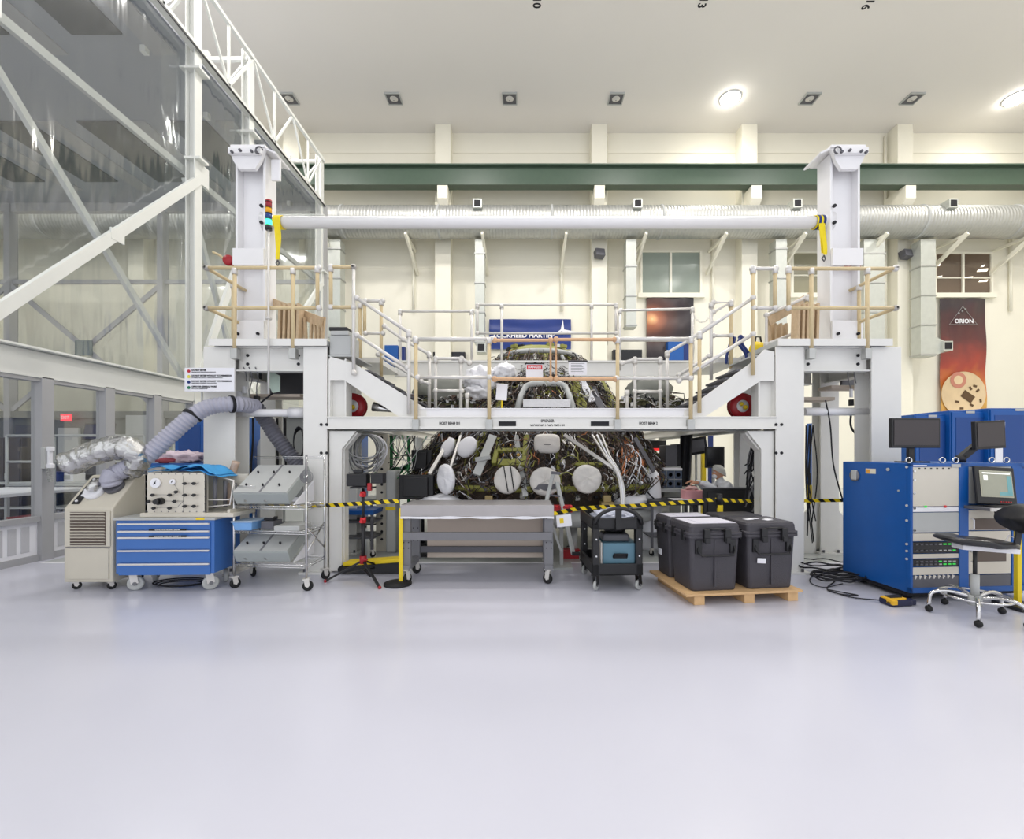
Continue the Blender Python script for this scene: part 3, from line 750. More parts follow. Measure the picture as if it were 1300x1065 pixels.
# inner short posts and knee braces
for s, (a, b_) in enumerate(((418, 437), (967, 984))):
    X0, X1 = gx(a), gx(b_)
    p_ = MB().ibeam(((X0+X1)/2, 6.12, 2.13), ((X0+X1)/2, 6.12, gz(455)), X1-X0, .24, .02, up=(1, 0, 0)).bx(X0, X1, 6.13, 6.15, 2.13, gz(455)).build('stair_post', white, G, world=True)
    k = (416, 450, 432) if s == 0 else (985, 951, 969)
    MB().prism([(gx(k[0]), gz(547)), (gx(k[1]), gz(547)), (gx(k[2]), gz(570)), (gx(k[2]), .02), (gx(k[0]), .02)], 'y', 6.05, 6.09).build('knee_bracket', white, G, world=True)
    MB().beam((gx(k[1]), 6.17, gz(549)), (gx(k[2]), 6.17, gz(571)), .14, .02).bx(min(gx(k[2]), gx(k[2])+.02), gx(k[2])+.02, 6.1, 6.24, .02, gz(571)).build('knee_flange', white, G, world=True)
# bridge
X0, X1 = gx(416), gx(985)
br = MB().bx(X0, X1, 6.0, 6.03, 2.0, 2.12).bx(X0, X1, 5.96, 6.14, 1.965, 2.0).bx(X0, X1, 5.97, 6.14, 2.12, 2.135).build('bridge_beam', white, G, world=True, bevel=.003)
MB().bx(gx(533), gx(878), 6.03, 6.06, 2.13, 2.24).bx(gx(533), gx(878), 6.0, 6.06, 2.235, 2.25).build('toe_board', white2, G, world=True)
MB().bx(X0, X1, 6.06, 6.62, 2.09, 2.13).build('walkway_deck', greyl, G, world=True)
for y in (6.6,): MB().ibeam((X0, y, 2.04), (X1, y, 2.04), .12, .15, .015).build('rear_bridge_beam', greyl, G, world=True)
mb = MB()
for k in range(12):
    x = X0+.2+k*.5; mb.bx(x, x+.06, 6.1, 6.58, 1.99, 2.09)
mb.build('deck_joist', greyl, G, world=True)
for a, b_ in ((633, 655), (750, 773)):
    MB().bx(gx(a), gx(b_), 5.99, 6.0, gz(541), gz(535)).build('slot', ink, br, world=True)
for px, py, s_ in ((571, 537.5, 'HOIST BEAM 001'), (695, 534.5, 'SPREADER'), (695, 540.5, 'WORKING LOAD 3000 LBS'), (823, 537.5, 'HOIST BEAM 2')):
    text('stencil', s_, .05, (gx(px), 5.997, gz(py)), ink, br, bold=.001, squeeze=.78)
# bridge sides going back around the capsule
for x0, x1 in ((-2.95, -2.35), (2.95, 3.55)):
    MB().bx(x0, x1, 6.62, 11.6, 2.09, 2.13).build('side_walkway', greyl, G, world=True)
    MB().ibeam((x0, 6.6, 2.04), (x0, 11.6, 2.04), .1, .15, .015).ibeam((x1, 6.6, 2.04), (x1, 11.6, 2.04), .1, .15, .015).build('side_beam', white, G, world=True)
MB().bx(-2.95, 3.55, 11.6, 12.3, 2.09, 2.13).build('back_walkway', greyl, G, world=True)
for x in (-2.9, 3.5):
    MB().ibeam((x, 12.2, 0), (x, 12.2, 2.1), .2, .2, .02).build('rear_column', white, G, world=True)
# upper walkway across behind
YU = 8.0
for a, b_ in ((502, 630), (630, 880)):
    X0, X1 = PX(a, YU), PX(b_, YU)
    MB().bx(X0, X1, YU, YU+.05, PZ(477, YU), PZ(459, YU)).bx(X0, X1, YU-.04, YU+.09, PZ(460, YU), PZ(458, YU)).bx(X0, X1, YU-.04, YU+.09, PZ(478, YU), PZ(476, YU)).build('cross_beam', white, G, world=True)
for x0, x1 in ((gx(418), PX(502, YU)+.05), (PX(880, YU)-.05, gx(985))):
    MB().bx(x0, x1, 6.95, 8.05, 3.06, 3.14).build('upper_side_deck', white, G, world=True)
# stairs
for s, poly in enumerate((((418, 452), (449, 461), (541, 519), (541, 530), (508, 530), (436, 482), (418, 482)), ((984, 446), (972, 443), (955, 460), (869, 522), (869, 530), (894, 530), (967, 483), (984, 483)))):
    for y in (6.02, 6.72):
        MB().prism([(gx(a), gz(b_)) for a, b_ in poly], 'y', y, y+.03).build('stair_stringer', white, G, world=True)
    A, B = (((449, 466), (541, 524)) if s == 0 else ((955, 465), (869, 527)))
    for k in range(6):
        t = (k+.5)/6; x = gx(A[0]+(B[0]-A[0])*t); z = gz(A[1]+(B[1]-A[1])*t)
        MB().bx(x-.11, x+.11, 6.05, 6.72, z+.0, z+.025).build('stair_tread', greyd, G, world=True)
# landing brackets at platform edge
for a, b_ in ((416, 449), (957, 986)):
    MB().bx(gx(a), gx(b_), 6.03, 6.75, gz(452), gz(450)).build('landing', greyl, G, world=True)

# towers
def tower(pxc, side):
    X, Y = PX(pxc, 6.8), 6.8
    t = MB().ibeam((X, Y, 3.17), (X, Y, 6.16), .3, .45, .035, up=(1, 0, 0)).build('tower', white2, G, world=True, bevel=.005)
    MB().bx(X-.23, X+.23, Y-.2, Y-.17, 3.17, 3.62).build('splice_plate', white2, t, world=True)
    MB().bx(X-.23, X+.23, Y-.21, Y-.17, 4.45, 4.7).build('splice_plate', white2, t, world=True)
    b = MB()
    for dx in (-.15, .15):
        for z in (3.3, 3.42): b.cyl((X+dx, Y-.2, z), (X+dx, Y-.23, z), .022, n=8)
    b.cyl((X-side*.18, Y-.16, 5.1), (X-side*.18, Y-.19, 5.1), .025, n=8); b.cyl((X-side*.18, Y-.16, 5.35), (X-side*.18, Y-.19, 5.35), .025, n=8)
    b.build('bolt', ink, t, world=True)
    h = MB().box((X-side*.02, Y, 6.2), (.52, .5, .04)).box((X-side*.32, Y-.02, 6.16), (.22, .4, .03), ry=side*R(-25))
    h.prism([(X-.27, 6.17), (X+.27, 6.17), (X+.2, 5.98), (X+.12, 5.86), (X-.12, 5.86), (X-.2, 5.98)], 'y', Y-.24, Y-.18)
    h.bx(X-.24, X+.24, Y-.3, Y-.24, 6.06, 6.15)
    h.build('head_bracket', white2, t, world=True, bevel=.006)
    m2 = MB()
    for dx in (-.17, -.05, .12, .19): MB().cyl((X+dx, Y-.3, 6.1-abs(dx)*.2), (X+dx, Y-.33, 6.1-abs(dx)*.2), .02, n=8).build('pin', greyd, t, world=True)
    m2.tube([(X+side*-.24+.05*math.cos(a/3), Y-.33, 6.08+.05*math.sin(a/3)) for a in range(0, 15)], .012, 6)
    m2.build('shackle', greyd, t, world=True)
    return X
XLt, XRt = tower(325.5, -1), tower(1064, 1)
# second small plate right of the left tower head
MB().bx(XLt+.28, XLt+.42, 6.7, 6.74, 5.78, 6.1).build('hanging_plate', white2, G, world=True, bevel=.01)
zb = PZ(282.5, 6.8)
tb = MB().cyl((XLt+.25, 6.8, zb), (XRt-.2, 6.8, zb), .088, n=28)
tb.cyl((XLt+.12, 6.8, zb), (XLt+.29, 6.8, zb), .15, .09, n=20).cyl((XRt-.27, 6.8, zb), (XRt-.12, 6.8, zb), .09, .15, n=20)
tb.build('spreader_tube', white2, G, world=True)

# lifting straps
for px, lab, dk in ((355, 'yellow lifting strap wrapped on the white tube by the left tower', 0), (1038, 'yellow and navy lifting strap wrapped on the white tube by the right tower', 1)):
    X = PX(px, 6.8)
    o = thing('lifting_strap', lab, 'strap', (X, 6.8, zb), 0)
    mb = MB().lathe([(.092, -.06), (.1, -.06), (.1, .06), (.092, .06)], (0, 0, 0), 24, 0, 'x', False)
    mb.build('wrap', strap, o)
    if dk:
        for dx in (-.02, .05): MB().lathe([(.101, dx-.018), (.106, dx-.018), (.106, dx+.018), (.101, dx+.018)], (0, 0, 0), 24, 0, 'x', False).build('navy_loop', blued, o)
    L_ = .62 if not dk else .55
    mb = MB().grid(lambda u, v: Vector(((u-.5)*.09*(1-.35*v)+.02*math.sin(v*3)+.03*v, -.10+.02*math.sin(v*5)*1, -v*L_)), 4, 16)
    mb.grid(lambda u, v: Vector(((u-.5)*.07*(1-.4*v)-.01+.03*v, -.085, -v*L_*.93)), 4, 16)
    mb.build('tail', strap, o)
    MB().tube([(.03, -.1, -L_), (.05, -.1, -L_-.05), (.03, -.1, -L_-.09), (.0, -.1, -L_-.05), (.03, -.1, -L_)], .01, 6).build('hook', greyd, o)

# ---- guard rails
def rail(nm, pipes, Y, posts=(), r=.024, m=silver, pm=tan, foot=True, fit=silver):
    """pipes: lists of (px,py) at depth Y or (px,py,Y)"""
    def W(p): return P(p[0], p[1], p[2] if len(p) > 2 else Y)
    root = bpy.data.objects.new(nm, None); col.objects.link(root); root.parent = G; root.empty_display_size = .1
    for pl in pipes:
        q = [W(p) for p in pl]
        MB().tube(q, r, 10, smooth=len(q) < 3).build('pipe', m, root, world=True)
        for a in q: MB().sph(a, r*1.75, 10).build('fitting', fit, root, world=True)
    for pl in posts:
        q = [W(p) for p in pl]
        MB().cyl(q[0], q[1], r*1.05, n=10).build('post', pm, root, world=True)
        d = (q[1]-q[0]).normalized()
        MB().cyl(q[0]-d*.01, q[0]+d*.07, r*1.6, n=10).build('fitting', fit, root, world=True)
    return root
def socket(px, py, Y=5.95, w_=.045):
    p = P(px, py, Y); return MB().bx(p.x-w_, p.x+w_, p.y-.03, p.y+.06, p.z-.07, p.z+.07).build('rail_socket', greym if 0 else galv, G, world=True, bevel=.005)
# left pier
rail('guard_rail', [[(262, 340), (405, 340)], [(262, 391), (405, 391)]], 5.95, [[(298, 342), (298, 449)], [(372, 342), (372, 449)], [(403, 340), (403, 391)]], m=tan, fit=silver)
XA = PX(262, 5.95); z1_, z2_ = PZ(340, 5.95), PZ(391, 5.95)
def dp(X, z, Y): return (VX+X*F/Y, VY-(z-EYE)*F/Y, Y)
rail('guard_rail', [[dp(XA, z1_, 5.95), dp(XA, z1_, 7.3)], [dp(XA, z2_, 5.95), dp(XA, z2_, 7.3)]], 6, [[dp(XA, z1_, 6.5), dp(XA, 3.17, 6.5)], [dp(XA, z1_, 7.2), dp(XA, 3.17, 7.2)]], m=tan)
XB = PX(450, 6.0)
rail('guard_rail', [[(420, 339), (449, 339)], [(420, 390), (449, 390)]], 5.98, [[(420, 339), (420, 390)]], m=tan)
rail('guard_rail', [[(449, 339), (449, 473)]], 5.98, [], m=silver)
rail('guard_rail', [[(464, 382), (486, 382)], [(464, 423), (486, 423)]], 6.75, [[(463, 382), (463, 423)], [(484, 382), (484, 478)], [(457, 386), (457, 468)]])
# left stair handrails
rail('stair_handrail', [[(453, 378), (519, 422)], [(453, 425), (517, 467)]], 5.98, [[(519, 422), (519, 526)]], pm=silver)
rail('stair_handrail', [[(488, 414), (512, 431), (544, 449)], [(480, 450), (535, 484), (544, 487)]], 6.75, [[(545, 449), (545, 519)]], pm=silver)
# bridge front
rail('guard_rail', [[(527, 430), (625, 430)], [(530, 479), (621, 479)]], 5.97, [[(528, 430), (528, 540)], [(621, 430), (621, 540)]])
rail('access_gate', [[(628, 432), (699, 432), (699, 481), (628, 481)]], 5.97, [], m=tan2, fit=tan2)
rail('access_gate', [[(781, 431), (706, 431), (706, 481), (781, 481)]], 5.97, [], m=tan2, fit=tan2)
rail('guard_rail', [[(783, 430), (877, 430)], [(783, 480), (877, 480)]], 5.97, [[(784, 430), (784, 540)], [(877, 430), (877, 540)]])
for px in (528, 621, 784, 877): socket(px, 539)
for px in (298, 372, 1030, 1101): socket(px, 449)
# right stair handrails
rail('stair_handrail', [[(888, 424), (956, 378)], [(862, 483), (956, 424)]], 5.98, [[(888, 424), (888, 524)], [(956, 341), (956, 476)]], pm=tan)
rail('stair_handrail', [[(847, 448), (873, 433), (905, 410)], [(862, 476), (900, 452)]], 6.75, [[(847, 448), (847, 517)], [(903, 385), (903, 482)]], pm=silver)
rail('guard_rail', [[(906, 384), (928, 384), (906, 396)], [(906, 426), (928, 426)]], 6.75, [[(928, 384), (928, 468)]])
rail('guard_rail', [[(955, 341), (985, 341)], [(957, 391), (984, 391)]], 5.98, [[(984, 341), (984, 391)]], m=silver)
# right pier
rail('guard_rail', [[(1001, 341), (1137, 341)], [(1001, 391), (1137, 391)]], 5.95, [[(1030, 342), (1030, 449)], [(1101, 342), (1101, 449)], [(1001, 341), (1001, 391)]], m=tan)
XA2 = PX(1137, 5.95)
rail('guard_rail', [[dp(XA2, z1_, 5.95), dp(XA2, z1_, 7.3)], [dp(XA2, z2_, 5.95), dp(XA2, z2_, 7.3)]], 6, [[dp(XA2, z1_, 6.6), dp(XA2, 3.17, 6.6)], [dp(XA2, z1_, 7.2), dp(XA2, 3.17, 7.2)]], m=tan)
rail('guard_rail', [[(973, 440), (973, 400), (1024, 377)], [(973, 437), (1024, 417)]], 6.6, [[(1024, 377), (1024, 428)]], m=silver)
# upper cross walkway rails
rail('guard_rail', [[(508, 395), (600, 395)], [(508, 432), (600, 432)]], YU, [[(508, 395), (508, 460)], [(599, 395), (599, 460)]], pm=silver)
rail('guard_rail', [[(606, 387), (782, 387)], [(606, 423), (782, 423)]], YU+.15, [[(606, 387), (606, 423)], [(637, 387), (637, 461)], [(751, 387), (751, 461)], [(782, 387), (782, 423)]], pm=silver)
rail('guard_rail', [[(788, 394), (879, 392)], [(788, 432), (879, 432)]], YU, [[(787, 394), (787, 470)], [(879, 392), (879, 470)]], pm=silver)
# inner cage rails on the walkway
rail('guard_rail', [[(553, 455), (586, 455), (596, 461)], [(553, 496), (586, 496)]], 6.6, [[(553, 455), (553, 519)], [(585, 455), (585, 519)], [(593, 500), (593, 519)]], pm=silver)
rail('guard_rail', [[(790, 461), (806, 456), (838, 456)], [(806, 497), (838, 497)]], 6.6, [[(806, 456), (806, 519)], [(838, 456), (838, 519)], [(796, 496), (796, 519)]], pm=silver)
# safety chain
mb = MB(); A, B = P(880, 400, 7.4), P(903, 400, 7.4)
for k in range(11):
    t = (k+.5)/11; c = A.lerp(B, t) - Vector((0, 0, .12*math.sin(t*math.pi)))
    mb.tube([c+Vector((.018*math.cos(a), .01*math.sin(a)*(k % 2), .012*math.sin(a))) for a in [i*math.pi/3 for i in range(6)]], .004, 5, closed=True)
mb.build('safety_chain', silver, G, world=True)

# pipes through the piers
MB().cyl(P(288, 524, 6.25), P(386, 524, 6.25), .055, n=20).cyl(P(368, 524, 6.25), P(390, 524, 6.25), .075, n=20).build('cross_pipe', white2, G, world=True)
MB().cyl(P(1021, 522.5, 6.35), P(1110, 522.5, 6.35), .058, n=20).build('cross_pipe', white2, G, world=True)

# stack light on its pole
p = P(341, 290, 5.9)
o = thing('stack_light', 'stack light on a thin pole, red yellow blue and lit green', 'light', (p.x, 5.9, PZ(500, 5.9)))
hp = p.z - PZ(500, 5.9)
MB().cyl((0, 0, 0), (0, 0, hp), .014, n=10).cyl((0, 0, hp*.45), (0, 0, hp*.46), .04, n=10).build('pole', silver, o)
MB().cyl((0, 0, hp-.02), (0, 0, hp+.04), .042, n=16).build('base', black, o)
for k, (nm, c, e) in enumerate((('green_lamp', (60, 230, 160), 3.0), ('blue_lamp', (20, 60, 130), 0), ('yellow_lamp', (236, 170, 20), 0), ('red_lamp', (150, 24, 40), 0))):
    z = hp+.045+k*.078
    MB().lathe([(0, z), (.038, z), (.04, z+.036), (.038, z+.07), (0, z+.07)], (0, 0, 0), 18).build(nm, mat('lens_'+nm, c, .2, var=0, emit=c if e else None, estr=e), o)
    MB().cyl((0, 0, z+.07), (0, 0, z+.078), .041, n=18).build('ring', black, o)
z = hp+.045+4*.078
MB().lathe([(.041, z), (.04, z+.02), (0, z+.035)], (0, 0, 0), 18).build('cap', red, o)

# wooden planks stacked upright on both upper decks
for side, xs in ((0, (358, 364, 370, 376, 381)), (1, (1010, 1016, 1022, 1028, 1034))):
    for k, px in enumerate(xs):
        Y = 6.25+.05*k
        X = PX(px, 6.35)
        mb = MB().box((0, 0, .3), (.034, .16, .6-.02*(k % 2)), ry=R(1.5))
        o = mb.build('wooden_plank', wood); o.location = (X, 6.35, 3.17)
        ordn = ('nearest the tower' if side == 0 else 'farthest from the tower', 'second in the row', 'middle one of five', 'fourth in the row', 'farthest from the tower' if side == 0 else 'nearest the tower')[k]
        tag(o, 'upright wooden plank by the left tower, '+ordn if side == 0 else 'upright wooden plank by the right tower, '+ordn, 'plank', 'planks by the left tower' if side == 0 else 'planks by the right tower')
for k, px in enumerate((388, 395, 400, 405, 410)):
    mb = MB().box((0, 0, .22), (.03, .05, .42+.02*(k % 3)), ry=R((-3, 2, -1, 3, 5)[k]))
    o = mb.build('wooden_batten', wood); o.location = (PX(px, 6.4), 6.4, 3.17)
    tag(o, 'short upright batten at the deck corner above the grey control box, '+('first of five', 'second of five', 'middle of five', 'fourth of five', 'outermost of five')[k], 'batten', 'battens at the deck corner')
for (a, b_, Y0, Y1, lab) in (((345, 384), (408, 409), 6.9, 6.3, 'long wooden board leaning down across the planks at the left tower'), ((1030, 376), (975, 408), 6.95, 6.6, 'long wooden board slanting across planks at the right tower')):
    p, q = P(a[0], a[1], Y0), P(b_[0], b_[1], Y1)
    solo(MB().beam(p, q, .04, .14), 'wooden_board', wood, lab, 'board')
for px, lab in ((978, 'outermost of four'), (985, 'second of four'), (992, 'third of four'), (999, 'nearest the tower of four')):
    mb = MB().box((0, 0, .22), (.03, .1, .44)); o = mb.build('wooden_batten', wood); o.location = (PX(px, 6.7), 6.75, 3.17)
    tag(o, 'short upright batten on the right deck, '+lab, 'batten', 'battens on the right deck')

# red fall-arrest reels on the tower sides
for px, py, lab in ((291, 331, 'red fall arrest hoist hanging beside the left tower'), (1078, 332, 'red fall arrest hoist mounted beside the right tower')):
    p = P(px, py, 6.75)
    o = thing('fall_arrest_reel', lab, 'reel', (p.x, p.y, p.z-.08))
    MB().lathe([(0, -.05), (.07, -.05), (.08, -.03), (.08, .03), (.07, .05), (0, .05)], (0, 0, .08), 20, 0, 'y').build('housing', red, o)
    MB().blob((.12, 0, .03), (.12, .1, .1), .3, 3, n=12).build('motor', red, o)
    MB().tube([(-.08, 0, .1), (-.14, 0, .16), (-.26, .02, .22)], .018, 8).build('handle', tan, o)
    MB().beam((0, .05, .08), (.25 if px < 600 else -.25, .1, .08), .03, .05).build('mount', greyl, o)

# red hose reels in the stair openings
for px, lab in ((438, 'dark red hose reel under the left stair'), (941, 'dark red round hose reel under the right stair')):
    p = P(449 if px < 500 else px, 514, 6.5)
    o = thing('hose_reel', lab, 'reel', (p.x, p.y, 2.135))
    zc = .19
    MB().lathe([(.09, -.05), (.19, -.05), (.19, -.035), (.09, -.035)], (0, 0, zc), 28, 0, 'y').lathe([(.09, .05), (.19, .05), (.19, .035), (.09, .035)], (0, 0, zc), 28, 0, 'y').build('flange', red, o)
    MB().lathe([(.0, -.045), (.12, -.045), (.12, .045), (0, .045)], (0, 0, zc), 24, 0, 'y').build('drum', plasticw, o)
    MB().sph((.02, -.08, zc-.02), .035, 10).sph((-.03, -.07, zc+.03), .03, 10).build('valve', yellow, o)
    MB().box((0, 0, .02), (.3, .16, .04)).build('foot', greyd, o)
# silver cone nozzle at the stair foot
o = solo(MB().cyl(P(474, 516, 6.3), P(503, 523, 6.3), .07, .005, n=20), 'metal_cone', chrome, 'polished metal cone lying under the left stair', 'cone')
# printer-like grey box on the landing
p = P(430, 452, 6.0)
o = thing('control_box', 'pale grey equipment box with black lid on the landing left of the stair', 'box', (p.x, 6.15, gz(450)))
MB().bx(-.14, .15, -.12, .2, 0, .27).bx(-.12, .13, -.14, .16, .27, .33).build('body', greyl, o, bevel=.012)
MB().bx(-.14, .11, -.14, .12, .33, .38).build('lid', black, o, bevel=.01)
# sign with four coloured dots
a, b_ = P(235, 497, 5.8), P(298, 467, 5.8)
o = thing('access_sign', 'white sign with red, yellow, blue and green dots on the left column', 'sign', ((a.x+b_.x)/2, 5.8, a.z))
MB().bx(a.x, b_.x, 5.79, 5.81, a.z, b_.z).build('board', paper, o, world=True, bevel=.002)
MB().cyl((a.x+.2, 5.83, a.z-.3), (a.x+.2, 5.83, a.z+.05), .012, n=8).build('post', greyl, o, world=True)
for k, (c, t1, t2) in enumerate((((196, 40, 60), 'DO NOT ENTER', 'HAZARDOUS OPERATION IN PROCESS'), ((236, 226, 90), 'DO NOT ENTER WITHOUT TC\'S PERMISSION', 'POWERED OR CRITICAL OPERATION IN PROCESS'),
                                 ((20, 50, 120), 'DO NOT ENTER WITHOUT TC\'S PERMISSION', 'HARDWARE IS PRESENT OR IN PROCESS'), ((20, 120, 80), 'OPEN FOR GENERAL WORK', 'NO ACTIVE OPERATIONS'))):
    z = b_.z-.045-k*.072
    MB().lathe([(0, 0), (.02, 0), (.02, .004)], (a.x+.06, 5.786, z), 20, 0, 'y').build('dot', mat('dot%d' % k, c, .5, var=0), o, world=True)
    text('lettering', t1, .030, (a.x+.095, 5.788, z+.012), ink, o, align='LEFT', bold=.0012, squeeze=.86)
    text('lettering', t2, .020, (a.x+.095, 5.788, z-.014), ink, o, align='LEFT', squeeze=.9)
# signs and tags hung on the rails
a, b_ = P(668, 477, 5.93), P(690, 459, 5.93)
o = thing('danger_sign', 'white danger sign with a red header hanging behind the gate rails', 'sign', ((a.x+b_.x)/2, 5.93, a.z))
o.location.y = 6.1
MB().bx(a.x, b_.x, 6.1, 6.106, a.z, b_.z).build('board', paper, o, world=True)
MB().bx(a.x+.01, b_.x-.01, 6.096, 6.1, b_.z-.075, b_.z-.012).build('header', redb, o, world=True)
MB().bx(a.x-.02, b_.x+.02, 6.09, 6.11, b_.z, b_.z+.014).build('clip_bar', ink, o, world=True)
text('lettering', 'DANGER', .045, ((a.x+b_.x)/2, 6.094, b_.z-.044), paper, o, bold=.001)
a, b_ = P(722, 476, 6.1), P(745, 459, 6.1)
o = thing('paper_notice', 'white printed notice clipped to the railing right of the danger sign', 'sign', ((a.x+b_.x)/2, 6.1, a.z))
MB().bx(a.x, b_.x, 6.1, 6.105, a.z, b_.z).build('sheet', paper, o, world=True)
MB().bx(a.x-.01, b_.x+.01, 6.09, 6.11, b_.z, b_.z+.014).build('clip_bar', ink, o, world=True)
mb = MB()
for k in range(7): mb.bx(a.x+.03, b_.x-.03-.02*(k % 3), 6.097, 6.1, a.z+.025+k*.022, a.z+.03+k*.022)
mb.build('printed_lines', greym, o, world=True)
a, b_ = P(630, 508, 6.12), P(644, 487, 6.12)
o = thing('paper_tag', 'white paper tag on a stick clamped inside the walkway', 'tag', ((a.x+b_.x)/2, 6.15, 2.13))
MB().box(((a.x+b_.x)/2, 6.12, (a.z+b_.z)/2), (b_.x-a.x, .008, b_.z-a.z), ry=R(4)).build('sheet', paper, o, world=True)
MB().cyl(((a.x+b_.x)/2, 6.15, 2.13), ((a.x+b_.x)/2, 6.14, b_.z), .01, n=8).build('stick', yellow, o, world=True)
# yellow bag and blue hoses near the top of the right stair
p = P(962, 445, 6.9)
o = thing('yellow_bag', 'bright yellow tool bag at the top of the right stair', 'bag', (p.x, 6.9, 3.0))
zz = PZ(452, 6.9)-3.0
MB().blob((0, 0, zz+.1), (.26, .2, .24), .18, 5, fr=1.8).build('body', yellow, o)
MB().tube([(-.05, 0, zz+.18), (-.03, 0, zz+.3), (.04, 0, zz+.3), (.06, 0, zz+.18)], .015, 6).build('strap', black, o)
MB().bx(-.14, .14, -.12, .12, zz-.04, zz+.01).build('base', black, o)
for k, (x0, x1) in enumerate(((925, 923), (936, 947))):
    pts = spline([P(x0+4, 428, 6.85), P(x0+2, 436, 6.8), P(x1, 450, 6.8), P(x1-1, 462, 6.8)], 6)
    o = thing('blue_hose', ('blue hose pair looped over the stair rail, lower one', 'blue hose bundle looped over the stair rail next to the yellow bag')[k], 'hose', tuple(pts[-1]))
    MB().tube(pts, .022, 8).tube([p_+Vector((.06, .02, 0)) for p_ in pts], .022, 8).build('loops', blued, o, world=True)
    MB().sph(pts[0], .04, 8).build('coupling', blued, o, world=True)
# wrapped bundles on the walkway behind the rails
for px, py, w_, h_, lab in ((610, 482, .52, .42, 'bundle wrapped in white plastic hanging inside the walkway, larger one'), (641, 472, .34, .26, 'small bundle wrapped in white plastic beside the danger sign'), (608, 497, .4, .22, 'white plastic wrapped bundle lowest of the three')):
    p = P(px, py, 7.3)
    o = solo(MB().blob(p, (w_, .4, h_), .35, px, n=28, fr=3), 'wrapped_bundle', plasticw, lab, 'bundle')
# ------------------------------------------------------------------ the capsule
CX, CY = .3, 9.2
Z0, Z1, R0 = .72, 3.62, 2.46
def rc(z):
    if z < 1.12: return R0-.30*((1.12-z)/.4)**2
    return R0-(z-1.12)*.70
def on(phi, z, off=0.0):
    """phi=0 faces the camera, positive to the right"""
    r = rc(z)+off
    return Vector((CX+r*math.sin(phi), CY-r*math.cos(phi), z+off*.55))
def hit(px, py, off=0.0):
    Y = 5.5
    while Y < 12:
        p = P(px, py, Y)
        if math.hypot(p.x-CX, p.y-CY) < rc(max(min(p.z, Z1), Z0))+off: return p
        Y += .02
    return P(px, py, CY)
def phiz(px, py):
    p = hit(px, py); return math.atan2(p.x-CX, CY-p.y), p.z
def frame(p):
    n = Vector((p.x-CX, p.y-CY, 0)).normalized(); n = (n*.82+Vector((0, 0, .57))).normalized()
    t = Vector((0, 0, 1)).cross(n).normalized(); u = n.cross(t)
    return t, u, n
CP = thing('spacecraft_capsule', 'unfinished cone shaped spacecraft capsule covered in bare wiring and pipes', 'capsule', (CX, CY, 0))
n = 40
prof = [(0, Z0)]+[(rc(Z0+(Z1-Z0)*i/n), Z0+(Z1-Z0)*i/n) for i in range(n+1)]+[(.3, Z1+.12), (0, Z1+.16)]
MB().lathe(prof, (CX, CY, 0), 64).build('hull', mat('hull_primer', (70, 58, 46), .6, var=.5, scale=7, bump=.8, bscale=9), CP, world=True)
# longerons and rings
for k in range(18):
    ph = R(-100+k*200/17)
    MB().tube([on(ph, Z0+.15+i*(Z1-Z0-.3)/8, .05) for i in range(9)], .035, 6, smooth=False).build('rib', (olive, brown, greyl)[k % 3], CP, world=True)
for z, m_, r_ in ((1.05, olive, .05), (1.75, brown, .03), (2.35, greyl, .05), (3.0, greyl, .04), (3.55, greyl, .05)):
    MB().tube([on(R(a), z, .06) for a in range(-180, 180, 6)], r_, 6, closed=True).build('ring_frame', m_, CP, world=True)
# bare wiring, pipes and small boxes all over
mats5 = [brown, silver, copper, olive, ink, greyd, paper, mat('harness_dark', (52, 44, 40), .55, var=.3)]
r2 = random.Random(3)
mb = MB()
for i in range(4200):
    ph = R(r2.uniform(-105, 105)); z = r2.uniform(.8, 3.3); L_ = r2.uniform(.06, .34); vert = r2.random() < .45
    m_ = r2.choices(range(8), (10, 2.6, .7, 2.2, 3, 3.4, 1.2, 8))[0]; off = r2.uniform(.04, .17)
    pts = []
    for k in range(5):
        t = k/4
        if vert: pts.append(on(ph+r2.uniform(-.02, .02), min(z+L_*t, 3.5), off+.05*math.sin(t*math.pi)+r2.uniform(-.015, .015)))
        else: pts.append(on(ph+L_*t/max(rc(z), .6)*1.1, z+.07*math.sin(t*5+i)+r2.uniform(-.02, .02), off+.05*math.sin(t*math.pi)))
    mb.tube(pts, r2.uniform(.003, .010), 4, m_)
for i in range(1300):
    ph = R(r2.uniform(-105, 105)); z = r2.uniform(.85, 3.2); p = on(ph, z, r2.uniform(.04, .13)); s = r2.uniform(.02, .07)
    mb.box(p, (s, s*.7, s*r2.uniform(.5, 1.6)), r2.choices(range(8), (5, 4, .5, 3, 4, 3, 2, 5))[0], rz=ph, rx=R(-35))
mb.build('wiring', mats5, CP, world=True, kind='stuff')
# copper coloured harness at right
mb = MB()
for i in range(70):
    a = hit(795+r2.uniform(-8, 22), 556+r2.uniform(0, 14), .12); b = hit(797+r2.uniform(-14, 24), 585+r2.uniform(-6, 30), .16)
    mb.tube(spline([a, a.lerp(b, .5)+Vector((r2.uniform(-.15, .15), -.08, r2.uniform(-.05, .05))), b], 4), .010, 5, r2.choice((0, 0, 1, 2)))
mb.build('harness', [copper, paper, brown], CP, world=True, kind='stuff')
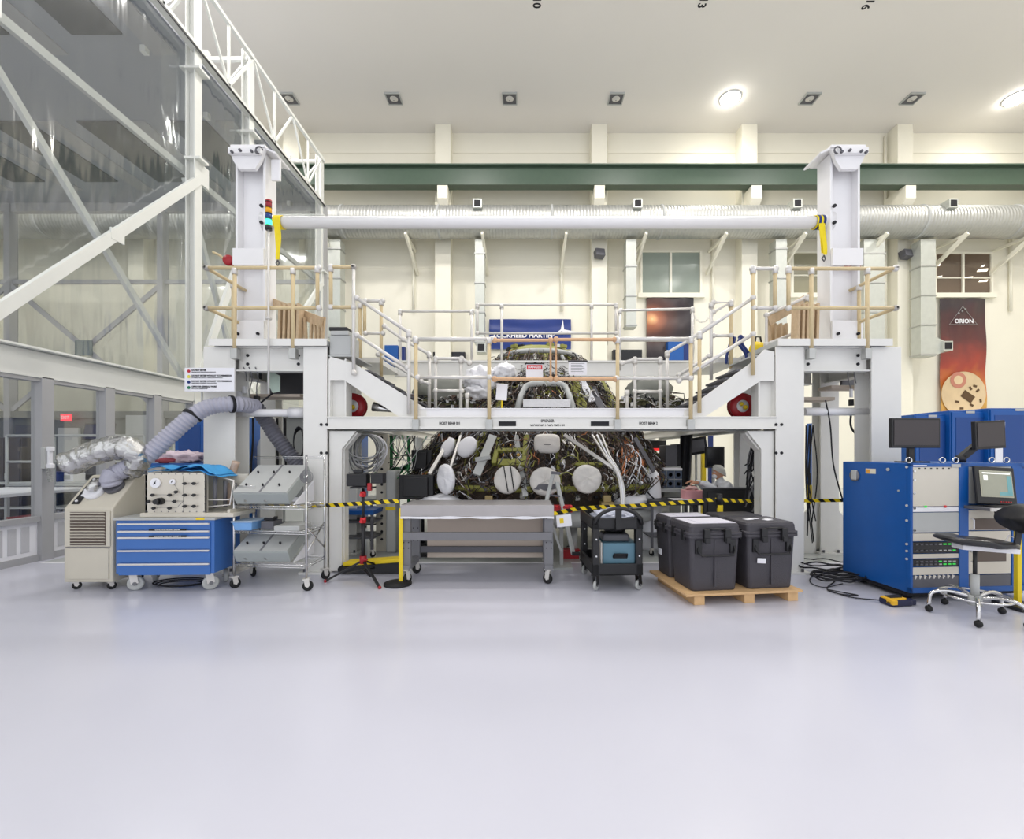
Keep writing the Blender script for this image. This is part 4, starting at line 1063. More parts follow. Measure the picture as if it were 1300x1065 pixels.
# round cloth covers
def disc(px, py, wpx, hpx, off=.28, tilt=0, nm='round_cover', m_=cover, sq=2.0, lab=None, thick=.12, amp=.02):
    p = hit(px, py, off); s = p.y/F; a, b = wpx*s, hpx*s
    t, u, n_ = frame(p)
    n_ = (n_*.45+Vector((0, -1, 0))*.55).normalized(); t = (Vector((1, 0, 0))-n_*n_.x).normalized(); u = -n_.cross(t)
    u = u if u.z > 0 else -u
    ct, st_ = math.cos(tilt), math.sin(tilt); t, u = t*ct+u*st_, u*ct-t*st_
    mb = MB(); N_ = 36; vs = []; ks = ((0, 1), (.35, .98), (.7, .85), (.9, .6), (1, .2), (1.0, -.5), (.8, -1))
    def pt(q, h_, j):
        an = 2*math.pi*j/N_; c_, s_ = math.cos(an), math.sin(an)
        e = (abs(c_)**sq+abs(s_)**sq)**(-1/sq)
        w_ = amp*noise.noise(Vector((c_*q*3+px, s_*q*3, q*2)))*1.5
        return p+t*(a*q*e*c_)+u*(b*q*e*s_)+n_*(thick*h_*.5+w_)
    vs = [pt(q, h_, j) for q, h_ in ks for j in range(N_)]
    fs = [(i*N_+j, i*N_+(j+1) % N_, (i+1)*N_+(j+1) % N_, (i+1)*N_+j) for i in range(len(ks)-1) for j in range(N_)]
    mb.add(vs, fs, 0, True)
    o = mb.build(nm, m_, CP, world=True, label=lab)
    return o, p, t, u, n_, a, b
disc(568.6, 568, 8.5, 13.5, .3, R(-30), amp=.0, m_=paper, lab='small white oval cover')
disc(593, 567.5, 12, 14.5, .3, R(-38), amp=.0, m_=paper, lab='white oval cover with a yellow tab')
disc(566, 608, 12, 20, .33, R(8), m_=plasticw, lab='white plastic domed cover')
o, p, t, u, n_, a, b = disc(644, 609, 17, 18, .3, 0, lab='round cloth cover with two black cords')
mb = MB()
for dx, sl in ((-.25, -.35), (.25, -.3)):
    mb.tube([p+t*a*(dx-sl*k/5*1.0+.0)+u*b*(.95-k/5*1.85)+n_*(.075-.02*abs(k-2.5)/2.5) for k in range(6)], .008, 6)
mb.build('cord', ink, o, world=True)
o, p, t, u, n_, a, b = disc(692, 611, 19.5, 18.5, .3, 0, amp=.05, lab='crumpled cloth cover with dark folds')
MB().prism([(p.x-.17, p.z-.11), (p.x+.02, p.z-.13), (p.x+.2, p.z-.09), (p.x+.16, p.z-.03), (p.x-.1, p.z-.04)], 'y', p.y-.1, p.y-.05).build('opening', greyd, o, world=True)
disc(745, 608, 18.5, 18.5, .3, 0, amp=.05)
o, p, t, u, n_, a, b = disc(694.5, 563, 16.5, 12.5, .32, 0, nm='square_cover', sq=4, amp=0)
MB().bx(p.x-.05, p.x+.05, p.y-.075, p.y-.07, p.z-.02, p.z-.01).build('mark', ink, o, world=True)
# primer green bay in the upper middle of the lower hull
for (x0, x1, y0, y1, m_) in ((628, 634, 556, 590, olive), (664, 671, 552, 588, olive), (632, 668, 570, 574, olive), (632, 668, 584, 592, olive), (728, 765, 588, 592, olive)):
    p, q = hit((x0+x1)/2, (y0+y1)/2, .17), 0; s = p.y/F
    MB().box(p, ((x1-x0)*s, .08, (y1-y0)*s*1.15), rx=R(-34), rz=math.atan2(p.x-CX, CY-p.y)*.8).build('primer_frame', m_, CP, world=True, bevel=.006)
for px in (640, 649, 658):
    for py in (566, 578):
        p = hit(px, py, .15); MB().sph(p, .035, 10).build('brass_fitting', mat('brass', (204, 160, 80), .3, .8, var=.1), CP, world=True)
# struts and brackets leaning on the hull
def strut(a, b, w_, m_, offa=.3, offb=.3, nm='strut', t_=.04):
    return MB().beam(hit(a[0], a[1], offa), hit(b[0], b[1], offb), w_, t_, up=(0, -1, .3)).build(nm, m_, CP, world=True, bevel=.004)
s_ = strut((626, 553), (605, 603), .13, greyl, nm='bracket_arm')
p = hit(613, 582, .34); MB().box(p, (.24, .07, .07), ry=R(-10)).build('clamp', greyl, s_, world=True, bevel=.01)
strut((572, 556), (545, 602), .06, silver, .3, .42); strut((585, 553), (570, 600), .04, silver)
strut((655, 553), (667, 630), .08, greyl, .2, .2, 'riser_bar'); strut((672, 553), (668, 600), .04, brown, .2, .2)
strut((716, 552), (778, 594), .05, silver, .45, .45, 'silver_strut')
strut((806, 556), (830, 598), .07, greyd, .35, .3)
for k, dx in enumerate((0, 3, 6)):
    pts = spline([hit(752+dx*2, 552, .4), hit(768+dx, 578, .45), hit(782+dx*.6, 598, .5), P(788+dx*.7, 622, 6.5), P(789+dx*.7, 655, 6.4)], 6)
    MB().tube(pts, .016, 8).build('cable', (silver, paper, silver)[k], CP, world=True)
# upper cone: hatch window frame, white panel, insulation strips
q = [hit(*c, .24) for c in ((657, 520), (661, 503), (668, 490), (676, 487), (710, 487), (717, 490), (723, 503), (728, 520))]
MB().tube(q, .055, 10).build('window_frame', greyl, CP, world=True)
a, b_ = hit(665, 517, .15), hit(722, 503, .15)
MB().beam(hit(664, 512, .34), hit(724, 512, .34), .05, .13).build('white_panel', plasticw, CP, world=True)
strut((737, 480), (752, 510), .12, paper, .22, .22, 'insulation_strip'); strut((752, 492), (764, 520), .12, greyd, .23, .23, 'insulation_strip')
for (a, b_, w_) in (((728, 482), (740, 520), .16), ((760, 484), (780, 520), .2), ((640, 487), (632, 520), .1)): strut(a, b_, w_, olive, .17, .17, 'primer_panel', .03)
# forward bay and dome
MB().lathe([(.0, 3.80), (.35, 3.79), (.62, 3.74), (.72, 3.66), (.78, 3.52)], (CX, CY, 0), 36).build('dome', olive, CP, world=True)
mb = MB()
for k in range(40):
    a = R(r2.uniform(-180, 180)); r_ = r2.uniform(.2, .72); mb.box((CX+r_*math.sin(a), CY-r_*math.cos(a), 3.72+r2.uniform(0, .06)), (.14, .06, .06), k % 3, rz=a)
mb.build('dome_hardware', [ink, paper, olive], CP, world=True, kind='stuff')
# stand under the capsule
S = thing('capsule_stand', 'low grey round stand holding the capsule off the floor', 'stand', (CX, CY, 0))
MB().lathe([(0, .5), (2.55, .5), (2.6, .52), (2.6, .68), (2.2, .71), (0, .71)], (CX, CY, 0), 48).build('top_ring', greyl, S, world=True)
for k in range(10):
    a = R(k*36+12); MB().cyl((CX+2.3*math.sin(a), CY-2.3*math.cos(a), 0), (CX+2.3*math.sin(a), CY-2.3*math.cos(a), .5), .07, n=10).build('leg', greyl, S, world=True)
for px in (621, 770):
    p = P(px, 633, 6.85)
    MB().box((p.x, 6.85, .79), (.2, .22, .18), taper=1.0).box((p.x, 6.85, .93), (.12, .14, .1)).build('support_block', mat('brass_block', (170, 150, 104), .4, .3, var=.15), S, world=True, bevel=.008)
# ladder-like crutches leaning at the capsule
o = thing('step_ladder', 'light grey folding step ladder leaning behind the work bench', 'ladder', (PX(716, 6.0), 6.0, 0))
mb = MB().beam(P(702, 602, 6.35), P(693, 640, 6.1), .05, .03).beam(P(707, 612, 6.35), P(728, 704, 6.0), .06, .03)
mb.build('rail', greyl, o, world=True, bevel=.004)
MB().beam(P(700, 600, 6.35), P(711, 601, 6.35), .05, .04).beam(P(696, 628, 6.2), P(711, 630, 6.2), .06, .02).build('tread', greyd, o, world=True)
MB().beam(P(692, 640, 6.1), P(713, 700, 6.05), .05, .03).build('rear_rail', greyl, o, world=True)
MB().box(P(731, 703, 5.95), (.1, .08, .035)).build('foot', ink, o, world=True)

# grey covered mounds and hardware shelves on both sides, behind the stair feet
for k, (px0, px1, lab) in enumerate(((512, 606, 'grey covered equipment mound on the far walkway behind the left stair foot'), (786, 866, 'grey covered equipment mound on the far walkway behind the right stair foot'))):
    Y = 8.0; X0, X1 = PX(px0, Y), PX(px1, Y); xc = (X0+X1)/2; w_ = (X1-X0)
    o = thing('covered_equipment', lab, 'equipment', (xc, Y, 2.14))
    MB().blob((0, .15, .62), (w_*.75, .7, .62), .10, 40+k, n=28).build('grey_cover', mat('mound_grey', (128, 130, 122), .6, var=.15, scale=4), o)
    m2 = MB(); r7 = random.Random(k+5)
    m2.bx(-w_/2, w_/2, -.1, .5, .0, .45, 0)
    for i in range(260):
        m2.box((r7.uniform(-w_/2, w_/2), r7.uniform(-.16, .1), r7.uniform(.08, .52)), (r7.uniform(.02, .12), r7.uniform(.03, .08), r7.uniform(.02, .1)), r7.choice((0, 0, 1, 2, 3, 4)), rz=r7.uniform(-.5, .5))
    for i in range(90):
        a = Vector((r7.uniform(-w_/2, w_/2), -.15, r7.uniform(.05, .5))); m2.tube([a, a+Vector((r7.uniform(-.1, .1), -.03, r7.uniform(-.05, .1))), a+Vector((r7.uniform(-.2, .2), 0, r7.uniform(-.1, .1)))], .008, 5, r7.choice((1, 2, 3)))
    m2.build('hardware', [mat('dark_olive', (88, 88, 56), .6, var=.4, scale=12), silver, ink, brown, paper], o, kind='stuff')
# ------------------------------------------------------------------ things standing in front
def caster(parent, x, y, r, wm=rubber, side=1, nm='caster', h=None, fm=silver, ang=None):
    """swivel caster, wheel touching z=0 of the thing"""
    h = h or r*2.6
    a_ = rnd.uniform(30, 75)*rnd.choice((-1, 1)) if ang is None else ang; RM = Matrix.Rotation(R(a_), 4, 'Z'); O_ = Vector((x, y, 0))
    def rt(mb): mb.v = [RM @ (v-O_)+O_ for v in mb.v]; return mb
    f = rt(MB().box((x, y, h-.01), (r*1.3, r*1.3, .015)).beam((x-r*.38, y, h), (x-r*.38, y+r*.25, r), .008, r*.9, up=(0, 1, 0)).beam((x+r*.38, y, h), (x+r*.38, y+r*.25, r), .008, r*.9, up=(0, 1, 0))).build(nm, fm, parent)
    rt(MB().lathe([(.01, -r*.26), (r*.62, -r*.24), (r*.82, -r*.30), (r, -r*.18), (r, r*.18), (r*.82, r*.30), (r*.62, r*.24), (.01, r*.26)], (x, y+r*.25, r), 24, 0, 'x')).build('wheel', wm, f)
    rt(MB().cyl((x-r*.46, y+r*.25, r), (x+r*.46, y+r*.25, r), r*.26, n=10)).build('axle', greym if wm is greyl else fm, f)
    return f

# portable air conditioner
x0, x1 = PX(81, 5.25), PX(143, 5.25); W_ = x1-x0
o = thing('air_conditioner', 'beige portable air conditioner with louvred front and two ducts on top', 'air conditioner', ((x0+x1)/2, 5.25, 0))
h0, h1, dpt = .98, 1.36, .52
MB().prism([(0, .1), (0, h0), (.34, h1), (dpt, h1), (dpt, .1)], 'x', -W_/2, W_/2).build('body', beige, o, bevel=.015)
MB().bx(-W_/2+.02, W_/2-.02, -.012, 0, .53, .95).build('front_frame', beige, o, bevel=.004)
MB().bx(-W_/2+.09, W_/2-.07, -.016, -.010, .545, .94).build('grille_recess', beiged, o)
g_ = MB()
for k in range(11): g_.box((.01, -.022, .565+k*.036), (W_-.17, .022, .007), rx=R(-35))
g_.build('louvre', beige, o)
MB().bx(-W_/2+.04, W_/2-.04, -.012, 0, .14, .51).build('lower_panel', beige, o, bevel=.006)
MB().bx(-W_/2+.03, W_/2-.03, -.014, 0, .515, .522).build('seam', greym, o)
def slope(x, t, off=0): return Vector((x, .34*t-off*.74, h0+(h1-h0)*t+off*.66))
MB().add([slope(-W_/2+.05, .12, .006), slope(-W_/2+.14, .12, .006), slope(-W_/2+.14, .9, .006), slope(-W_/2+.05, .9, .006)], [(0, 1, 2, 3)]).add([slope(-W_/2+.05, .12, .0), slope(-W_/2+.14, .12, .0), slope(-W_/2+.14, .9, .0), slope(-W_/2+.05, .9, .0)], [(3, 2, 1, 0)]).build('control_strip', black, o)
kb = MB()
for k in range(5): p = slope(-W_/2+.09+.02*(k % 2), .2+.16*k, .012); kb.sph(p, .016, 8)
kb.build('knob', paper, o)
for k, (x, t) in enumerate(((-.06, .45), (.13, .62))):
    p = slope(x, t); n_ = Vector((0, -.74, .66))
    MB().cyl(p-n_*.01, p+n_*.05, .105, n=24).build('duct_collar', paper if k == 0 else greyd, o)
for x in (-W_/2+.08, W_/2-.08):
    caster(o, x, .06, .045, h=.1); caster(o, x, dpt-.08, .045, h=.1)
base = o.location
# corrugated grey hose up to the pier
hp = [P(133, 628, 5.45), P(137, 612, 5.45), P(150, 600, 5.45), P(185, 580, 5.5), P(215, 553, 5.6), P(243, 529, 5.7), P(268, 516, 5.8), P(300, 513, 5.95), P(325, 516, 6.3)]
hp[0] = base + slope(.13, .62, .05); hp[1] = hp[0] + Vector((0, -.03, .1))
mb = corrugated(MB(), hp, .094, .05, .013, 20)
o2 = solo(mb, 'corrugated_hose', hose, 'long light grey corrugated air hose rising from air conditioner to the left column', 'hose')
hb = MB()
for (a, b_) in ((P(246, 526, 5.72), P(243, 529, 5.7)), (P(296, 513, 5.93), P(292, 513, 5.9))):
    hb = MB().cyl(a, b_, .116, n=20)
    hb.v = [v-o2.location for v in hb.v]
    hb.build('clamp', ink, o2)
mb = corrugated(MB(), [P(322, 514, 6.35), P(335, 530, 6.5), P(352, 556, 6.55), P(374, 584, 6.6), P(392, 606, 6.6), P(400, 640, 6.6)], .096, .05, .013, 20)
solo(mb, 'corrugated_hose', hosed, 'darker grey corrugated hose slanting down behind the wire shelf cart', 'hose')
# foil duct
fp = [base+slope(-.06, .45, .05), P(128, 606, 5.55), P(168, 600, 5.5), P(176, 582, 5.45), P(160, 568, 5.4), P(130, 572, 5.35), P(84, 590, 5.3)]
pts = resample(spline(fp[2:], 14), .018); r3 = random.Random(5)
fl = MB(); N_ = 26; vs = []
fl.tube(pts, [.10+.04*min(1, i/20)+.006*math.sin(i*.9)+.006*r3.random() for i in range(len(pts))], N_)
fl.v = [v+Vector(noise.noise_vector(v*11))*.022+Vector(noise.noise_vector(v*27))*.009 for v in fl.v]
o2 = solo(fl, 'foil_duct', foil, 'crumpled silver foil duct bent over the top of the air conditioner', 'duct')
fm = MB().tube(spline([fp[0], fp[0]+Vector((.02, .02, .07)), P(150, 607, 5.6), P(166, 603, 5.52), P(172, 594, 5.5)], 6), .06, 12)
fm.v = [v-o2.location for v in fm.v]; fm.build('neck', foil, o2)

# blue drawer cabinet
Y0 = 5.2
x0, x1 = PX(148.5, Y0), PX(271, Y0); W_ = x1-x0; hc = PZ(657, Y0)
o = thing('drawer_cabinet', 'blue five drawer tool cabinet on big casters beside the air conditioner', 'cabinet', ((x0+x1)/2, Y0, 0), R(1.5))
zb = .22; D_ = .5
MB().bx(-W_/2, W_/2, 0, D_, zb, hc-.03).build('body', blue2, o, bevel=.006)
MB().bx(-W_/2-.02, W_/2+.02, -.02, D_+.02, hc-.03, hc).build('worktop', greyl, o, bevel=.004)
fz = [PZ(p_, Y0) for p_ in (663, 672.5, 680.5, 697, 714, 730)]
for k in range(5):
    a, b_ = fz[k+1], fz[k]
    dr = MB().bx(-W_/2+.04, W_/2-.04, -.012, 0, a+.004, b_-.004).build('drawer', blue2, o, bevel=.003)
    MB().bx(-W_/2+.045, W_/2-.045, -.034, -.012, b_-.026, b_-.006).build('handle', silver, dr, bevel=.004)
for z, s_ in ((PZ(671.5, Y0)-.016, 'ELECTROSTATIC DISCHARGE SENSITIVE'), (PZ(680, Y0)-.014, 'CONTROLLED TOOLS ONLY - CABINET 03')):
    MB().bx(-.16, .27, -.038, -.034, z+.003, z+.023).build('label_strip', ink, o)
    text('lettering', s_, .02, (.055, -.039, z+.012), paper, o, world=False, squeeze=.8)
MB().bx(W_/2-.2, W_/2-.1, -.022, -.018, hc-.026, hc-.002).build('yellow_label', yellow, o)
for x in (-W_/2+.14, W_/2-.12):
    for y in (.08, D_-.1): caster(o, x, y, .085, greyl, h=.22)
cab = o
# coiled cables under the cabinet
mb = MB()
for k in range(3): mb.tube([(.0+.25*(1+.15*k)*math.cos(a/4), .05+.12*(1+.2*k)*math.sin(a/4), .02+.012*k) for a in range(25)], .008, 6, closed=True)
mb.v = [v+Vector((-4.25, 5.42, 0)) for v in mb.v]
solo(mb, 'cable_coil', ink, 'black cable coil lying under the blue drawer cabinet', 'cable')

# test panel on the cabinet
zt_ = hc
Yp = 5.24
x0, x1 = PX(184, Yp), PX(262, Yp); W_ = x1-x0; hh = PZ(600, Yp)-zt_
o = thing('pressure_panel', 'ivory pressure test panel with gauges and valves on the blue drawer cabinet', 'instrument', ((x0+x1)/2, Yp, zt_))
MB().bx(-W_/2, W_/2, 0, .02, .05, hh).bx(-W_/2, -W_/2+.03, .0, .38, .05, hh).build('front_panel', panel, o, bevel=.003)
MB().bx(-W_/2-.05, W_/2+.33, -.015, .42, 0, .05).build('base', panel, o, bevel=.008)
MB().bx(-W_/2, W_/2, .36, .38, .05, hh).bx(W_/2-.02, W_/2, .0, .03, .05, hh).build('back_frame', panel, o)
sc_ = MB()
for k in range(9):
    for z in (.065, hh-.015): sc_.sph((-W_/2+.03+k*(W_-.06)/8, -.002, z), .007, 6)
for k in range(6):
    for x in (-W_/2+.015, W_/2-.015): sc_.sph((x, -.002, .07+k*(hh-.09)/5), .007, 6)
sc_.build('screws', greym, o)
def wp(px, py): return (PX(px, Yp)-o.location.x, PZ(py, Yp)-zt_)
for px, py, r_ in ((199, 613, .066), (220.5, 611.5, .036)):
    x, z = wp(px, py)
    gp = MB().lathe([(r_*.9, 0), (r_, -.005), (r_, -.035), (r_*.86, -.04), (r_*.86, -.03)], (x, 0, z), 28, 0, 'y').build('gauge', greym if r_ > .05 else silver, o)
    gp.data.transform(Matrix.Identity(4))
    MB().cyl((x, -.028, z), (x, -.005, z), r_*.88, n=28).build('dial', paper, gp)
    MB().beam((x-r_*.2, -.031, z-r_*.3), (x+r_*.25, -.031, z+r_*.5), .005, .002, up=(0, 1, 0)).cyl((x, -.034, z), (x, -.028, z), r_*.15, n=10).build('needle', ink, gp)
for px, py in ((238, 613.5), (249.5, 613.5), (197.5, 628), (219, 628), (227, 624), (238, 628), (249.5, 628), (192.5, 636), (225, 636), (199, 644.5), (219, 644.5), (238, 642), (249.5, 642)):
    x, z = wp(px, py)
    v_ = MB().cyl((x, 0, z), (x, -.03, z), .009, n=8).build('valve_stem', silver, o)
    MB().cyl((x, -.03, z), (x, -.052, z), .017, .019, n=12).box((x-.02, -.04, z), (.022, .012, .012)).build('valve_knob', black, v_)
x, z = wp(205.5, 636)
MB().cyl((x, 0, z), (x, -.06, z), .042, n=8).cyl((x, -.06, z), (x, -.1, z), .03, n=8).build('regulator', black, o)
ln = MB()
for pl in (((192, 636), (205, 636), (225, 636), (233, 636), (233, 604)), ((197, 628), (220, 628), (227, 624), (220, 612)), ((199, 644), (225, 644), (233, 636)), ((233, 650), (233, 604)), ((238, 613), (253, 613)), ((238, 628), (253, 628)), ((238, 642), (253, 642))):
    q = [wp(*p_) for p_ in pl]
    for a, b_ in zip(q, q[1:]): ln.beam((a[0], -.001, a[1]), (b_[0], -.001, b_[1]), .003, .003)
ln.build('flow_lines', greyd, o)
sd = MB()
for k, y in enumerate((.08, .17, .26)): sd.cyl((W_/2+.05+.06*k, y, .1), (W_/2+.05+.06*k, y, hh-.06-.04*k), .022, n=10)
sd.build('side_cylinder', greyd, o)
MB().tube([(W_/2+.0, .04, .12), (W_/2+.24, .06, .14), (W_/2+.26, .1, hh-.1), (W_/2, .16, hh-.05)], .009, 6).tube([(W_/2+.0, .04, .2), (W_/2+.22, .06, .2), (W_/2+.22, .3, .24)], .009, 6).build('side_tubing', silver, o)
MB().bx(W_/2, W_/2+.28, .34, .36, .05, hh-.03).bx(W_/2+.25, W_/2+.28, .0, .34, .05, .09).build('side_bracket', panel, o)
# blue cloth on top
zc = zt_+hh
def fn(u, v):
    x = PX(200, 5.4)+(PX(290, 5.4)-PX(200, 5.4))*u
    f_ = .022*math.sin(u*11+v*2)+.05*max(0, math.sin(u*7-1.4+v))**2+.03*noise.noise(Vector((u*4, v*3, 1)))
    drop_ = -.10*max(0, u-.72)*3*(1-v*.3) - (.0 if v > .1 else .0)
    return Vector((x, 5.26+.36*v+.03*math.sin(u*6), zc+.012+abs(f_)+max(drop_, -.12)))
mb = MB().grid(fn, 40, 12)
mb.grid(lambda u, v: fn(u*.6, v)+Vector((0, 0, .035+.02*math.sin(u*9))), 30, 12)
mb.grid(lambda u, v: fn(.45+u*.5, v)+Vector((0, 0, .05*math.sin(u*math.pi)+.01)), 30, 12)
o = solo(mb, 'blue_cloth', cloth, 'bright blue folded cloth lying on top of the pressure test panel', 'cloth')
mod = o.modifiers.new('s', 'SOLIDIFY'); mod.thickness = .004

# wire shelf cart
Yc0 = 5.25
o = thing('wire_shelf_cart', 'chrome wire shelf cart with tilted shelves carrying grey cases', 'cart', (PX(345, 5.5), 5.3, 0))
FL, FR, BL, BR = P(297, 700, 5.35), P(389, 700, 5.25), P(322, 700, 5.85), P(412, 700, 5.72)
def at(c, z): return Vector((c.x, c.y, z))
for c, zt2 in ((FL, 1.28), (FR, 1.60), (BL, 1.28), (BR, 1.62)):
    MB().cyl(at(c, .13), at(c, zt2), .0135, n=10).build('post', chrome, o, world=True)
for zl in (.30, .70, 1.0):
    mb = MB()
    for dz in (0, -.03):
        for a, b_ in ((FL, FR), (FR, BR), (BR, BL), (BL, FL)): mb.cyl(at(a, zl+dz), at(b_, zl+dz), .005, n=6)
    for k in range(28):
        t = k/27; mb.cyl(at(FL.lerp(FR, t), zl), at(BL.lerp(BR, t), zl), .0025, n=5)
        a = FL.lerp(FR, t); b_ = FL.lerp(FR, min(1, t+.5/27)); mb.cyl(at(a, zl), at(b_, zl-.03), .0025, n=5)
    mb.build('wire_shelf', chrome, o, world=True)
mb = MB()
for a, b_ in ((FL, FR), (BL, BR)):
    for z in (1.22, 1.24): mb.cyl(at(BL, z+.35), at(BR, z+.35), .005, n=6) if a is BL else mb.cyl(at(FL, z), at(FL.lerp(FR, .3), z), .005, n=6)
mb.build('top_rail', chrome, o, world=True)
mb = MB().cyl(at(FR, 1.05), at(BR, .95), .01, n=8).cyl(at(FR, .45), at(BR, .75), .01, n=8).cyl(at(FR, .75), at(BR, .42), .01, n=8)
mb.build('side_brace', chrome, o, world=True)
for c in (FL, FR, BL, BR):
    caster(o, c.x-o.location.x, c.y-o.location.y, .06, rubber, h=.15)
# grey cases on the cart
def grey_case(c, tilt, lab, w_=.66, d_=.62, h_=.16):
    t = thing('equipment_case', lab, 'case', c, 0, 'grey equipment cases on the wire cart')
    M = Matrix.Rotation(R(tilt), 4, 'X')
    def tf(mb): mb.v = [M @ v for v in mb.v]; return mb
    tf(MB().bx(-w_/2, w_/2, 0, d_, 0, h_)).build('body', greyb, t, bevel=.012)
    tf(MB().bx(-w_/2+.01, w_/2-.01, .01, d_-.01, h_, h_+.014)).build('lid', greyl, t, bevel=.004)
    tf(MB().bx(-.012, .012, .015, d_-.015, h_+.014, h_+.018)).build('lid_seam', greym, t)
    for x in (-.22, -.02, .18):
        for y in (.14, .42): tf(MB().cyl((x, y, h_+.014), (x, y, h_+.03), .010, n=8).sph((x, y, h_+.035), .014, 8)).build('stud', ink, t)
    for x in (-.2, .04): tf(MB().lathe([(0, 0), (.018, 0), (.018, -.01), (0, -.012)], (x, 0, .05), 14, 0, 'y')).build('socket', silver, t)
    return t
xm = PX(340, 5.4)-.02
grey_case((xm, 5.34, 1.02), 31, 'light grey equipment case tilted on the upper shelf of the wire cart')
grey_case((xm, 5.34, .32), 27, 'light grey equipment case tilted on the bottom shelf of wire cart', h_=.15)
# white tilted tray under each case
for z, lab in ((1.005, 'white wedge board propping the upper grey case'), (.305, 'white wedge board propping the lower grey case')):
    mb = MB().prism([(5.33+.05, z), (5.9, z), (5.9, z+.27)], 'x', xm+.335, xm+.35)
    solo(mb, 'wedge_board', paper, lab, 'wedge', group='wedge boards')
# tubs on the middle shelf
p = P(320, 660, 5.5)
t = thing('plastic_tub', 'clear blue lidded plastic tub on the middle shelf of the wire cart', 'tub', (PX(320, 5.5), 5.45, .705))
MB().box((0, 0, .05), (.24, .3, .1), taper=.85).build('tub_body', mat('tub_blue', (120, 170, 224), .25, var=.1), t, bevel=.01)
MB().box((0, 0, .108), (.26, .32, .016)).build('tub_lid', mat('tub_lid', (176, 200, 226), .3, var=.05), t, bevel=.005)
t = thing('tool_kit', 'small dark kit of tools beside the blue tub on the wire cart', 'kit', (PX(345, 5.5), 5.5, .705))
MB().box((0, 0, .05), (.16, .2, .1)).build('box', greyd, t, bevel=.01)
MB().box((0, -.05, .12), (.12, .03, .03)).box((.03, .03, .12), (.04, .12, .03), rz=.4).build('tools', ink, t)
t = thing('flat_board', 'thin grey board lying on the middle shelf of wire cart', 'board', (PX(375, 5.5), 5.45, .705))
MB().box((0, 0, .03), (.3, .34, .06), rz=.05).build('body', greyl, t, bevel=.005)
# small fan clamp and cardboard roll beside the panel
t = solo(MB().tube(spline([P(292, 640, 5.6), P(293, 615, 5.62), P(296, 598, 5.65), P(300, 586, 5.65)], 5), [.045]*16, 12), 'wrapped_roll', mat('clear_roll', (196, 170, 150), .3, var=.3, scale=30), 'brown roll in clear plastic standing between the pressure panel and wire cart', 'roll')
t = thing('clip_fan', 'small grey wire fan clipped on the right post of the wire cart', 'fan', (FR.x, FR.y, 1.30))
MB().cyl((0, 0, 0), (0, 0, .32), .014, n=8).build('rod', greym, t)
mb = MB()
for k in range(5): mb.tube([(.02+.075*(1-k*.18)*math.cos(a), -.04-.01*k, .06+.075*(1-k*.18)*math.sin(a)) for a in [i*math.pi/8 for i in range(16)]], .004, 5, closed=True)
mb.build('guard', greym, t)

# speaker style tripod stand with red knobs
p = P(461, 720, 5.75)
o = thing('tripod_stand', 'black tripod stand with red knobs carrying two small black boxes', 'stand', (p.x, 5.75, 0))
MB().cyl((0, 0, .2), (0, 0, .75), .026, n=12).cyl((0, 0, .7), (0, 0, 1.18), .018, n=12).build('pole', black, o)
for a, L_ in ((200, .45), (310, .55), (70, .5)):
    e = Vector((math.cos(R(a))*L_, math.sin(R(a))*L_, .015))
    lg = MB().beam((0, 0, .24), e, .03, .022).beam((0, 0, .12), e*.45+Vector((0, 0, .08)), .02, .015).build('leg', black, o)
    MB().sph(e, .022, 8).build('foot', red, lg)
MB().cyl((0, 0, .2), (0, 0, .3), .045, n=14).box((.02, -.03, .26), (.1, .03, .02)).build('leg_hub', red, o)
for z in (.76, 1.1): MB().cyl((0, 0, z-.03), (0, 0, z+.04), .038, n=12).cyl((0, -.03, z), (0, -.08, z), .02, n=10).build('collar', redb, o)
MB().box((0, 0, 1.19), (.3, .12, .02)).build('crossbar', black, o)
MB().box((-.06, .0, 1.29), (.26, .16, .16)).box((-.06, 0, 1.4), (.12, .06, .05)).build('junction_box', black, o, bevel=.012)
MB().box((.2, .0, 1.31), (.16, .14, .13)).box((.1, -.04, 1.2), (.05, .06, .1), 1).build('small_box', [black, red], o, bevel=.008)
# floor barrier, yellow and black, low
p0, p1 = P(440, 722, 5.95), P(510, 712, 6.2)
o = thing('floor_barrier', 'low yellow topped black floor barrier leading to the work bench', 'barrier', (PX(475, 6), 6.0, 0))
a, b_ = Vector((PX(440, 6.1), 6.1, 0)), Vector((PX(512, 6.0), 6.0, 0))
MB().beam(a+Vector((0, 0, .12)), b_+Vector((0, 0, .2)), .2, .05).build('yellow_top', yellow, o, world=True, bevel=.01)
MB().prism([(a.x, 0.01), (b_.x, 0.01), (b_.x, .17), (a.x, .09)], 'y', 5.95, 6.0).build('black_skirt', black, o, world=True)
MB().cyl((a.x-.02, 5.97, .06), (a.x-.02, 6.2, .06), .05, n=12).build('end_roller', rubber, o, world=True)
# stanchion at bench left
p = P(505, 737, 5.5)
o = thing('yellow_stanchion', 'yellow post on a round black base standing at the left end of the work bench', 'stanchion', (p.x, 5.5, 0))
MB().lathe([(.0, .0), (.17, 0), (.17, .025), (.06, .045), (0, .045)], (0, 0, 0), 28).build('base', rubber, o)
MB().beam((.04, 0, .04), (.04, 0, .95), .045, .03).build('post', yellow, o)

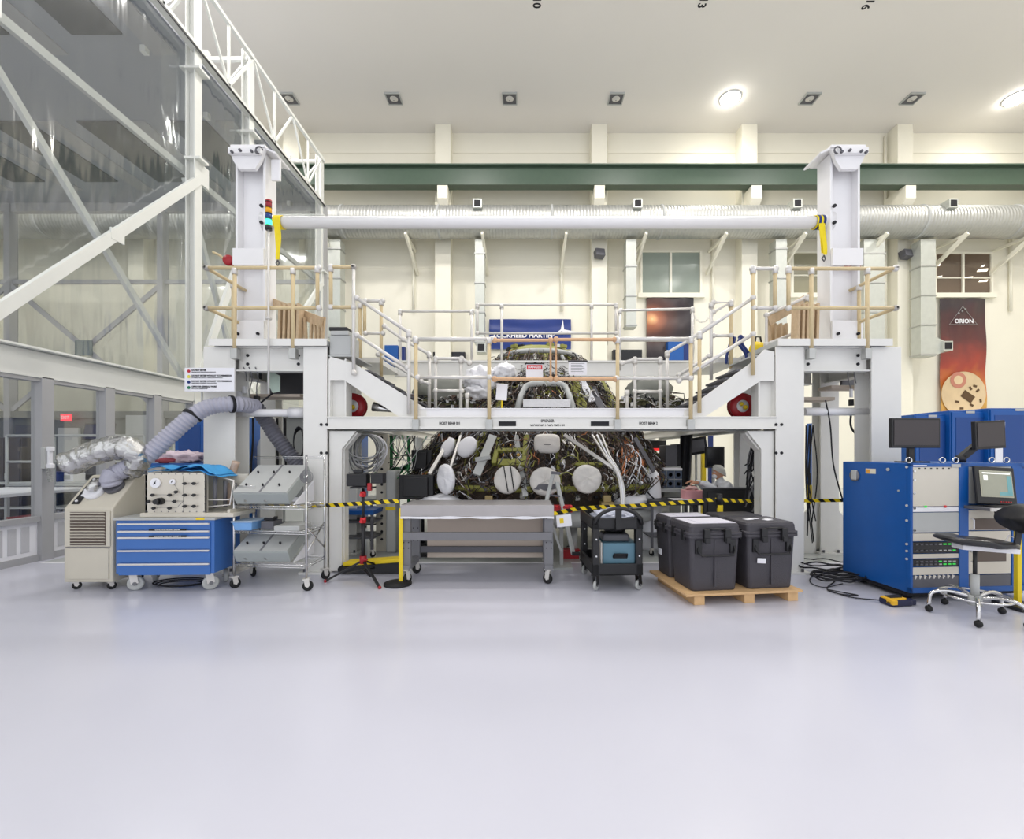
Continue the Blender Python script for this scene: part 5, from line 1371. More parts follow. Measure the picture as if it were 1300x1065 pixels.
# work bench
Y0 = 5.5
x0, x1 = PX(509, Y0), PX(703, Y0); W_ = x1-x0; hb_ = PZ(641, Y0)
o = thing('work_bench', 'long grey steel work bench on casters with a tan back board', 'bench', ((x0+x1)/2, Y0, 0))
D_ = .58
MB().bx(-W_/2, W_/2, -.02, -.0, hb_-.14, hb_).bx(-W_/2, W_/2, -.0, D_, hb_-.04, hb_).bx(-W_/2, -W_/2+.02, 0, D_, hb_-.14, hb_).bx(W_/2-.02, W_/2, 0, D_, hb_-.14, hb_).build('bench_top', mat('zinc_top', (176, 172, 172), .4, .2, var=.08), o, bevel=.003)
MB().grid(lambda u, v: Vector((-W_/2+W_*u, -.025-.01*math.sin(u*9), hb_-.14-.028*v-.012*noise.noise(Vector((u*8, v, 2))))), 40, 3).build('white_edge', plasticw, o)
for sx in (-1, 1):
    for y in (.05, D_-.05):
        x = sx*(W_/2-.06)
        l_ = MB().bx(x-.055, x+.055, y-.03, y+.03, .19, hb_-.15).build('leg', greym, o, bevel=.004)
        b = MB()
        for z in (.45, .52, .62, .82, .9): b.cyl((x-.03, y-.03, z), (x-.03, y-.034, z), .008, n=6).cyl((x+.03, y-.03, z), (x+.03, y-.034, z), .008, n=6)
        b.build('bolt_holes', ink, l_)
        caster(o, x, y-.02, .065, rubber, h=.19)
    x = sx*(W_/2-.06)
    MB().bx(x-.05, x+.05, .0, D_, .17, .24).build('foot_rail', greym, o)
MB().bx(-W_/2+.02, W_/2-.02, -.01, .04, .55, .65).build('front_rail', greym, o, bevel=.004)
MB().bx(-W_/2+.02, W_/2-.02, D_-.06, D_, .28, .36).build('rear_rail', greyd, o, bevel=.004)
MB().bx(-W_/2+.2, W_/2-.1, D_+.0, D_+.02, .2, hb_-.17).build('back_board', tanboard, o)
# tag hanging at the bench's right end
p = P(716, 661, 5.6)
o = thing('hanging_tag', 'white card tag with yellow symbol hanging at the right end of the work bench', 'tag', (p.x, 5.6, p.z-.08))
MB().box((0, 0, .08), (.19, .006, .15), ry=R(-6)).build('card', paper, o)
MB().box((-.03, -.005, .08), (.05, .004, .06), ry=R(-6)).build('symbol', yellow, o)
# red items on the floor behind bench
p = P(728, 677, 6.9)
t = thing('red_box', 'small dark red box on the floor behind the right end of the work bench', 'box', (p.x-.05, 6.9, 0))
MB().box((0, 0, .06), (.26, .16, .12)).build('body', red, t, bevel=.01)
MB().box((0, 0, .13), (.28, .18, .025)).build('lid', red, t, bevel=.006)
MB().tube([(-.06, 0, .14), (-.05, 0, .18), (.05, 0, .18), (.06, 0, .14)], .008, 6).build('handle', black, t)
t = thing('red_valve_block', 'row of small red handles on a block behind the work bench', 'valves', (PX(713, 6.3), 6.3, PZ(650, 6.3)))
mb = MB(); mb.box((0, 0, .05), (.3, .12, .1)); mb.build('block', redb, t, bevel=.01)
for k in range(4): MB().cyl((-.11+.07*k, -.06, .08), (-.11+.07*k, -.1, .08), .022, n=10).build('handle', red, t)
MB().box((-.0, .04, -.38), (.05, .05, .76)).box((0, .04, PZ(650, 6.3)*-1+.015), (.3, .3, .03)).build('pedestal', greyl, t)

# black utility cart
Yk = 5.22
x0, x1 = PX(752, Yk), PX(817, Yk); W_ = x1-x0
o = thing('utility_cart', 'black moulded two shelf utility cart with arched handle and white wheels', 'cart', ((x0+x1)/2, Yk, 0), R(3))
D_ = .82; hz = .86
bl = black
for z0, z1 in ((.19, .33), (.73, .87)):
    sh = MB().bx(-W_/2, W_/2, 0, D_, z0, z0+.03).bx(-W_/2, W_/2, 0, .03, z0, z1).bx(-W_/2, W_/2, D_-.03, D_, z0, z1).bx(-W_/2, -W_/2+.03, 0, D_, z0, z1).bx(W_/2-.03, W_/2, 0, D_, z0, z1).build('shelf', bl, o, bevel=.01)
for sx in (-1, 1):
    for y in (.0, D_-.1):
        x = sx*(W_/2-.045)
        l_ = MB().bx(x-.04, x+.04, y, y+.1, .2, .87).build('leg', bl, o, bevel=.01)
        b = MB()
        for z in (.42, .62): b.cyl((x, y-.001, z), (x, y-.006, z), .010, n=10)
        b.build('rivet', paper, l_)
        caster(o, x, y+.05, .062, greyl, h=.2, fm=black)
arc = [(-W_/2+.02, -.01, .80)]+[(-W_/2+.04+(W_-.08)*k/10, -.03, .87+.12*math.sin(math.pi*(k/10))**.7) for k in range(11)]+[(W_/2-.02, -.01, .80)]
MB().tube(arc, .024, 8).bx(-.035, .035, -.04, -.01, .74, .98).build('handle', bl, o)
kc = o
# blue-grey instrument box in the cart
t = thing('instrument_box', 'teal blue instrument box with a dark handle on the lower shelf of the black cart', 'box', (PX(789, Yk)+.0, Yk+.30, .222))
MB().box((0, 0, .17), (.42, .44, .33)).build('body', teal, t, bevel=.012)
MB().box((-.225, 0, .17), (.02, .46, .35)).build('side_trim', cover, t, bevel=.004)
MB().box((0, -.225, .20), (.4, .006, .27)).build('front_plate', teal, t, bevel=.002)
MB().tube([(-.08, -.225, .17), (-.08, -.26, .21), (.08, -.26, .21), (.08, -.225, .17)], .012, 6).box((0, -.228, .18), (.17, .01, .05)).build('handle', ink, t)
t = thing('black_instrument', 'flat black instrument resting on the teal box in the cart', 'instrument', (PX(786, Yk)+.0, Yk+.30, .56))
MB().box((0, 0, .045), (.32, .26, .09), taper=1.05).build('body', greyd, t, bevel=.02)
MB().blob((0, .02, .12), (.26, .2, .06), .3, 2).build('cable_heap', ink, t)
# plastic bags on the cart top
for k, (px, w_, h_, lab) in enumerate(((771, .36, .16, 'crumpled clear plastic bag at the left end of the black cart top'), (797, .3, .12, 'clear plastic bag with papers under the cart handle'))):
    mb = MB().blob((PX(px, 5.5), 5.52+.1*k, .775+h_/2), (w_, .4, h_), .4, 11+k, n=28, fr=3)
    t = solo(mb, 'plastic_bag', mat('bag_film', (206, 210, 226), .2, var=.18, scale=9, bump=1, bscale=16), lab, 'bag', group='plastic bags on the cart')
t = thing('yellow_card', 'small pink and white card lying on the black cart', 'card', (PX(764, 5.35), 5.36, .80)); MB().box((0, 0, .01), (.12, .1, .012), ry=.2).build('card', paper, t); MB().box((.02, -.02, .02), (.04, .04, .006), ry=.2).build('pink_label', pink, t)

# pallet with black transit cases
rot = R(7)
pl = thing('wooden_pallet', 'low pale wooden pallet under the big black transit cases', 'pallet', (1.74, 4.72, 0), rot)
MB().bx(0, 1.36, 0, .98, .10, .125).build('deck', pine, pl, bevel=.002)
for x in (.1, .68, 1.2):
    MB().bx(x-.0, x+.12, .02, .96, .0, .10).build('stringer', pine, pl, bevel=.003)
Mp = Matrix.Translation(pl.location) @ Matrix.Rotation(rot, 4, 'Z')
def transit(x, y, lab, w_=.60, d_=.5, h_=.74, papers=0, tagl=False, front=True):
    t = thing('transit_case', lab, 'case', Mp @ Vector((x, y, .126)), rot, 'black transit cases on the pallet')
    zs = h_*.83
    vs = []; N_ = 0
    b = MB()
    def ring(z, k, r_=.045):
        a, c = w_/2*k, d_/2*k; out = []
        for (sx, sy, a0) in ((1, 1, 0), (-1, 1, 90), (-1, -1, 180), (1, -1, 270)):
            for q in range(4):
                an = R(a0+q*30); out.append(Vector((sx*(a-r_)+r_*math.cos(an), sy*(c-r_)+r_*math.sin(an), z)))
        return out
    def loft(spec, m_, nm, par=t):
        rings = [ring(z, k) for z, k in spec]; vs = [v for r_ in rings for v in r_]; n_ = 16
        fs = [(i*n_+j, i*n_+(j+1) % n_, (i+1)*n_+(j+1) % n_, (i+1)*n_+j) for i in range(len(rings)-1) for j in range(n_)]
        fs += [tuple(range(n_))[::-1], tuple(range((len(rings)-1)*n_, len(rings)*n_))]
        return MB().add(vs, fs).build(nm, m_, par, bevel=.006)
    loft(((0, .86), (.02, .88), (zs-.03, .97), (zs-.03, 1.06), (zs, 1.06), (zs, .99)), blackm, 'body')
    loft(((zs+.002, 1.06), (zs+.03, 1.06), (zs+.03, 1.0), (h_-.03, .98), (h_, .93)), blackm, 'lid')
    f = -d_/2
    mb = MB()
    for x_ in (.0,): mb.bx(x_-.012, x_+.012, f*.97-.004, f*.9, .05, zs-.05)
    mb.build('rib', blackm, t)
    for x_ in (-.2*w_/.6*.6, .2*w_/.6*.6):
        l_ = MB().bx(x_*1-.035, x_+.035, f-.05, f-.01, zs-.07, zs+.07).bx(x_-.03, x_+.03, f-.062, f-.04, zs-.08, zs-.02).build('latch', black, t, bevel=.006)
    MB().tube([(-.21, f*.97, zs-.10), (-.21, f-.03, zs-.17), (-.18, f-.035, zs-.215), (.18, f-.035, zs-.215), (.21, f-.03, zs-.17), (.21, f*.97, zs-.10)], .012, 8).build('drop_handle', black, t)
    for s_ in (-1, 1): MB().bx(s_*.2-.035, s_*.2+.035, f-.012, f*.92, zs-.2, zs-.05).build('handle_bracket', black, t, bevel=.004)
    MB().tube([(-.075, f, zs+.055), (-.075, f-.05, zs+.075), (.075, f-.05, zs+.075), (.075, f, zs+.055)], .013, 8).build('lid_handle', black, t)
    for s_ in (-1, 1):
        for y_ in (-.12, .12): MB().bx(s_*w_/2*1.03-.015, s_*w_/2*1.03+.015, y_-.03, y_+.03, zs-.07, zs+.05).build('side_latch', black, t, bevel=.004)
    if papers == 1:
        MB().box((.0, -.02, h_+.002), (w_*.86, d_*.78, .004)).box((.04, -.04, h_+.006), (w_*.66, d_*.5, .004), rz=.06).build('paper_sheets', mat('lavender_paper', (214, 212, 222), .7, var=.03), t)
    if papers == 2:
        mb = MB()
        for dx, dy, a in ((-.12, 0, .2), (-.02, .05, -.1), (.08, -.06, .3), (.14, .04, 0)): mb.box((dx, dy, h_+.003), (.1, .07, .003), rz=a)
        mb.build('stickers', paper, t)
    if tagl: MB().box((-.13, f*.95-.012, .32), (.1, .004, .055), ry=R(4)).build('shipping_label', paper, t)
    return t
transit(.37, .31, 'big black transit case with a paper sheet on its lid, front of pallet', papers=1)
transit(1.04, .31, 'big black transit case with lid stickers and a white label low on its front', papers=2, tagl=True)
t = transit(.37, .79, 'black transit case half hidden behind the one with the paper sheet', d_=.40, papers=1)
t = transit(1.04, .79, 'black transit case behind the one with white stickers', d_=.40, papers=0)
MB().box((-.335, -.05, .30), (.006, .09, .07)).build('shipping_label', paper, [c for c in bpy.data.objects if c.name.startswith('transit_case') and 'half hidden' in c['label']][0])

# caution tape
def tape(pts, lab, nm='caution_tape', w_=.05):
    pts = [Vector(p_) for p_ in pts]; sp = spline(pts, 10) if len(pts) > 2 else [pts[0].lerp(pts[1], k/12)+Vector((0, 0, -.02*math.sin(k/12*math.pi))) for k in range(13)]
    mb = MB(); vs = []
    for p_ in sp: vs += [p_+Vector((0, 0, -w_/2)), p_+Vector((0, 0, w_/2)), p_+Vector((0, .003, w_/2)), p_+Vector((0, .003, -w_/2))]
    fs = []
    for i in range(len(sp)-1):
        a = i*4
        for j in range(4): fs.append((a+j, a+(j+1) % 4, a+4+(j+1) % 4, a+4+j))
    mb.add(vs, fs)
    return solo(mb, nm, tapem, lab, 'tape')
tape([P(336, 640, 5.92), P(400, 642, 5.9), P(506, 636, 5.6)], 'yellow and black barrier tape from wire cart to the work bench')
tape([P(703, 652, 5.6), P(742, 645, 5.9), P(820, 641, 5.98), P(911, 634, 6.1)], 'yellow and black barrier tape from work bench to the post behind the transit cases')
tape([P(915, 635, 6.1), P(966, 636, 6.5), P(1076, 635, 6.4)], 'yellow and black barrier tape from the post to the blue rack')
o = thing('tape_stanchion', 'black and yellow belt post standing behind the black transit cases', 'stanchion', (PX(913, 6.1), 6.1, 0))
ph_ = PZ(627, 6.1)
MB().lathe([(0, 0), (.17, 0), (.17, .03), (.04, .06), (0, .06)], (0, 0, 0), 24).build('base', rubber, o)
MB().cyl((0, 0, .05), (0, 0, ph_-.2), .03, n=14).build('post', yellow, o)
MB().cyl((0, 0, ph_-.15), (0, 0, ph_), .042, n=16).build('belt_head', black, o)
MB().box((0, -.035, ph_-.21), (.07, .012, .12)).build('yellow_label', yellow, o)

# ------------------------------------------------------------------ right side: blue racks
rr = R(4)
cx_, cy_ = PX(1157, 4.86), 4.86
rk = thing('equipment_rack', 'large blue two bay equipment rack with a plain blue side', 'rack', (cx_, cy_, 0), rr)
hR = PZ(588, 4.86); D_ = .92; WB = .60
MB().bx(-.03, 1.42, .012, D_, .1, hR).build('body', blue, rk, bevel=.006)
# face frame
ff = MB()
ff.bx(-.03, .0, -.02, .03, .1, hR).bx(.55, .66, -.02, .03, .1, hR).bx(1.18, 1.30, -.02, .03, .1, hR).bx(-.03, 1.42, -.02, .03, hR-.04, hR).bx(-.03, 1.42, -.02, .03, .1, .16)
ff.build('face_frame', blue, rk, bevel=.004)
def zz(py): return PZ(py, 4.86)
mod_ = [(592, 643, panel), (644, 650, paper), (650.5, 676, greyl), (677, 687, panel), (688, 702.5, black), (703, 709, panel), (710, 719, black), (720, 730, panel), (731, 750, greyd)]
for a, b_, m_ in mod_:
    pm_ = MB().bx(.005, .548, -.012, .0, zz(b_)+.002, zz(a)-.002).build('module', m_, rk, bevel=.003)
    if m_ is black:
        mb = MB(); r4 = random.Random(int(a))
        for k in range(9):
            for j in range(2): mb.box((.05+k*.055, -.016, zz(a)-.025-(zz(a)-zz(b_)-.04)*j*.8), (.03, .008, .014), (0 if r4.random() < .5 else 1) if k > 4 else 2)
        ob_ = mb.build('indicators', [mat('led_green', (40, 170, 60), .5, var=0, emit=(60, 210, 80), estr=.7), greyl, greyd], pm_)
for px_, py_ in [(1165, q) for q in (598, 609, 626, 645, 673)]:
    MB().cyl((.02, -.012, zz(py_)), (.02, -.022, zz(py_)), .012, n=12).build('thumb_screw', chrome, rk)
MB().cyl((.15, -.012, zz(643)), (.15, -.025, zz(643)), .012, n=10).build('button', mat('led_green', (0, 0, 0)), rk)
MB().cyl((.38, -.012, zz(643)), (.38, -.025, zz(643)), .014, n=10).build('button', redb, rk)
mb = MB()
for k in range(6): mb.box((.08+k*.07, -.012, zz(594.5)), (.02, .006, .012))
mb.build('jacks', ink, rk)
mb = MB()
for k in range(9): mb.cyl((.03+k*.055, .02, .2), (.04+k*.055, -.015, .29), .012, n=8)
mb.build('plug', cover, rk)
# bay 2 modules
mod2 = [(592, 640, greyl), (648, 674, panel), (675, 700, panel), (701, 730, panel), (731, 750, greyd)]
for a, b_, m_ in mod2: MB().bx(.665, 1.175, -.012, .0, zz(b_)+.002, zz(a)-.002).build('module', m_, rk, bevel=.003)
for a, b_ in ((659, 673), (701, 714)): 
    v_ = MB().bx(.73, 1.11, -.02, -.012, zz(b_), zz(a)).build('vent_grille', beiged, rk)
    MB().tube([(.70, -.015, zz(b_)), (.70, -.04, zz(b_)+.01), (.70, -.04, zz(a)-.01), (.70, -.015, zz(a))], .007, 6).build('pull_handle', paper, v_)
# third bay to the right
MB().bx(1.31, 1.41, -.012, 0, .2, hR-.06).build('module', blue, rk, bevel=.004)
# bolts along the side edge, eye rings on top, stickers
mb = MB()
for py_ in (593, 642, 661, 691, 700, 710): mb.cyl((-.028, .02, zz(py_)), (-.04, .02, zz(py_)), .013, n=10)
mb.build('side_bolt', silver, rk)
for x_ in (.02, .42, .58, 1.02, 1.2):
    MB().tube([(x_+.035*math.cos(a), .05, hR+.03+.03*math.sin(a)) for a in [i*math.pi/6 for i in range(12)]], .008, 6, closed=True).build('eye_bolt', chrome, rk)
MB().bx(.45, .56, -.024, -.02, hR-.045, hR-.01).build('name_plate', greyl, rk)
MB().bx(.0, .16, -.023, -.02, hR-.03, hR-.02).build('white_strip', paper, rk)
MB().bx(-.034, -.03, .42, .56, zz(604), zz(597)).build('warning_sticker', mat('sticker', (232, 224, 200), .6, var=0), rk)
MB().bx(-.036, -.032, .50, .55, zz(603), zz(598)).build('warning_symbol', mat('orange', (230, 160, 60), .6, var=0), rk)
cp_ = MB().lathe([(0, 0), (.07, 0), (.07, -.02), (0, -.02)], (-.03, .72, zz(608)), 20, 0, 'x').build('connector_port', greym, rk)
MB().bx(-.06, -.03, .68, .76, zz(614), zz(600)).build('port_cover', greyl, cp_, bevel=.01)
MB().cyl((-.03, .25, zz(597)), (-.045, .25, zz(597)), .018, n=12).cyl((-.03, .12, zz(624)), (-.04, .12, zz(624)), .01, n=12).build('side_cap', greyl, rk)
mb = MB()
for x_ in (.1, 1.2):
    for y_ in (.15, .75): mb.cyl((x_, y_, 0), (x_, y_, .1), .04, n=10)
mb.build('levelling_foot', ink, rk)
MB().bx(.0, 1.4, .05, .85, .05, .1).build('plinth', ink, rk)
Mr = Matrix.Translation(rk.location) @ Matrix.Rotation(rr, 4, 'Z')
# monitors on the rack
def monitor(c, w_, h_, yaw, lab, stand='post', zbase=0, tilt=0, group=None, scr=black):
    t = thing('computer_monitor', lab, 'monitor', c, yaw, group)
    M = Matrix.Rotation(R(tilt), 4, 'Y')
    mb = MB().box((0, 0, 0), (w_, .045, h_)); mb.v = [M @ v+Vector((0, 0, zbase+h_/2)) for v in mb.v]; mb.build('bezel', black, t, bevel=.006)
    mb = MB().box((0, -.025, .005), (w_-.05, .006, h_-.055)); mb.v = [M @ v+Vector((0, 0, zbase+h_/2)) for v in mb.v]; mb.build('display', scr, t)
    if stand == 'post':
        MB().box((0, .05, zbase/2+.03), (.07, .04, zbase+.06)).build('stand_neck', black, t, bevel=.004)
        MB().box((0, .03, .008), (.26, .2, .016)).build('stand_foot', black, t, bevel=.006)
    else:
        MB().beam((-.05, .05, zbase+.08), (-.26, .1, .05), .06, .07).cyl((-.26, .1, 0), (-.26, .1, .08), .05, n=14).build('arm', black, t)
    return t
scrm = mat('dark_screen', (62, 56, 58), .45, var=.05)
c = Mr @ Vector((.28, .24, hR)); monitor(c, .60, .345, rr+R(0), 'wide black monitor standing at the left end of the blue rack top', zbase=.17, scr=scrm)
c = Mr @ Vector((1.21, .24, hR)); monitor(c, .44, .33, rr+R(6), 'smaller black monitor on an angled arm above the rack console', stand='arm', zbase=.16, tilt=-3, scr=scrm)
# pulled out console display with shelf
t = thing('rack_console', 'pull out rack console with a lit screen and keyboard shelf', 'console', Mr @ Vector((.87, -.16, 1.05)), rr)
M = Matrix.Rotation(R(-8), 4, 'X') @ Matrix.Rotation(R(3), 4, 'Y') @ Matrix.Diagonal((1.16, 1, 1.05, 1))
def tf(mb, z=.03): mb.v = [M @ v+Vector((0, .04, z)) for v in mb.v]; return mb
tf(MB().bx(-.20, .20, -.015, .015, 0, .39)).build('bezel', black, t, bevel=.008)
tf(MB().bx(-.16, .165, -.02, -.015, .075, .35)).build('display_border', mat('border_grey', (170, 168, 150), .4, var=0, emit=(150, 150, 130), estr=.3), t)
tf(MB().bx(-.15, .155, -.024, -.02, .085, .34)).build('display', mat('lit_display', (90, 92, 84), .4, var=.3, scale=14, emit=(196, 196, 176), estr=.5), t)
tf(MB().bx(.105, .15, -.027, -.024, .095, .30).bx(.02, .14, -.027, -.024, .095, .13)).build('display_window', mat('cyan_ui', (60, 96, 100), .4, var=0, emit=(140, 204, 210), estr=.5), t)
tf(MB().bx(-.14, .14, -.027, -.024, .315, .328).bx(-.13, -.09, -.027, -.024, .25, .3)).build('display_title', mat('ui_white', (240, 240, 236), .4, var=0, emit=(240, 240, 230), estr=.6), t)
mb = MB()
for k in range(5): mb.box((.03+k*.025, -.018, .03), (.01, .006, .01))
tf(mb).build('button', redb, t)
MB().bx(-.27, .24, -.12, .2, -.02, .012).build('keyboard_shelf', greyd, t, bevel=.004)
MB().bx(-.27, .24, -.13, -.118, -.02, .014).build('shelf_edge', silver, t)
MB().box((.0, -.04, .02), (.36, .13, .016)).build('keyboard', black, t)
MB().tube([(-.06, .0, -.02), (-.06, .0, -.1), (.04, .05, -.1)], .012, 6).build('bracket', black, t)

# chair at right edge
chx, chy = PX(1247, 4.35), 4.42
ch = thing('lab_chair', 'black lab chair on a chrome five star base at the right edge', 'chair', (chx, chy, 0), R(-8))
def cfn(u, v, top=1):
    a = 2*math.pi*u
    return None
mb = MB()
ss = .60
prof_ = [(0, 0, -.03), (.75, .8, -.03), (1, 1, -.01), (1, 1, .012), (.92, .92, .03), (.5, .5, .026), (0, 0, .02)]
N_ = 32; vs = []
for a_, b_, z_ in prof_:
    for j in range(N_):
        an = 2*math.pi*j/N_; c_, s_ = math.cos(an), math.sin(an); e = (abs(c_)**3+abs(s_)**3)**(-1/3)
        vs.append(Vector((.31*a_*c_*e, .22*b_*s_*e, z_+.03*(c_*a_)*-1*.5+(.02 if c_ < 0 else 0)*a_)))
fs = [(i*N_+j, i*N_+(j+1) % N_, (i+1)*N_+(j+1) % N_, (i+1)*N_+j) for i in range(len(prof_)-1) for j in range(N_)]
zs_ = PZ(688, chy)
MB().add([v+Vector((0, 0, zs_)) for v in vs], fs, 0, True).build('seat', mat('vinyl_black', (30, 30, 34), .28, var=0), ch)
MB().beam((-.16, 0, zs_-.045), (.34, 0, zs_-.075), .14, .045).build('seat_bracket', paper, ch, bevel=.004)
MB().cyl((0, 0, .33), (0, 0, zs_-.05), .017, n=12).build('gas_lift', black, ch)
MB().cyl((0, 0, .20), (0, 0, .43), .034, n=14).cyl((0, 0, .12), (0, 0, .22), .055, n=14).build('column', greyl, ch)
mb = MB()
mb.lathe([(.0, -.16), (.13, -.14), (.15, 0), (.13, .14), (0, .16)], (0, 0, 0), 24, 0, 'y') if 0 else None
vs = []
for a_, y_ in ((0, -.03), (.85, -.03), (1, 0), (.85, .03), (0, .035)):
    for j in range(N_):
        an = 2*math.pi*j/N_; vs.append(Vector((.34+y_*1.3+.09*(math.sin(an)*a_)**2, .2*a_*math.cos(an), zs_+.24+.15*a_*math.sin(an))))
fs = [(i*N_+j, i*N_+(j+1) % N_, (i+1)*N_+(j+1) % N_, (i+1)*N_+j) for i in range(4) for j in range(N_)]
MB().add(vs, fs, 0, True).build('backrest', black, ch)
MB().beam((.36, 0, zs_-.06), (.40, 0, zs_+.25), .05, .02).build('back_bar', black, ch)
MB().tube([(.30, .05, zs_-.02), (.38, .1, zs_+.06), (.42, .04, zs_+.02)], .006, 6).build('lever', paper, ch)
for k in range(5):
    a = R(72*k+20); e = Vector((.36*math.cos(a), .36*math.sin(a), 0))
    pts = spline([Vector((0, 0, .20))+e*.1, e*.55+Vector((0, 0, .235)), e*.93+Vector((0, 0, .20)), e+Vector((0, 0, .07))], 5)
    lg = MB().tube(pts, .017, 8).build('leg', chrome, ch)
    MB().lathe([(.0, -.025), (.028, -.02), (.034, 0), (.028, .02), (0, .025)], (e.x, e.y, .034), 14, 0, 'x').build('caster', rubber, lg)
MB().tube([(.27*math.cos(a), .27*math.sin(a), .215) for a in [i*math.pi/16 for i in range(32)]], .011, 8, closed=True).build('foot_ring', chrome, ch)
# yellow and black pole right of chair
o = thing('yellow_pole', 'yellow upright pole on black base behind the chair back', 'pole', (PX(1292, 4.7), 4.7, 0))
MB().bx(-.022, .022, -.02, .02, .03, 1.0).build('pole', yellow, o)
MB().box((0, -.02, .02), (.3, .3, .04)).build('base', black, o, bevel=.01)
# yellow-rimmed cable reel on floor
o = thing('power_block', 'dark blue and yellow power block on the floor at the rack corner', 'power block', (PX(1140, 4.75), 4.78, 0), R(8))
MB().box((0, 0, .035), (.26, .16, .07)).build('body', mat('navy_rubber', (30, 34, 66), .5, var=.1), o, bevel=.02)
MB().box((-.03, 0, .075), (.2, .12, .02)).box((-.1, -.05, .05), (.06, .08, .05)).build('yellow_rim', mat('amber', (232, 180, 40), .5, var=0), o, bevel=.006)
MB().box((-.03, 0, .088), (.14, .07, .012)).build('sockets', ink, o)
MB().box((.15, -.02, .03), (.09, .08, .055)).build('plug', mat('navy_rubber', (0, 0, 0)), o, bevel=.01)
# cables on the floor left of rack
r5 = random.Random(2)
mb = MB()
for k in range(9):
    cxk, cyk = PX(1050, 6.0)+r5.uniform(-.25, .15), 5.75+r5.uniform(-.3, .3); rx_ = r5.uniform(.18, .38)
    mb.tube([(cxk+rx_*math.cos(a*.21+k), cyk+rx_*.6*math.sin(a*.21+k), .012+.016*k+.01*math.sin(a)) for a in range(30)], r5.uniform(.008, .014), 6, closed=True)
solo(mb, 'cable_heap', ink, 'heap of coiled black cables on the floor left of the blue rack', 'cables')
mb = MB().tube(spline([(PX(1060, 5.6), 5.6, .012), (PX(1050, 5.3), 5.3, .012), (PX(1062, 5.15), 5.1, .012), (PX(1085, 5.1), 5.05, .012), (PX(1075, 5.1), 5.15, .012), (PX(1062, 5.1), 5.25, .012), (PX(1080, 5.0), 4.98, .012), (PX(1125, 4.8), 4.82, .03)], 8), .007, 6)
solo(mb, 'floor_cable', ink, 'thin black cable looping across the floor to the power block', 'cable')
mb = MB().tube(spline([(PX(1035, 6.0), 6.0, .012), (PX(1028, 5.6), 5.6, .012), (PX(1045, 5.35), 5.35, .012), (PX(1070, 5.5), 5.5, .012)], 8), .006, 6)
solo(mb, 'floor_cable', ink, 'short black cable looping on the floor beside the cable heap', 'cable')
# ------------------------------------------------------------------ behind and under the platform
def cabinet(px0, px1, pytop, Y, m_, lab, nm='tall_cabinet', cat='cabinet', d_=.7, doors=1, group=None, plates=True):
    x0, x1 = PX(px0, Y), PX(px1, Y); h_ = PZ(pytop, Y); w_ = x1-x0
    o = thing(nm, lab, cat, ((x0+x1)/2, Y, 0), 0, group)
    MB().bx(-w_/2, w_/2, 0, d_, .05, h_).build('body', m_, o, bevel=.008)
    MB().bx(-w_/2+.02, w_/2-.02, .03, d_-.02, 0, .05).build('plinth', ink, o)
    for k in range(doors):
        a = -w_/2+.02+k*(w_-.04)/doors; b_ = a+(w_-.04)/doors-.01
        dd = MB().bx(a, b_, -.02, 0, .08, h_-.03).build('door', m_, o, bevel=.006)
        MB().bx(a+.06, b_-.06, -.026, -.02, h_*.55, h_-.12).bx(a+.06, b_-.06, -.026, -.02, .14, h_*.5).build('recess_panel', mat('recess_blue', (10, 66, 136), .4, var=.05) if m_ is blue else m_, dd)
        MB().bx(b_-.05, b_-.03, -.05, -.02, h_*.5, h_*.5+.14).build('handle', greyl, dd)
    if plates: MB().bx(-.07, .07, -.03, -.02, h_-.05, h_-.01).build('name_plate', greyl, o)
    return o
# blue cabinets behind the racks, right
cabinet(1160, 1205, 526, 7.6, blue, 'tall blue cabinet behind the wide monitor on the rack')
cabinet(1206, 1254, 521, 7.5, blue, 'tall blue cabinet below the tall banner, behind the small monitor')
o = cabinet(1255, 1330, 518, 7.4, blue, 'tall blue cabinet with a white warning label at the right edge')
MB().bx(-.40, -.25, -.03, -.026, 2.05, 2.15).build('warning_label', paper, o)
MB().bx(-.42, -.3, -.04, -.03, 1.4, 1.98).build('paper_sheet', paper, o)
# blue cabinets behind left pier
cabinet(222, 262, 530, 7.7, blue, 'tall blue cabinet behind the left column, partly hidden by the hose')
cabinet(297, 312, 529, 7.9, blue, 'narrow blue cabinet seen between the left columns')
cabinet(428, 452, 530, 9.0, blue, 'blue cabinet behind hanging cable loops on the left')
cabinet(1043, 1052, 536, 9.4, blue, 'narrow dark blue cabinet seen between the right columns', d_=.5)
# blue covered table with wrapped parts, left
o = thing('blue_table', 'blue topped table behind the pressure panel', 'table', (PX(228, 6.7), 6.9, 0))
zt2 = PZ(588, 6.6); 
MB().bx(-.55, .5, -.3, .4, zt2-.06, zt2).build('table_top', blue, o, bevel=.01)
for x in (-.5, .45):
    for y in (-.25, .35): MB().bx(x-.025, x+.025, y-.025, y+.025, 0, zt2-.06).build('leg', greym, o)
mb = MB().blob((PX(226, 6.7), 6.8, zt2+.08), (.62, .4, .2), .4, 21, n=28, fr=3)
solo(mb, 'wrapped_part', mat('pink_wrap', (216, 196, 208), .3, var=.3, scale=6, bump=.9, bscale=12), 'part wrapped in pinkish clear plastic on the blue topped table', 'part')
mb = MB().blob((PX(214, 6.7), 6.7, zt2+.04), (.34, .26, .1), .3, 33, n=24)
solo(mb, 'dark_red_cloth', mat('dull_red', (150, 60, 72), .6, var=.3, scale=9), 'dull red cloth poking from the wrapped part on the blue topped table', 'cloth')

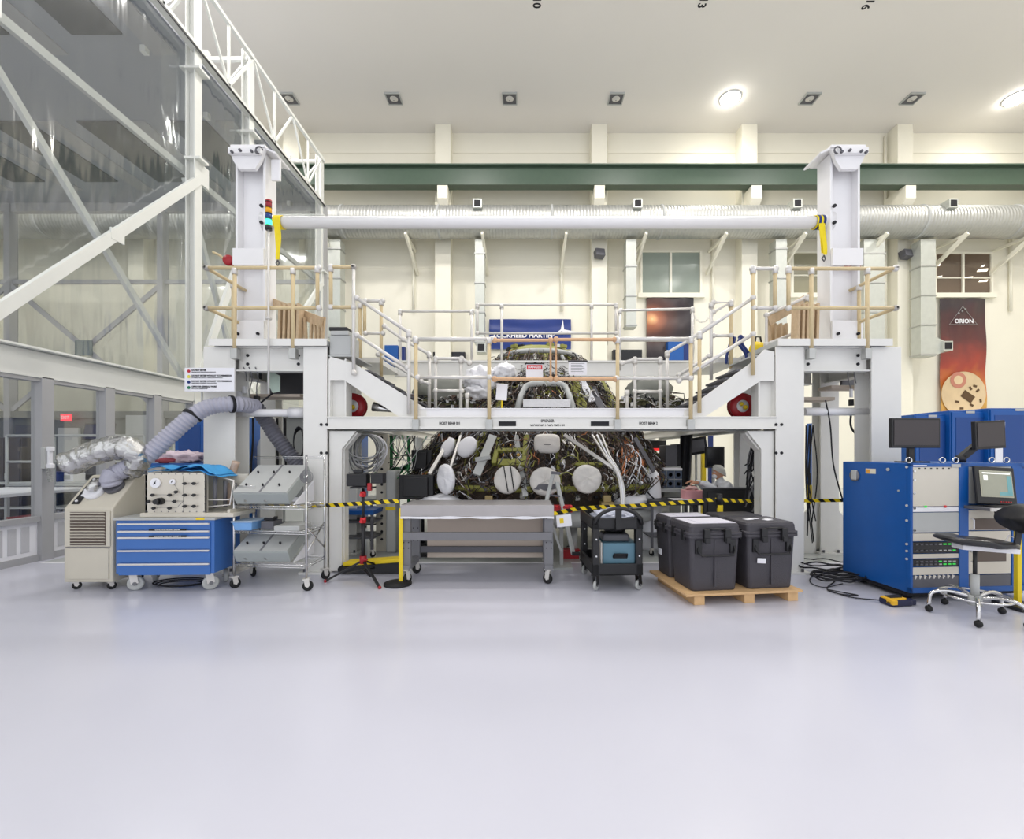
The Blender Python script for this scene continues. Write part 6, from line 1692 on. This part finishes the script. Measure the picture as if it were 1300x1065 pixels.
# inside left pier: cylinders, tray, cords, connector boxes
o = thing('junction_tray', 'cluttered shelf of connectors and cords inside the top of the left pier', 'shelf', (PX(345, 6.6), 6.6, 2.3))
zt3 = PZ(503, 6.6)
MB().bx(PX(290, 6.6), PX(385, 6.6), 6.5, 6.9, zt3-.02, zt3+.02).build('shelf_plate', tanboard, o, world=True)
MB().bx(PX(297, 6.9), PX(330, 6.9), 6.9, 6.95, PZ(484, 6.9), PZ(470, 6.9)).bx(PX(340, 7.0), PX(385, 7.0), 7.0, 7.05, PZ(500, 7.0), PZ(468, 7.0)).build('dark_plate', greyd, o, world=True)
MB().prism([(PX(340, 6.4), PZ(470, 6.4)), (PX(356, 6.4), PZ(477, 6.4)), (PX(356, 6.4), PZ(497, 6.4)), (PX(347, 6.4), PZ(499, 6.4)), (PX(340, 6.4), PZ(485, 6.4))], 'y', 6.38, 6.4).build('green_card', mat('pale_green', (196, 214, 200), .6, var=.1), o, world=True)
for k, px in enumerate((309, 316, 324)):
    pts = spline([P(px, 466, 6.1), P(px+3, 474, 6.1), P(px+4, 482, 6.3), P(px+2, 490, 6.35), P(px-2+k*2, 505, 6.35)], 5)
    MB().tube(pts, .008, 6).build('cord', greym, o, world=True)
for px, py, w_, m_ in ((301, 501, .12, paper), (326, 507, .06, black), (310, 514, .06, black), (318, 512, .07, paper), (311, 495, .04, paper)):
    p = P(px, py, 6.3); MB().box(p, (w_, .07, .1)).build('connector', m_, o, world=True, bevel=.006)
mb = MB().tube([P(330, 512, 6.3), P(345, 500, 6.4), P(352, 495, 6.5)], .012, 6).build('rod', ink, o, world=True)
for px, lab in ((337, 'grey gas cylinder inside the left pier, nearer the wire cart'), (352, 'grey gas cylinder inside the left pier, second one')):
    X = PX(px, 8.2); o = thing('gas_cylinder', lab, 'cylinder', (X, 8.2, 0))
    MB().lathe([(0, .0), (.13, 0), (.135, .03), (.135, 1.75), (.1, 1.88), (.04, 1.95), (0, 1.95)], (0, 0, 0), 24).build('tank', greyl, o)
    MB().cyl((0, 0, 1.95), (0, 0, 2.05), .03, n=10).cyl((-.05, 0, 2.0), (.05, 0, 2.0), .015, n=8).build('valve', mat('brass', (0, 0, 0)), o)
    MB().cyl((0, 0, 1.88), (0, 0, 1.93), .08, n=16).build('collar', greym, o)
def cord(pts, r_, m_, lab, nm='hanging_cable', cat='cable', group=None):
    return solo(MB().tube(spline(pts, 8), r_, 7), nm, m_, lab, cat, group=group)
cord([P(303, 546, 6.9), P(306, 570, 6.9), P(318, 596, 6.9), P(320, 626, 6.9)], .008, ink, 'thin black cable slanting behind the left columns')
cord([P(321, 530, 6.8), P(321, 560, 6.8), P(319, 590, 6.8), P(318, 630, 6.8)], .014, ink, 'thick black cable hanging straight inside the left pier')
mb = MB()
for k in range(5): mb.tube([(PX(379, 6.6)+(.075+.008*k)*math.cos(a), 6.6+.015*k, PZ(562, 6.6)+(.24-.01*k)*math.sin(a)) for a in [i*math.pi/10 for i in range(20)]], .010, 6, closed=True)
solo(mb, 'hanging_coil', ink, 'coil of black cable hanging at the right side of the left pier', 'cable')
for k, px in enumerate((352, 362)):
    cord([P(px, 531, 7.2), P(px, 560, 7.2), P(px+1, 600, 7.2)], .018, ink, ('black hose beside the hanging coil, left one of a pair', 'black hose beside the hanging coil, right one of a pair')[k])

# cable loops hanging under the left end of the bridge
r6 = random.Random(9)
mb = MB()
for k in range(16):
    c = P(463+r6.uniform(-4, 4), 560, 6.75); w_ = r6.uniform(.18, .36); L_ = r6.uniform(.35, .72)
    mb.tube([(c.x+w_*math.cos(a)-.0, 6.7+.02*k, 1.93-L_/2+L_/2*math.sin(a)) for a in [i*math.pi/12 for i in range(24)]], r6.uniform(.006, .012), 6, k % 3, closed=True)
solo(mb, 'cable_loops', [greyl, greym, paper], 'bundle of clear and grey hose loops hanging under the left end of the bridge', 'hoses')
mb = MB()
for k in range(26):
    a = P(r6.uniform(478, 545), 553, r6.uniform(7.2, 7.9)); b_ = P(r6.uniform(470, 520), r6.uniform(575, 615), r6.uniform(7.2, 7.9))
    mb.tube(spline([a, a.lerp(b_, .5)+Vector((r6.uniform(-.2, .2), 0, -.15)), b_], 6), r6.uniform(.005, .011), 6, 2 if k % 7 == 0 else k % 2)
solo(mb, 'cable_tangle', [ink, greyl, greenc], 'tangle of black, grey and green cables left of the capsule', 'cables', kind='stuff')
mb = MB()
for k in range(22):
    a = P(r6.uniform(954, 978), 553, 6.6); b_ = P(r6.uniform(944, 964), r6.uniform(590, 655), 6.6)
    mb.tube(spline([a, a.lerp(b_, .5)+Vector((r6.uniform(-.15, .12), 0, r6.uniform(-.1, .1))), b_], 6), r6.uniform(.008, .016), 6, k % 5 == 0)
solo(mb, 'cable_tangle', [ink, greym], 'bundle of black cables hanging at the right end under the bridge', 'cables', kind='stuff')
mb = MB()
for k in range(6):
    a = P(r6.uniform(1022, 1034), 540, 7.0); b_ = P(r6.uniform(1022, 1036), r6.uniform(660, 690), 7.0)
    mb.tube(spline([a, a.lerp(b_, .5)+Vector((r6.uniform(-.12, .12), 0, 0)), b_], 6), r6.uniform(.008, .013), 6)
solo(mb, 'hanging_cables', ink, 'black cables hanging inside the right pier beside the tall column', 'cables')
cord([P(1048, 508, 6.3), P(1054, 540, 6.3), P(1058, 590, 6.3), P(1070, 636, 6.2)], .010, ink, 'long thin black cable slanting down across the right pier')
cord([P(1081, 520, 6.4), P(1080, 540, 6.4), P(1088, 552, 6.4), P(1100, 553, 6.4)], .014, ink, 'black cable curling beneath the connectors in the right pier')
for k, px in enumerate((1101, 1107)):
    cord([P(px-12, 518, 6.4), P(px-3, 520, 6.4), P(px, 535, 6.4), P(px-1, 560, 6.4), P(px-1, 584, 6.4)], .016, ink, ('thick black hose arching down the right pier, inner one', 'thick black hose arching down right pier, outer one')[k])
o = thing('connector_block', 'black and white connectors with grey cords on the right pier shelf', 'connectors', (PX(1085, 6.4), 6.4, PZ(492, 6.4)))
MB().bx(PX(1056, 6.5), PX(1098, 6.5), 6.5, 6.8, PZ(493, 6.5), PZ(489, 6.5)).build('shelf_plate', tanboard, o, world=True)
MB().bx(PX(1021, 6.6), PX(1060, 6.6), 6.6, 6.9, PZ(508, 6.6), PZ(504, 6.6)).build('lower_plate', tanboard, o, world=True)
MB().bx(PX(1072, 6.8), PX(1100, 6.8), 6.85, 6.9, PZ(488, 6.8), PZ(474, 6.8)).build('dark_plate', greyd, o, world=True)
for px in (1080.5, 1089): 
    MB().box(P(px, 511, 6.35), (.05, .05, .09)).build('connector', black, o, world=True, bevel=.006)
    MB().box(P(px, 499, 6.35), (.03, .03, .12)).build('sleeve', paper, o, world=True)
    MB().tube(spline([P(px, 494, 6.35), P(px-3, 484, 6.3), P(px-5, 470, 6.1)], 5), .008, 6).build('cord', greym, o, world=True)

# frames, monitors, boxes left of capsule under the bridge
o = thing('green_frame', 'green welded steel frame standing left of the capsule', 'frame', (PX(500, 8.2), 8.2, 0))
mb = MB()
for px in (497, 519): mb.beam((PX(px, 8.2), 8.2, 0), (PX(px, 8.2), 8.2, 1.95), .05, .05)
mb.beam((PX(497, 8.2), 8.2, 1.1), (PX(519, 8.2), 8.2, 1.45), .05, .05).beam((PX(480, 8.2), 8.2, 1.35), (PX(519, 8.2), 8.2, 1.35), .05, .05).beam((PX(497, 8.2), 8.2, .1), (PX(519, 8.2), 8.2, .1), .05, .05)
mb.build('tubes', greenc, o, world=True)
o = thing('perforated_column', 'beige steel strut column with rows of holes left of the capsule', 'column', (PX(486, 7.4), 7.4, 0))
MB().bx(-.1, .1, -.05, .05, 0, 1.95).build('shaft', beige, o, bevel=.005)
mb = MB()
for k in range(14): mb.cyl((-.0, -.051, .2+k*.13), (0, -.056, .2+k*.13), .022, n=10)
mb.build('holes', ink, o)
for (px0, px1, py0, py1, Y, lab, z_) in ((506, 550, 603, 634, 7.0, 'large black boxy monitor back on a stand, left of the capsule', 0), (522, 548, 571, 598, 7.8, 'black monitor higher up left of the capsule', 0)):
    a, b_ = P(px0, py1, Y), P(px1, py0, Y)
    o = thing('equipment_monitor', lab, 'monitor', ((a.x+b_.x)/2, Y, 0))
    MB().bx(a.x, b_.x, Y, Y+.12, a.z, b_.z).bx(a.x+.08, b_.x-.08, Y-.06, Y, a.z+.04, b_.z-.04).build('housing', black, o, world=True, bevel=.015)
    MB().cyl((0, .1, .02), (0, .1, a.z-0+.01), .03, n=10).box((0, .1, .015), (.5, .4, .03)).build('stand', ink, o)
a, b_ = P(492, 634, 7.3), P(502, 596, 7.3)
o = thing('grey_unit', 'small pale grey machine with a yellow band, left of black monitor', 'machine', (PX(498, 7.3), 7.3, 0))
MB().bx(-.08, .08, -.1, .2, .0, 1.35).build('body', greyl, o, bevel=.03); MB().bx(-.082, .082, -.102, -.09, .7, .76).build('band', yellow, o)
# small rolling tables
def roll_table(px0, px1, pytop, Y, topm, lab, d_=.6, shelves=(.35,), nm='rolling_table', cat='table'):
    x0, x1 = PX(px0, Y), PX(px1, Y); h_ = PZ(pytop, Y); w_ = x1-x0
    o = thing(nm, lab, cat, ((x0+x1)/2, Y, 0))
    MB().bx(-w_/2, w_/2, 0, d_, h_-.07, h_).build('table_top', topm, o, bevel=.006)
    for x in (-w_/2+.03, w_/2-.03):
        for y in (.03, d_-.03):
            MB().bx(x-.018, x+.018, y-.018, y+.018, .12, h_-.07).build('leg', greyd, o)
            caster(o, x, y, .045, rubber, h=.12)
    for s_ in shelves: MB().bx(-w_/2, w_/2, .02, d_-.02, s_-.012, s_+.012).build('shelf', greyd, o)
    return o, h_
roll_table(420, 474, 648, 6.9, blue, 'low blue topped rolling table behind the red knobbed tripod', shelves=(.3, .55))
roll_table(455, 492, 633, 7.6, greyl, 'grey rolling table behind the tripod stand', shelves=(.4,))
o, h_ = roll_table(826, 905, 636, 7.0, black, 'black topped work table covered with papers in front of the seated person', shelves=(.3,))
o2, h2 = roll_table(833, 884, 620, 7.75, greyl, 'small grey bench carrying the six-port instrument', shelves=(.5,), d_=.45)
MB_ = MB().box((PX(862, 7.3), 7.25, h_+.004), (.32, .22, .006), rz=.1)
solo(MB_, 'paper_stack', paper, 'white papers lying on the black topped work table', 'paper')
# six-port instrument
Y = 7.8; a, b_ = P(836, 619, Y), P(866, 597, Y)
o = thing('power_supply', 'grey instrument with six round dark ports on the small grey bench', 'instrument', ((a.x+b_.x)/2, Y, h2))
w_ = b_.x-a.x; hh2 = b_.z-h2
MB().bx(-w_/2, w_/2, 0, .35, 0.01, hh2).build('body', greyl, o, bevel=.006)
for i in range(3):
    for j in range(2):
        x = -w_/2+w_*(i+.5)/3; z = hh2*(j+.5)/2
        f_ = MB().bx(x-w_/6+.006, x+w_/6-.006, -.012, 0, z-hh2/4+.008, z+hh2/4-.008).build('port_frame', mat('port_blue', (62, 76, 96), .4, var=.1), o)
        MB().lathe([(0, 0), (.035, 0), (.035, -.01), (.02, -.014), (0, -.014)], (x, -.012, z), 16, 0, 'y').build('port', greyl, f_)
MB().box((.05, .12, hh2+.02), (w_*.75, .28, .04)).build('top_tray', paper, o, bevel=.004)
# pink foam box
a, b_ = P(870, 634, 7.2), P(893, 618, 7.2)
o = thing('pink_box', 'pink foam box on the black topped table in front of the person', 'box', ((a.x+b_.x)/2, 7.2, h_))
MB().bx(-.15, .15, 0, .22, 0, .15).build('body', pink, o, bevel=.01)
MB().blob((0, .1, .18), (.2, .16, .07), .4, 4).build('contents', redb if 0 else skin if 0 else mat('rose_wrap', (226, 180, 176), .5, var=.2), o)
o = thing('blue_monitor_back', 'black monitor behind the person\'s head', 'monitor', (PX(908, 8.6), 8.6, 0))
del o['label']; o['label'] = 'black monitor on a tall stand behind the head of the person'; o.name = 'computer_monitor'
a, b_ = P(897, 594, 8.6), P(921, 567, 8.6); w_ = b_.x-a.x
MB().bx(-w_/2, w_/2, 0, .06, a.z, b_.z).build('bezel', black, o, bevel=.008); MB().cyl((0, .08, 0), (0, .08, b_.z-.1), .03, n=10).box((0, .08, .02), (.5, .4, .04)).build('stand', greyl, o)
MB().bx(-w_/2+.03, w_/2-.03, -.006, 0, a.z+.03, b_.z-.03).build('display', blackg, o)
a, b_ = P(845, 592, 8.4), P(860, 565, 8.4); w_ = b_.x-a.x
o = thing('computer_tower', 'upright dark grey computer case on a pedestal right of the capsule', 'computer', ((a.x+b_.x)/2, 8.4, 0))
MB().bx(-w_/2-.05, w_/2+.05, -.05, .45, 0, a.z).build('pedestal', greyl, o, bevel=.01)
MB().bx(-w_/2, w_/2, 0, .4, a.z, b_.z).build('body', greyd, o, bevel=.01); MB().bx(w_/2, w_/2+.06, 0, .4, a.z, b_.z+.02).build('side_panel', ink, o)
o = thing('black_curtain', 'black cover hanging beside the dark grey computer case', 'cover', (PX(868, 8.8), 8.8, 0))
MB().grid(lambda u, v: Vector((-.12+.26*u+.05*v, .03*math.sin(u*14), .9+1.1*v)), 20, 10).build('cover_cloth', ink, o); MB().cyl((0, .05, 0), (0, .05, 2.0), .02, n=8).build('pole', greyl, o)
a, b_ = P(815, 571, 11.5), P(846, 559, 11.5)
o = thing('dark_display', 'long dark display panel with a red glow right of the capsule', 'display', ((a.x+b_.x)/2, 11.5, 0))
MB().bx(a.x, b_.x, 11.5, 11.6, a.z, b_.z).build('bezel', black, o, world=True, bevel=.01)
MB().bx(a.x+.3, b_.x-.1, 11.49, 11.5, a.z-.02, a.z+.04).build('red_lights', mat('red_glow', (230, 40, 40), .5, var=0, emit=(230, 40, 40), estr=1), o, world=True)
MB().cyl((0, .1, 0), (0, .1, a.z+.02), .04, n=10).box((0, .1, .02), (.7, .5, .04)).build('stand', greyl, o)
cabinet(818, 842, 575, 10.2, greyl, 'light grey cabinet under the long dark display, right of the capsule', plates=False)
# white robot-like bin left of the instrument
o = thing('white_drum', 'white rounded machine with a black hose beside the six-port instrument', 'machine', (PX(824, 7.6), 7.6, 0))
MB().lathe([(0, .0), (.2, 0), (.22, .1), (.2, 1.0), (.16, 1.28), (.08, 1.38), (0, 1.4)], (0, 0, 0), 24).build('body', paper, o)
MB().tube(spline([(-.1, -.2, 1.3), (-.16, -.24, 1.1), (-.02, -.26, .9), (.14, -.2, .8)], 6), .012, 6).build('hose', ink, o)
# big black panel screen in front of person
a, b_ = P(893, 657, 6.9), P(962, 620, 6.9)
o = thing('black_screen_back', 'large black screen seen from the back, in front of the seated person', 'screen', ((a.x+b_.x)/2, 6.9, 0)); o.name = 'large_screen'
w_ = b_.x-a.x
MB().bx(-w_/2, w_/2, 0, .05, a.z-.1, b_.z).bx(-w_/2+.06, w_/2-.06, -.02, 0, a.z-.05, b_.z-.05).build('back_cover', black, o, bevel=.012)
MB().bx(-w_/2-.005, w_/2+.005, .0, .06, b_.z, b_.z+.012).build('top_edge', greym, o)
MB().box((0, .03, .35), (.08, .06, .7)).box((0, .03, .015), (.5, .4, .03)).build('stand', ink, o)
o = thing('office_chair', 'black chair back showing above the large screen beside the right column', 'chair', (PX(949, 7.4), 7.4, 0))
MB().blob((0, 0, 1.03), (.32, .1, .34), .03, 2).build('backrest', black, o); MB().box((0, -.2, .62), (.42, .42, .07)).build('seat', black, o, bevel=.02); MB().cyl((0, -.2, .06), (0, -.2, .6), .03, n=10).build('column', chrome, o)
for k in range(5): MB().beam((0, -.2, .1), (.26*math.cos(k*1.257), -.2+.26*math.sin(k*1.257), .04), .04, .03).build('leg', black, o)
MB().beam((0, 0, .6), (0, .02, .95), .05, .02).build('back_bar', black, o)
# yellow and blue floor pieces seen between the right columns
o = thing('yellow_gauge_post', 'yellow and black upright post among the cables inside the right pier', 'post', (PX(1028, 7.4), 7.4, 0)); MB().bx(-.03, .03, -.03, .03, .5, 1.1).build('yellow_sleeve', yellow, o); MB().cyl((0, 0, 0), (0, 0, 1.3), .02, n=8).box((0, 0, .015), (.3, .3, .03)).build('post', black, o)
# posts in the middle distance
for px, Y, w_, m_, lab in ((871, 9.2, .07, greyl, 'slim grey upright post right of the dark grey computer case'), (893, 9.6, .09, yellow, 'yellow upright post behind the person'), (886, 10.4, .3, cream, 'cream upright column behind the person'), (902, 10.5, .1, blued, 'dark blue upright post left of the black monitor')):
    X = PX(px, Y); o = thing('upright_post', lab, 'post', (X, Y, 0)); MB().bx(-w_/2, w_/2, -.04, .04, 0.02, 2.3).build('shaft', m_, o); MB().bx(-w_/2-.05, w_/2+.05, -.1, .1, 0, .02).build('foot', greyl, o)
for (px, py, w_, Y, m_, lab) in ((941, 596, .28, 8.8, mat('bright_blue', (40, 90, 230), .5, var=.05), 'bright blue bag hanging right of the person'), (885, 566, .28, 8.9, greyd, 'small framed dark display tilted above the person\'s hands')):
    p = P(px, py, Y)
    lab = lab.replace("person's", 'seated person,')
    o = thing('hanging_bag' if 'bag' in lab else 'tilted_display', lab.replace('above the seated person, hands', 'mounted above the grey bench'), 'bag' if 'bag' in lab else 'display', (p.x, Y, 0))
    if 'bag' in lab: MB().blob((0, 0, p.z), (w_, .2, .75), .1, 6).build('bag_body', m_, o); MB().cyl((.0, .1, 0), (.0, .1, p.z+.5), .02, n=8).build('pole', greyl, o)
    else: MB().box((0, 0, p.z), (w_+.1, .05, .34), ry=R(-8)).build('frame', ink, o); MB().box((0, -.03, p.z), (w_, .01, .24), ry=R(-8)).build('display', m_, o); MB().cyl((0, .05, 0), (0, .05, p.z), .025, n=8).build('pole', greyl, o)

# ------------------------------------------------------------------ the seated person
PXX, PYY = PX(914, 7.55), 7.55
hz_ = PZ(600.5, 7.55)
pe = thing('person', 'person in white coverall, hair net and face mask working at the bench, facing left', 'person', (PXX, PYY, 0))
def skinned(name, verts, edges, m_, parent, root=0, sub=2):
    me = bpy.data.meshes.new(name); me.from_pydata([v[0] for v in verts], edges, []); me.materials.append(m_)
    o = bpy.data.objects.new(name, me); col.objects.link(o); o.parent = parent
    sk = o.modifiers.new('skin', 'SKIN'); sk.use_smooth_shade = True
    for i, v in enumerate(verts):
        d_ = me.skin_vertices[0].data[i]; r_ = v[1]; d_.radius = r_ if isinstance(r_, tuple) else (r_, r_); d_.use_root = (i == root)
    s = o.modifiers.new('sub', 'SUBSURF'); s.levels = sub; s.render_levels = sub
    return o
hH = hz_           # head centre
sh = hH-.20        # shoulder height
V = [((.10, 0, sh-.52), (.17, .19)), ((.12, 0, sh-.3), (.16, .18)), ((.08, 0, sh-.10), (.155, .20)), ((.03, 0, sh+.02), (.09, .13)), ((-.0, 0, hH-.13), .06), ((-.01, 0, hH-.05), .06),
     ((.05, -.20, sh-.02), .095), ((-.12, -.26, sh-.13), .075), ((-.30, -.18, sh+.02), .062), ((-.40, -.15, sh+.05), .045),
     ((.05, .20, sh-.02), .095), ((-.11, .26, sh-.13), .075), ((-.28, .14, sh+.02), .062), ((-.38, .12, sh+.05), .045),
     ((.04, -.10, sh-.60), .10), ((-.36, -.12, sh-.60), .075), ((-.36, -.12, .16), .055), ((-.45, -.12, .07), .045),
     ((.04, .10, sh-.60), .10), ((-.36, .12, sh-.60), .075), ((-.36, .12, .16), .055), ((-.45, .12, .07), .045)]
Ed = [(0, 1), (1, 2), (2, 3), (3, 4), (4, 5), (2, 6), (6, 7), (7, 8), (8, 9), (2, 10), (10, 11), (11, 12), (12, 13), (0, 14), (14, 15), (15, 16), (16, 17), (0, 18), (18, 19), (19, 20), (20, 21)]
skinned('coverall', V, Ed, suit, pe)
# head
hm = MB(); N_ = 24; vs = []
for i in range(17):
    a = math.pi*i/16
    for j in range(N_):
        b_ = 2*math.pi*j/N_
        x, y, z = math.sin(a)*math.cos(b_), math.sin(a)*math.sin(b_), math.cos(a)
        jaw = 1-.28*max(0, -z)**1.2
        X = x*.098*jaw-.012*max(0, -z); Y_ = y*.076*jaw; Z = z*.118
        if x < -.5 and -.35 < z < .1: X -= .018*max(0, 1-abs(y)*5)          # nose
        if x < -.6 and .05 < z < .25: X += .008                              # eye line
        vs.append(Vector((X-.02, Y_, Z+hH)))
fs = [(i*N_+j, (i+1)*N_+j, (i+1)*N_+(j+1) % N_, i*N_+(j+1) % N_) for i in range(16) for j in range(N_)]
hd = hm.add(vs, fs, 0, True).build('head', skin, pe)
for s_ in (-1, 1):
    MB().sph((-.102, s_*.034, hH+.018), (.012, .015, .009), 10).build('eye', paper, hd)
    MB().sph((-.112, s_*.034, hH+.018), (.005, .006, .006), 8).build('pupil', ink, hd)
    MB().sph((.0, s_*.078, hH-.005), (.018, .01, .03), 10).build('ear', skin, hd)
MB().box((-.108, 0, hH-.062), (.014, .045, .008)).build('mouth', mat('lips', (176, 100, 92), .5, var=0), hd)
MB().sph((-.088, 0, hH-.052), (.045, .054, .045), 16).build('face_mask', paper, pe)
hn = MB(); vs = []
for i in range(10):
    a = math.pi*.56*i/9
    for j in range(N_):
        b_ = 2*math.pi*j/N_; k_ = 1+.05*noise.noise(Vector((i, j, 3))); x = math.sin(a)*math.cos(b_); z = math.cos(a)
        vs.append(Vector((x*.112*k_-.008, math.sin(a)*math.sin(b_)*.094*k_, z*.128*k_+hH+.012-(.05*max(0, x)*math.sin(a))+.075*max(0, -x)*math.sin(a))))
fs = [(i*N_+j, (i+1)*N_+j, (i+1)*N_+(j+1) % N_, i*N_+(j+1) % N_) for i in range(9) for j in range(N_)]
hn.add(vs, fs, 0, True).build('hair_net', hairnet, pe)
MB().tube([(-.085, -.07, sh+.0), (-.05, -.13, sh-.15), (-.06, -.15, sh-.34), (-.08, -.16, sh-.5)], .006, 5).build('zip_piping', greyd, pe)
def hand(w, d, side, curl=.5):
    """w wrist, d pointing direction along -x"""
    w = Vector(w); V = [(w, .024), (w+Vector((-.045, 0, -.002)), (.02, .034)), (w+Vector((-.085, 0, -.006)), (.014, .036))]; E_ = [(0, 1), (1, 2)]
    for k, (dy, L_) in enumerate(((-.03, .062), (-.01, .074), (.01, .07), (.03, .055))):
        i0 = len(V); y_ = dy
        b0 = w+Vector((-.092, y_, -.006))
        V += [(b0, .0095), (b0+Vector((-L_*.45, 0, -.010*curl*2)), .0088), (b0+Vector((-L_*.72, 0, -.03*curl*1.4)), .008), (b0+Vector((-L_*.85, 0, -.05*curl*1.6)), .007)]
        E_ += [(2, i0), (i0, i0+1), (i0+1, i0+2), (i0+2, i0+3)]
    i0 = len(V); V += [(w+Vector((-.035, side*.038, -.012)), .011), (w+Vector((-.06, side*.055, -.02)), .0095), (w+Vector((-.085, side*.055, -.03)), .008)]
    E_ += [(1, i0), (i0, i0+1), (i0+1, i0+2)]
    return skinned('hand', V, E_, skin, pe, 0, 1)
hand((-.41, -.15, sh+.05), None, 1); hand((-.39, .12, sh+.05), None, -1)
MB().box((-.46, -.12, .04), (.26, .1, .08)).box((-.46, .12, .04), (.26, .1, .08)).build('shoe_cover', paper, pe, bevel=.02)
# stool
o = thing('lab_stool', 'stool under the seated person at the bench', 'stool', (PXX+.03, PYY, 0))
zs_ = sh-.60-.12
MB().lathe([(0, 0), (.2, 0), (.21, .02), (.2, .05), (0, .055)], (0, 0, zs_-.05), 24).build('seat', black, o)
MB().cyl((0, 0, .1), (0, 0, zs_-.05), .025, n=12).build('column', chrome, o)
for k in range(5): MB().beam((0, 0, .12), (.26*math.cos(k*1.257), .26*math.sin(k*1.257), .03), .04, .03).build('leg', chrome, o)
# grey tool in hands region: instrument on bench
o = thing('black_tool', 'small black instrument held in front of the person\'s hands', 'tool', (PXX-.50, PYY-.02, sh-.08)); o['label'] = 'small black instrument between the hands of the seated person'
MB().box((0, 0, .04), (.14, .1, .06)).build('body', ink, o, bevel=.01); MB().box((0, 0, -.06), (.2, .2, .14)).build('base', greyl, o, bevel=.01); MB().cyl((0, 0, .0-(sh-.08)), (0, 0, -.1), .03, n=12).box((0, 0, .015-(sh-.08)), (.3, .3, .03)).build('pedestal', greyl, o)
# lower stands seen between the bench and cart, round the capsule foot
o = thing('white_covered_unit', 'low unit under a white sheet to the right of the capsule foot', 'unit', (PX(800, 7.3), 7.3, 0)); 
MB().blob((0, 0, .84), (.6, .4, .26), .2, 15, n=24).build('sheet', plasticw, o)
o = thing('white_covered_unit', 'low unit under a white sheet to the left of the capsule foot', 'unit', (PX(560, 7.0), 7.0, 0))
MB().blob((0, 0, .84), (.7, .4, .26), .2, 17, n=24).build('sheet', plasticw, o)
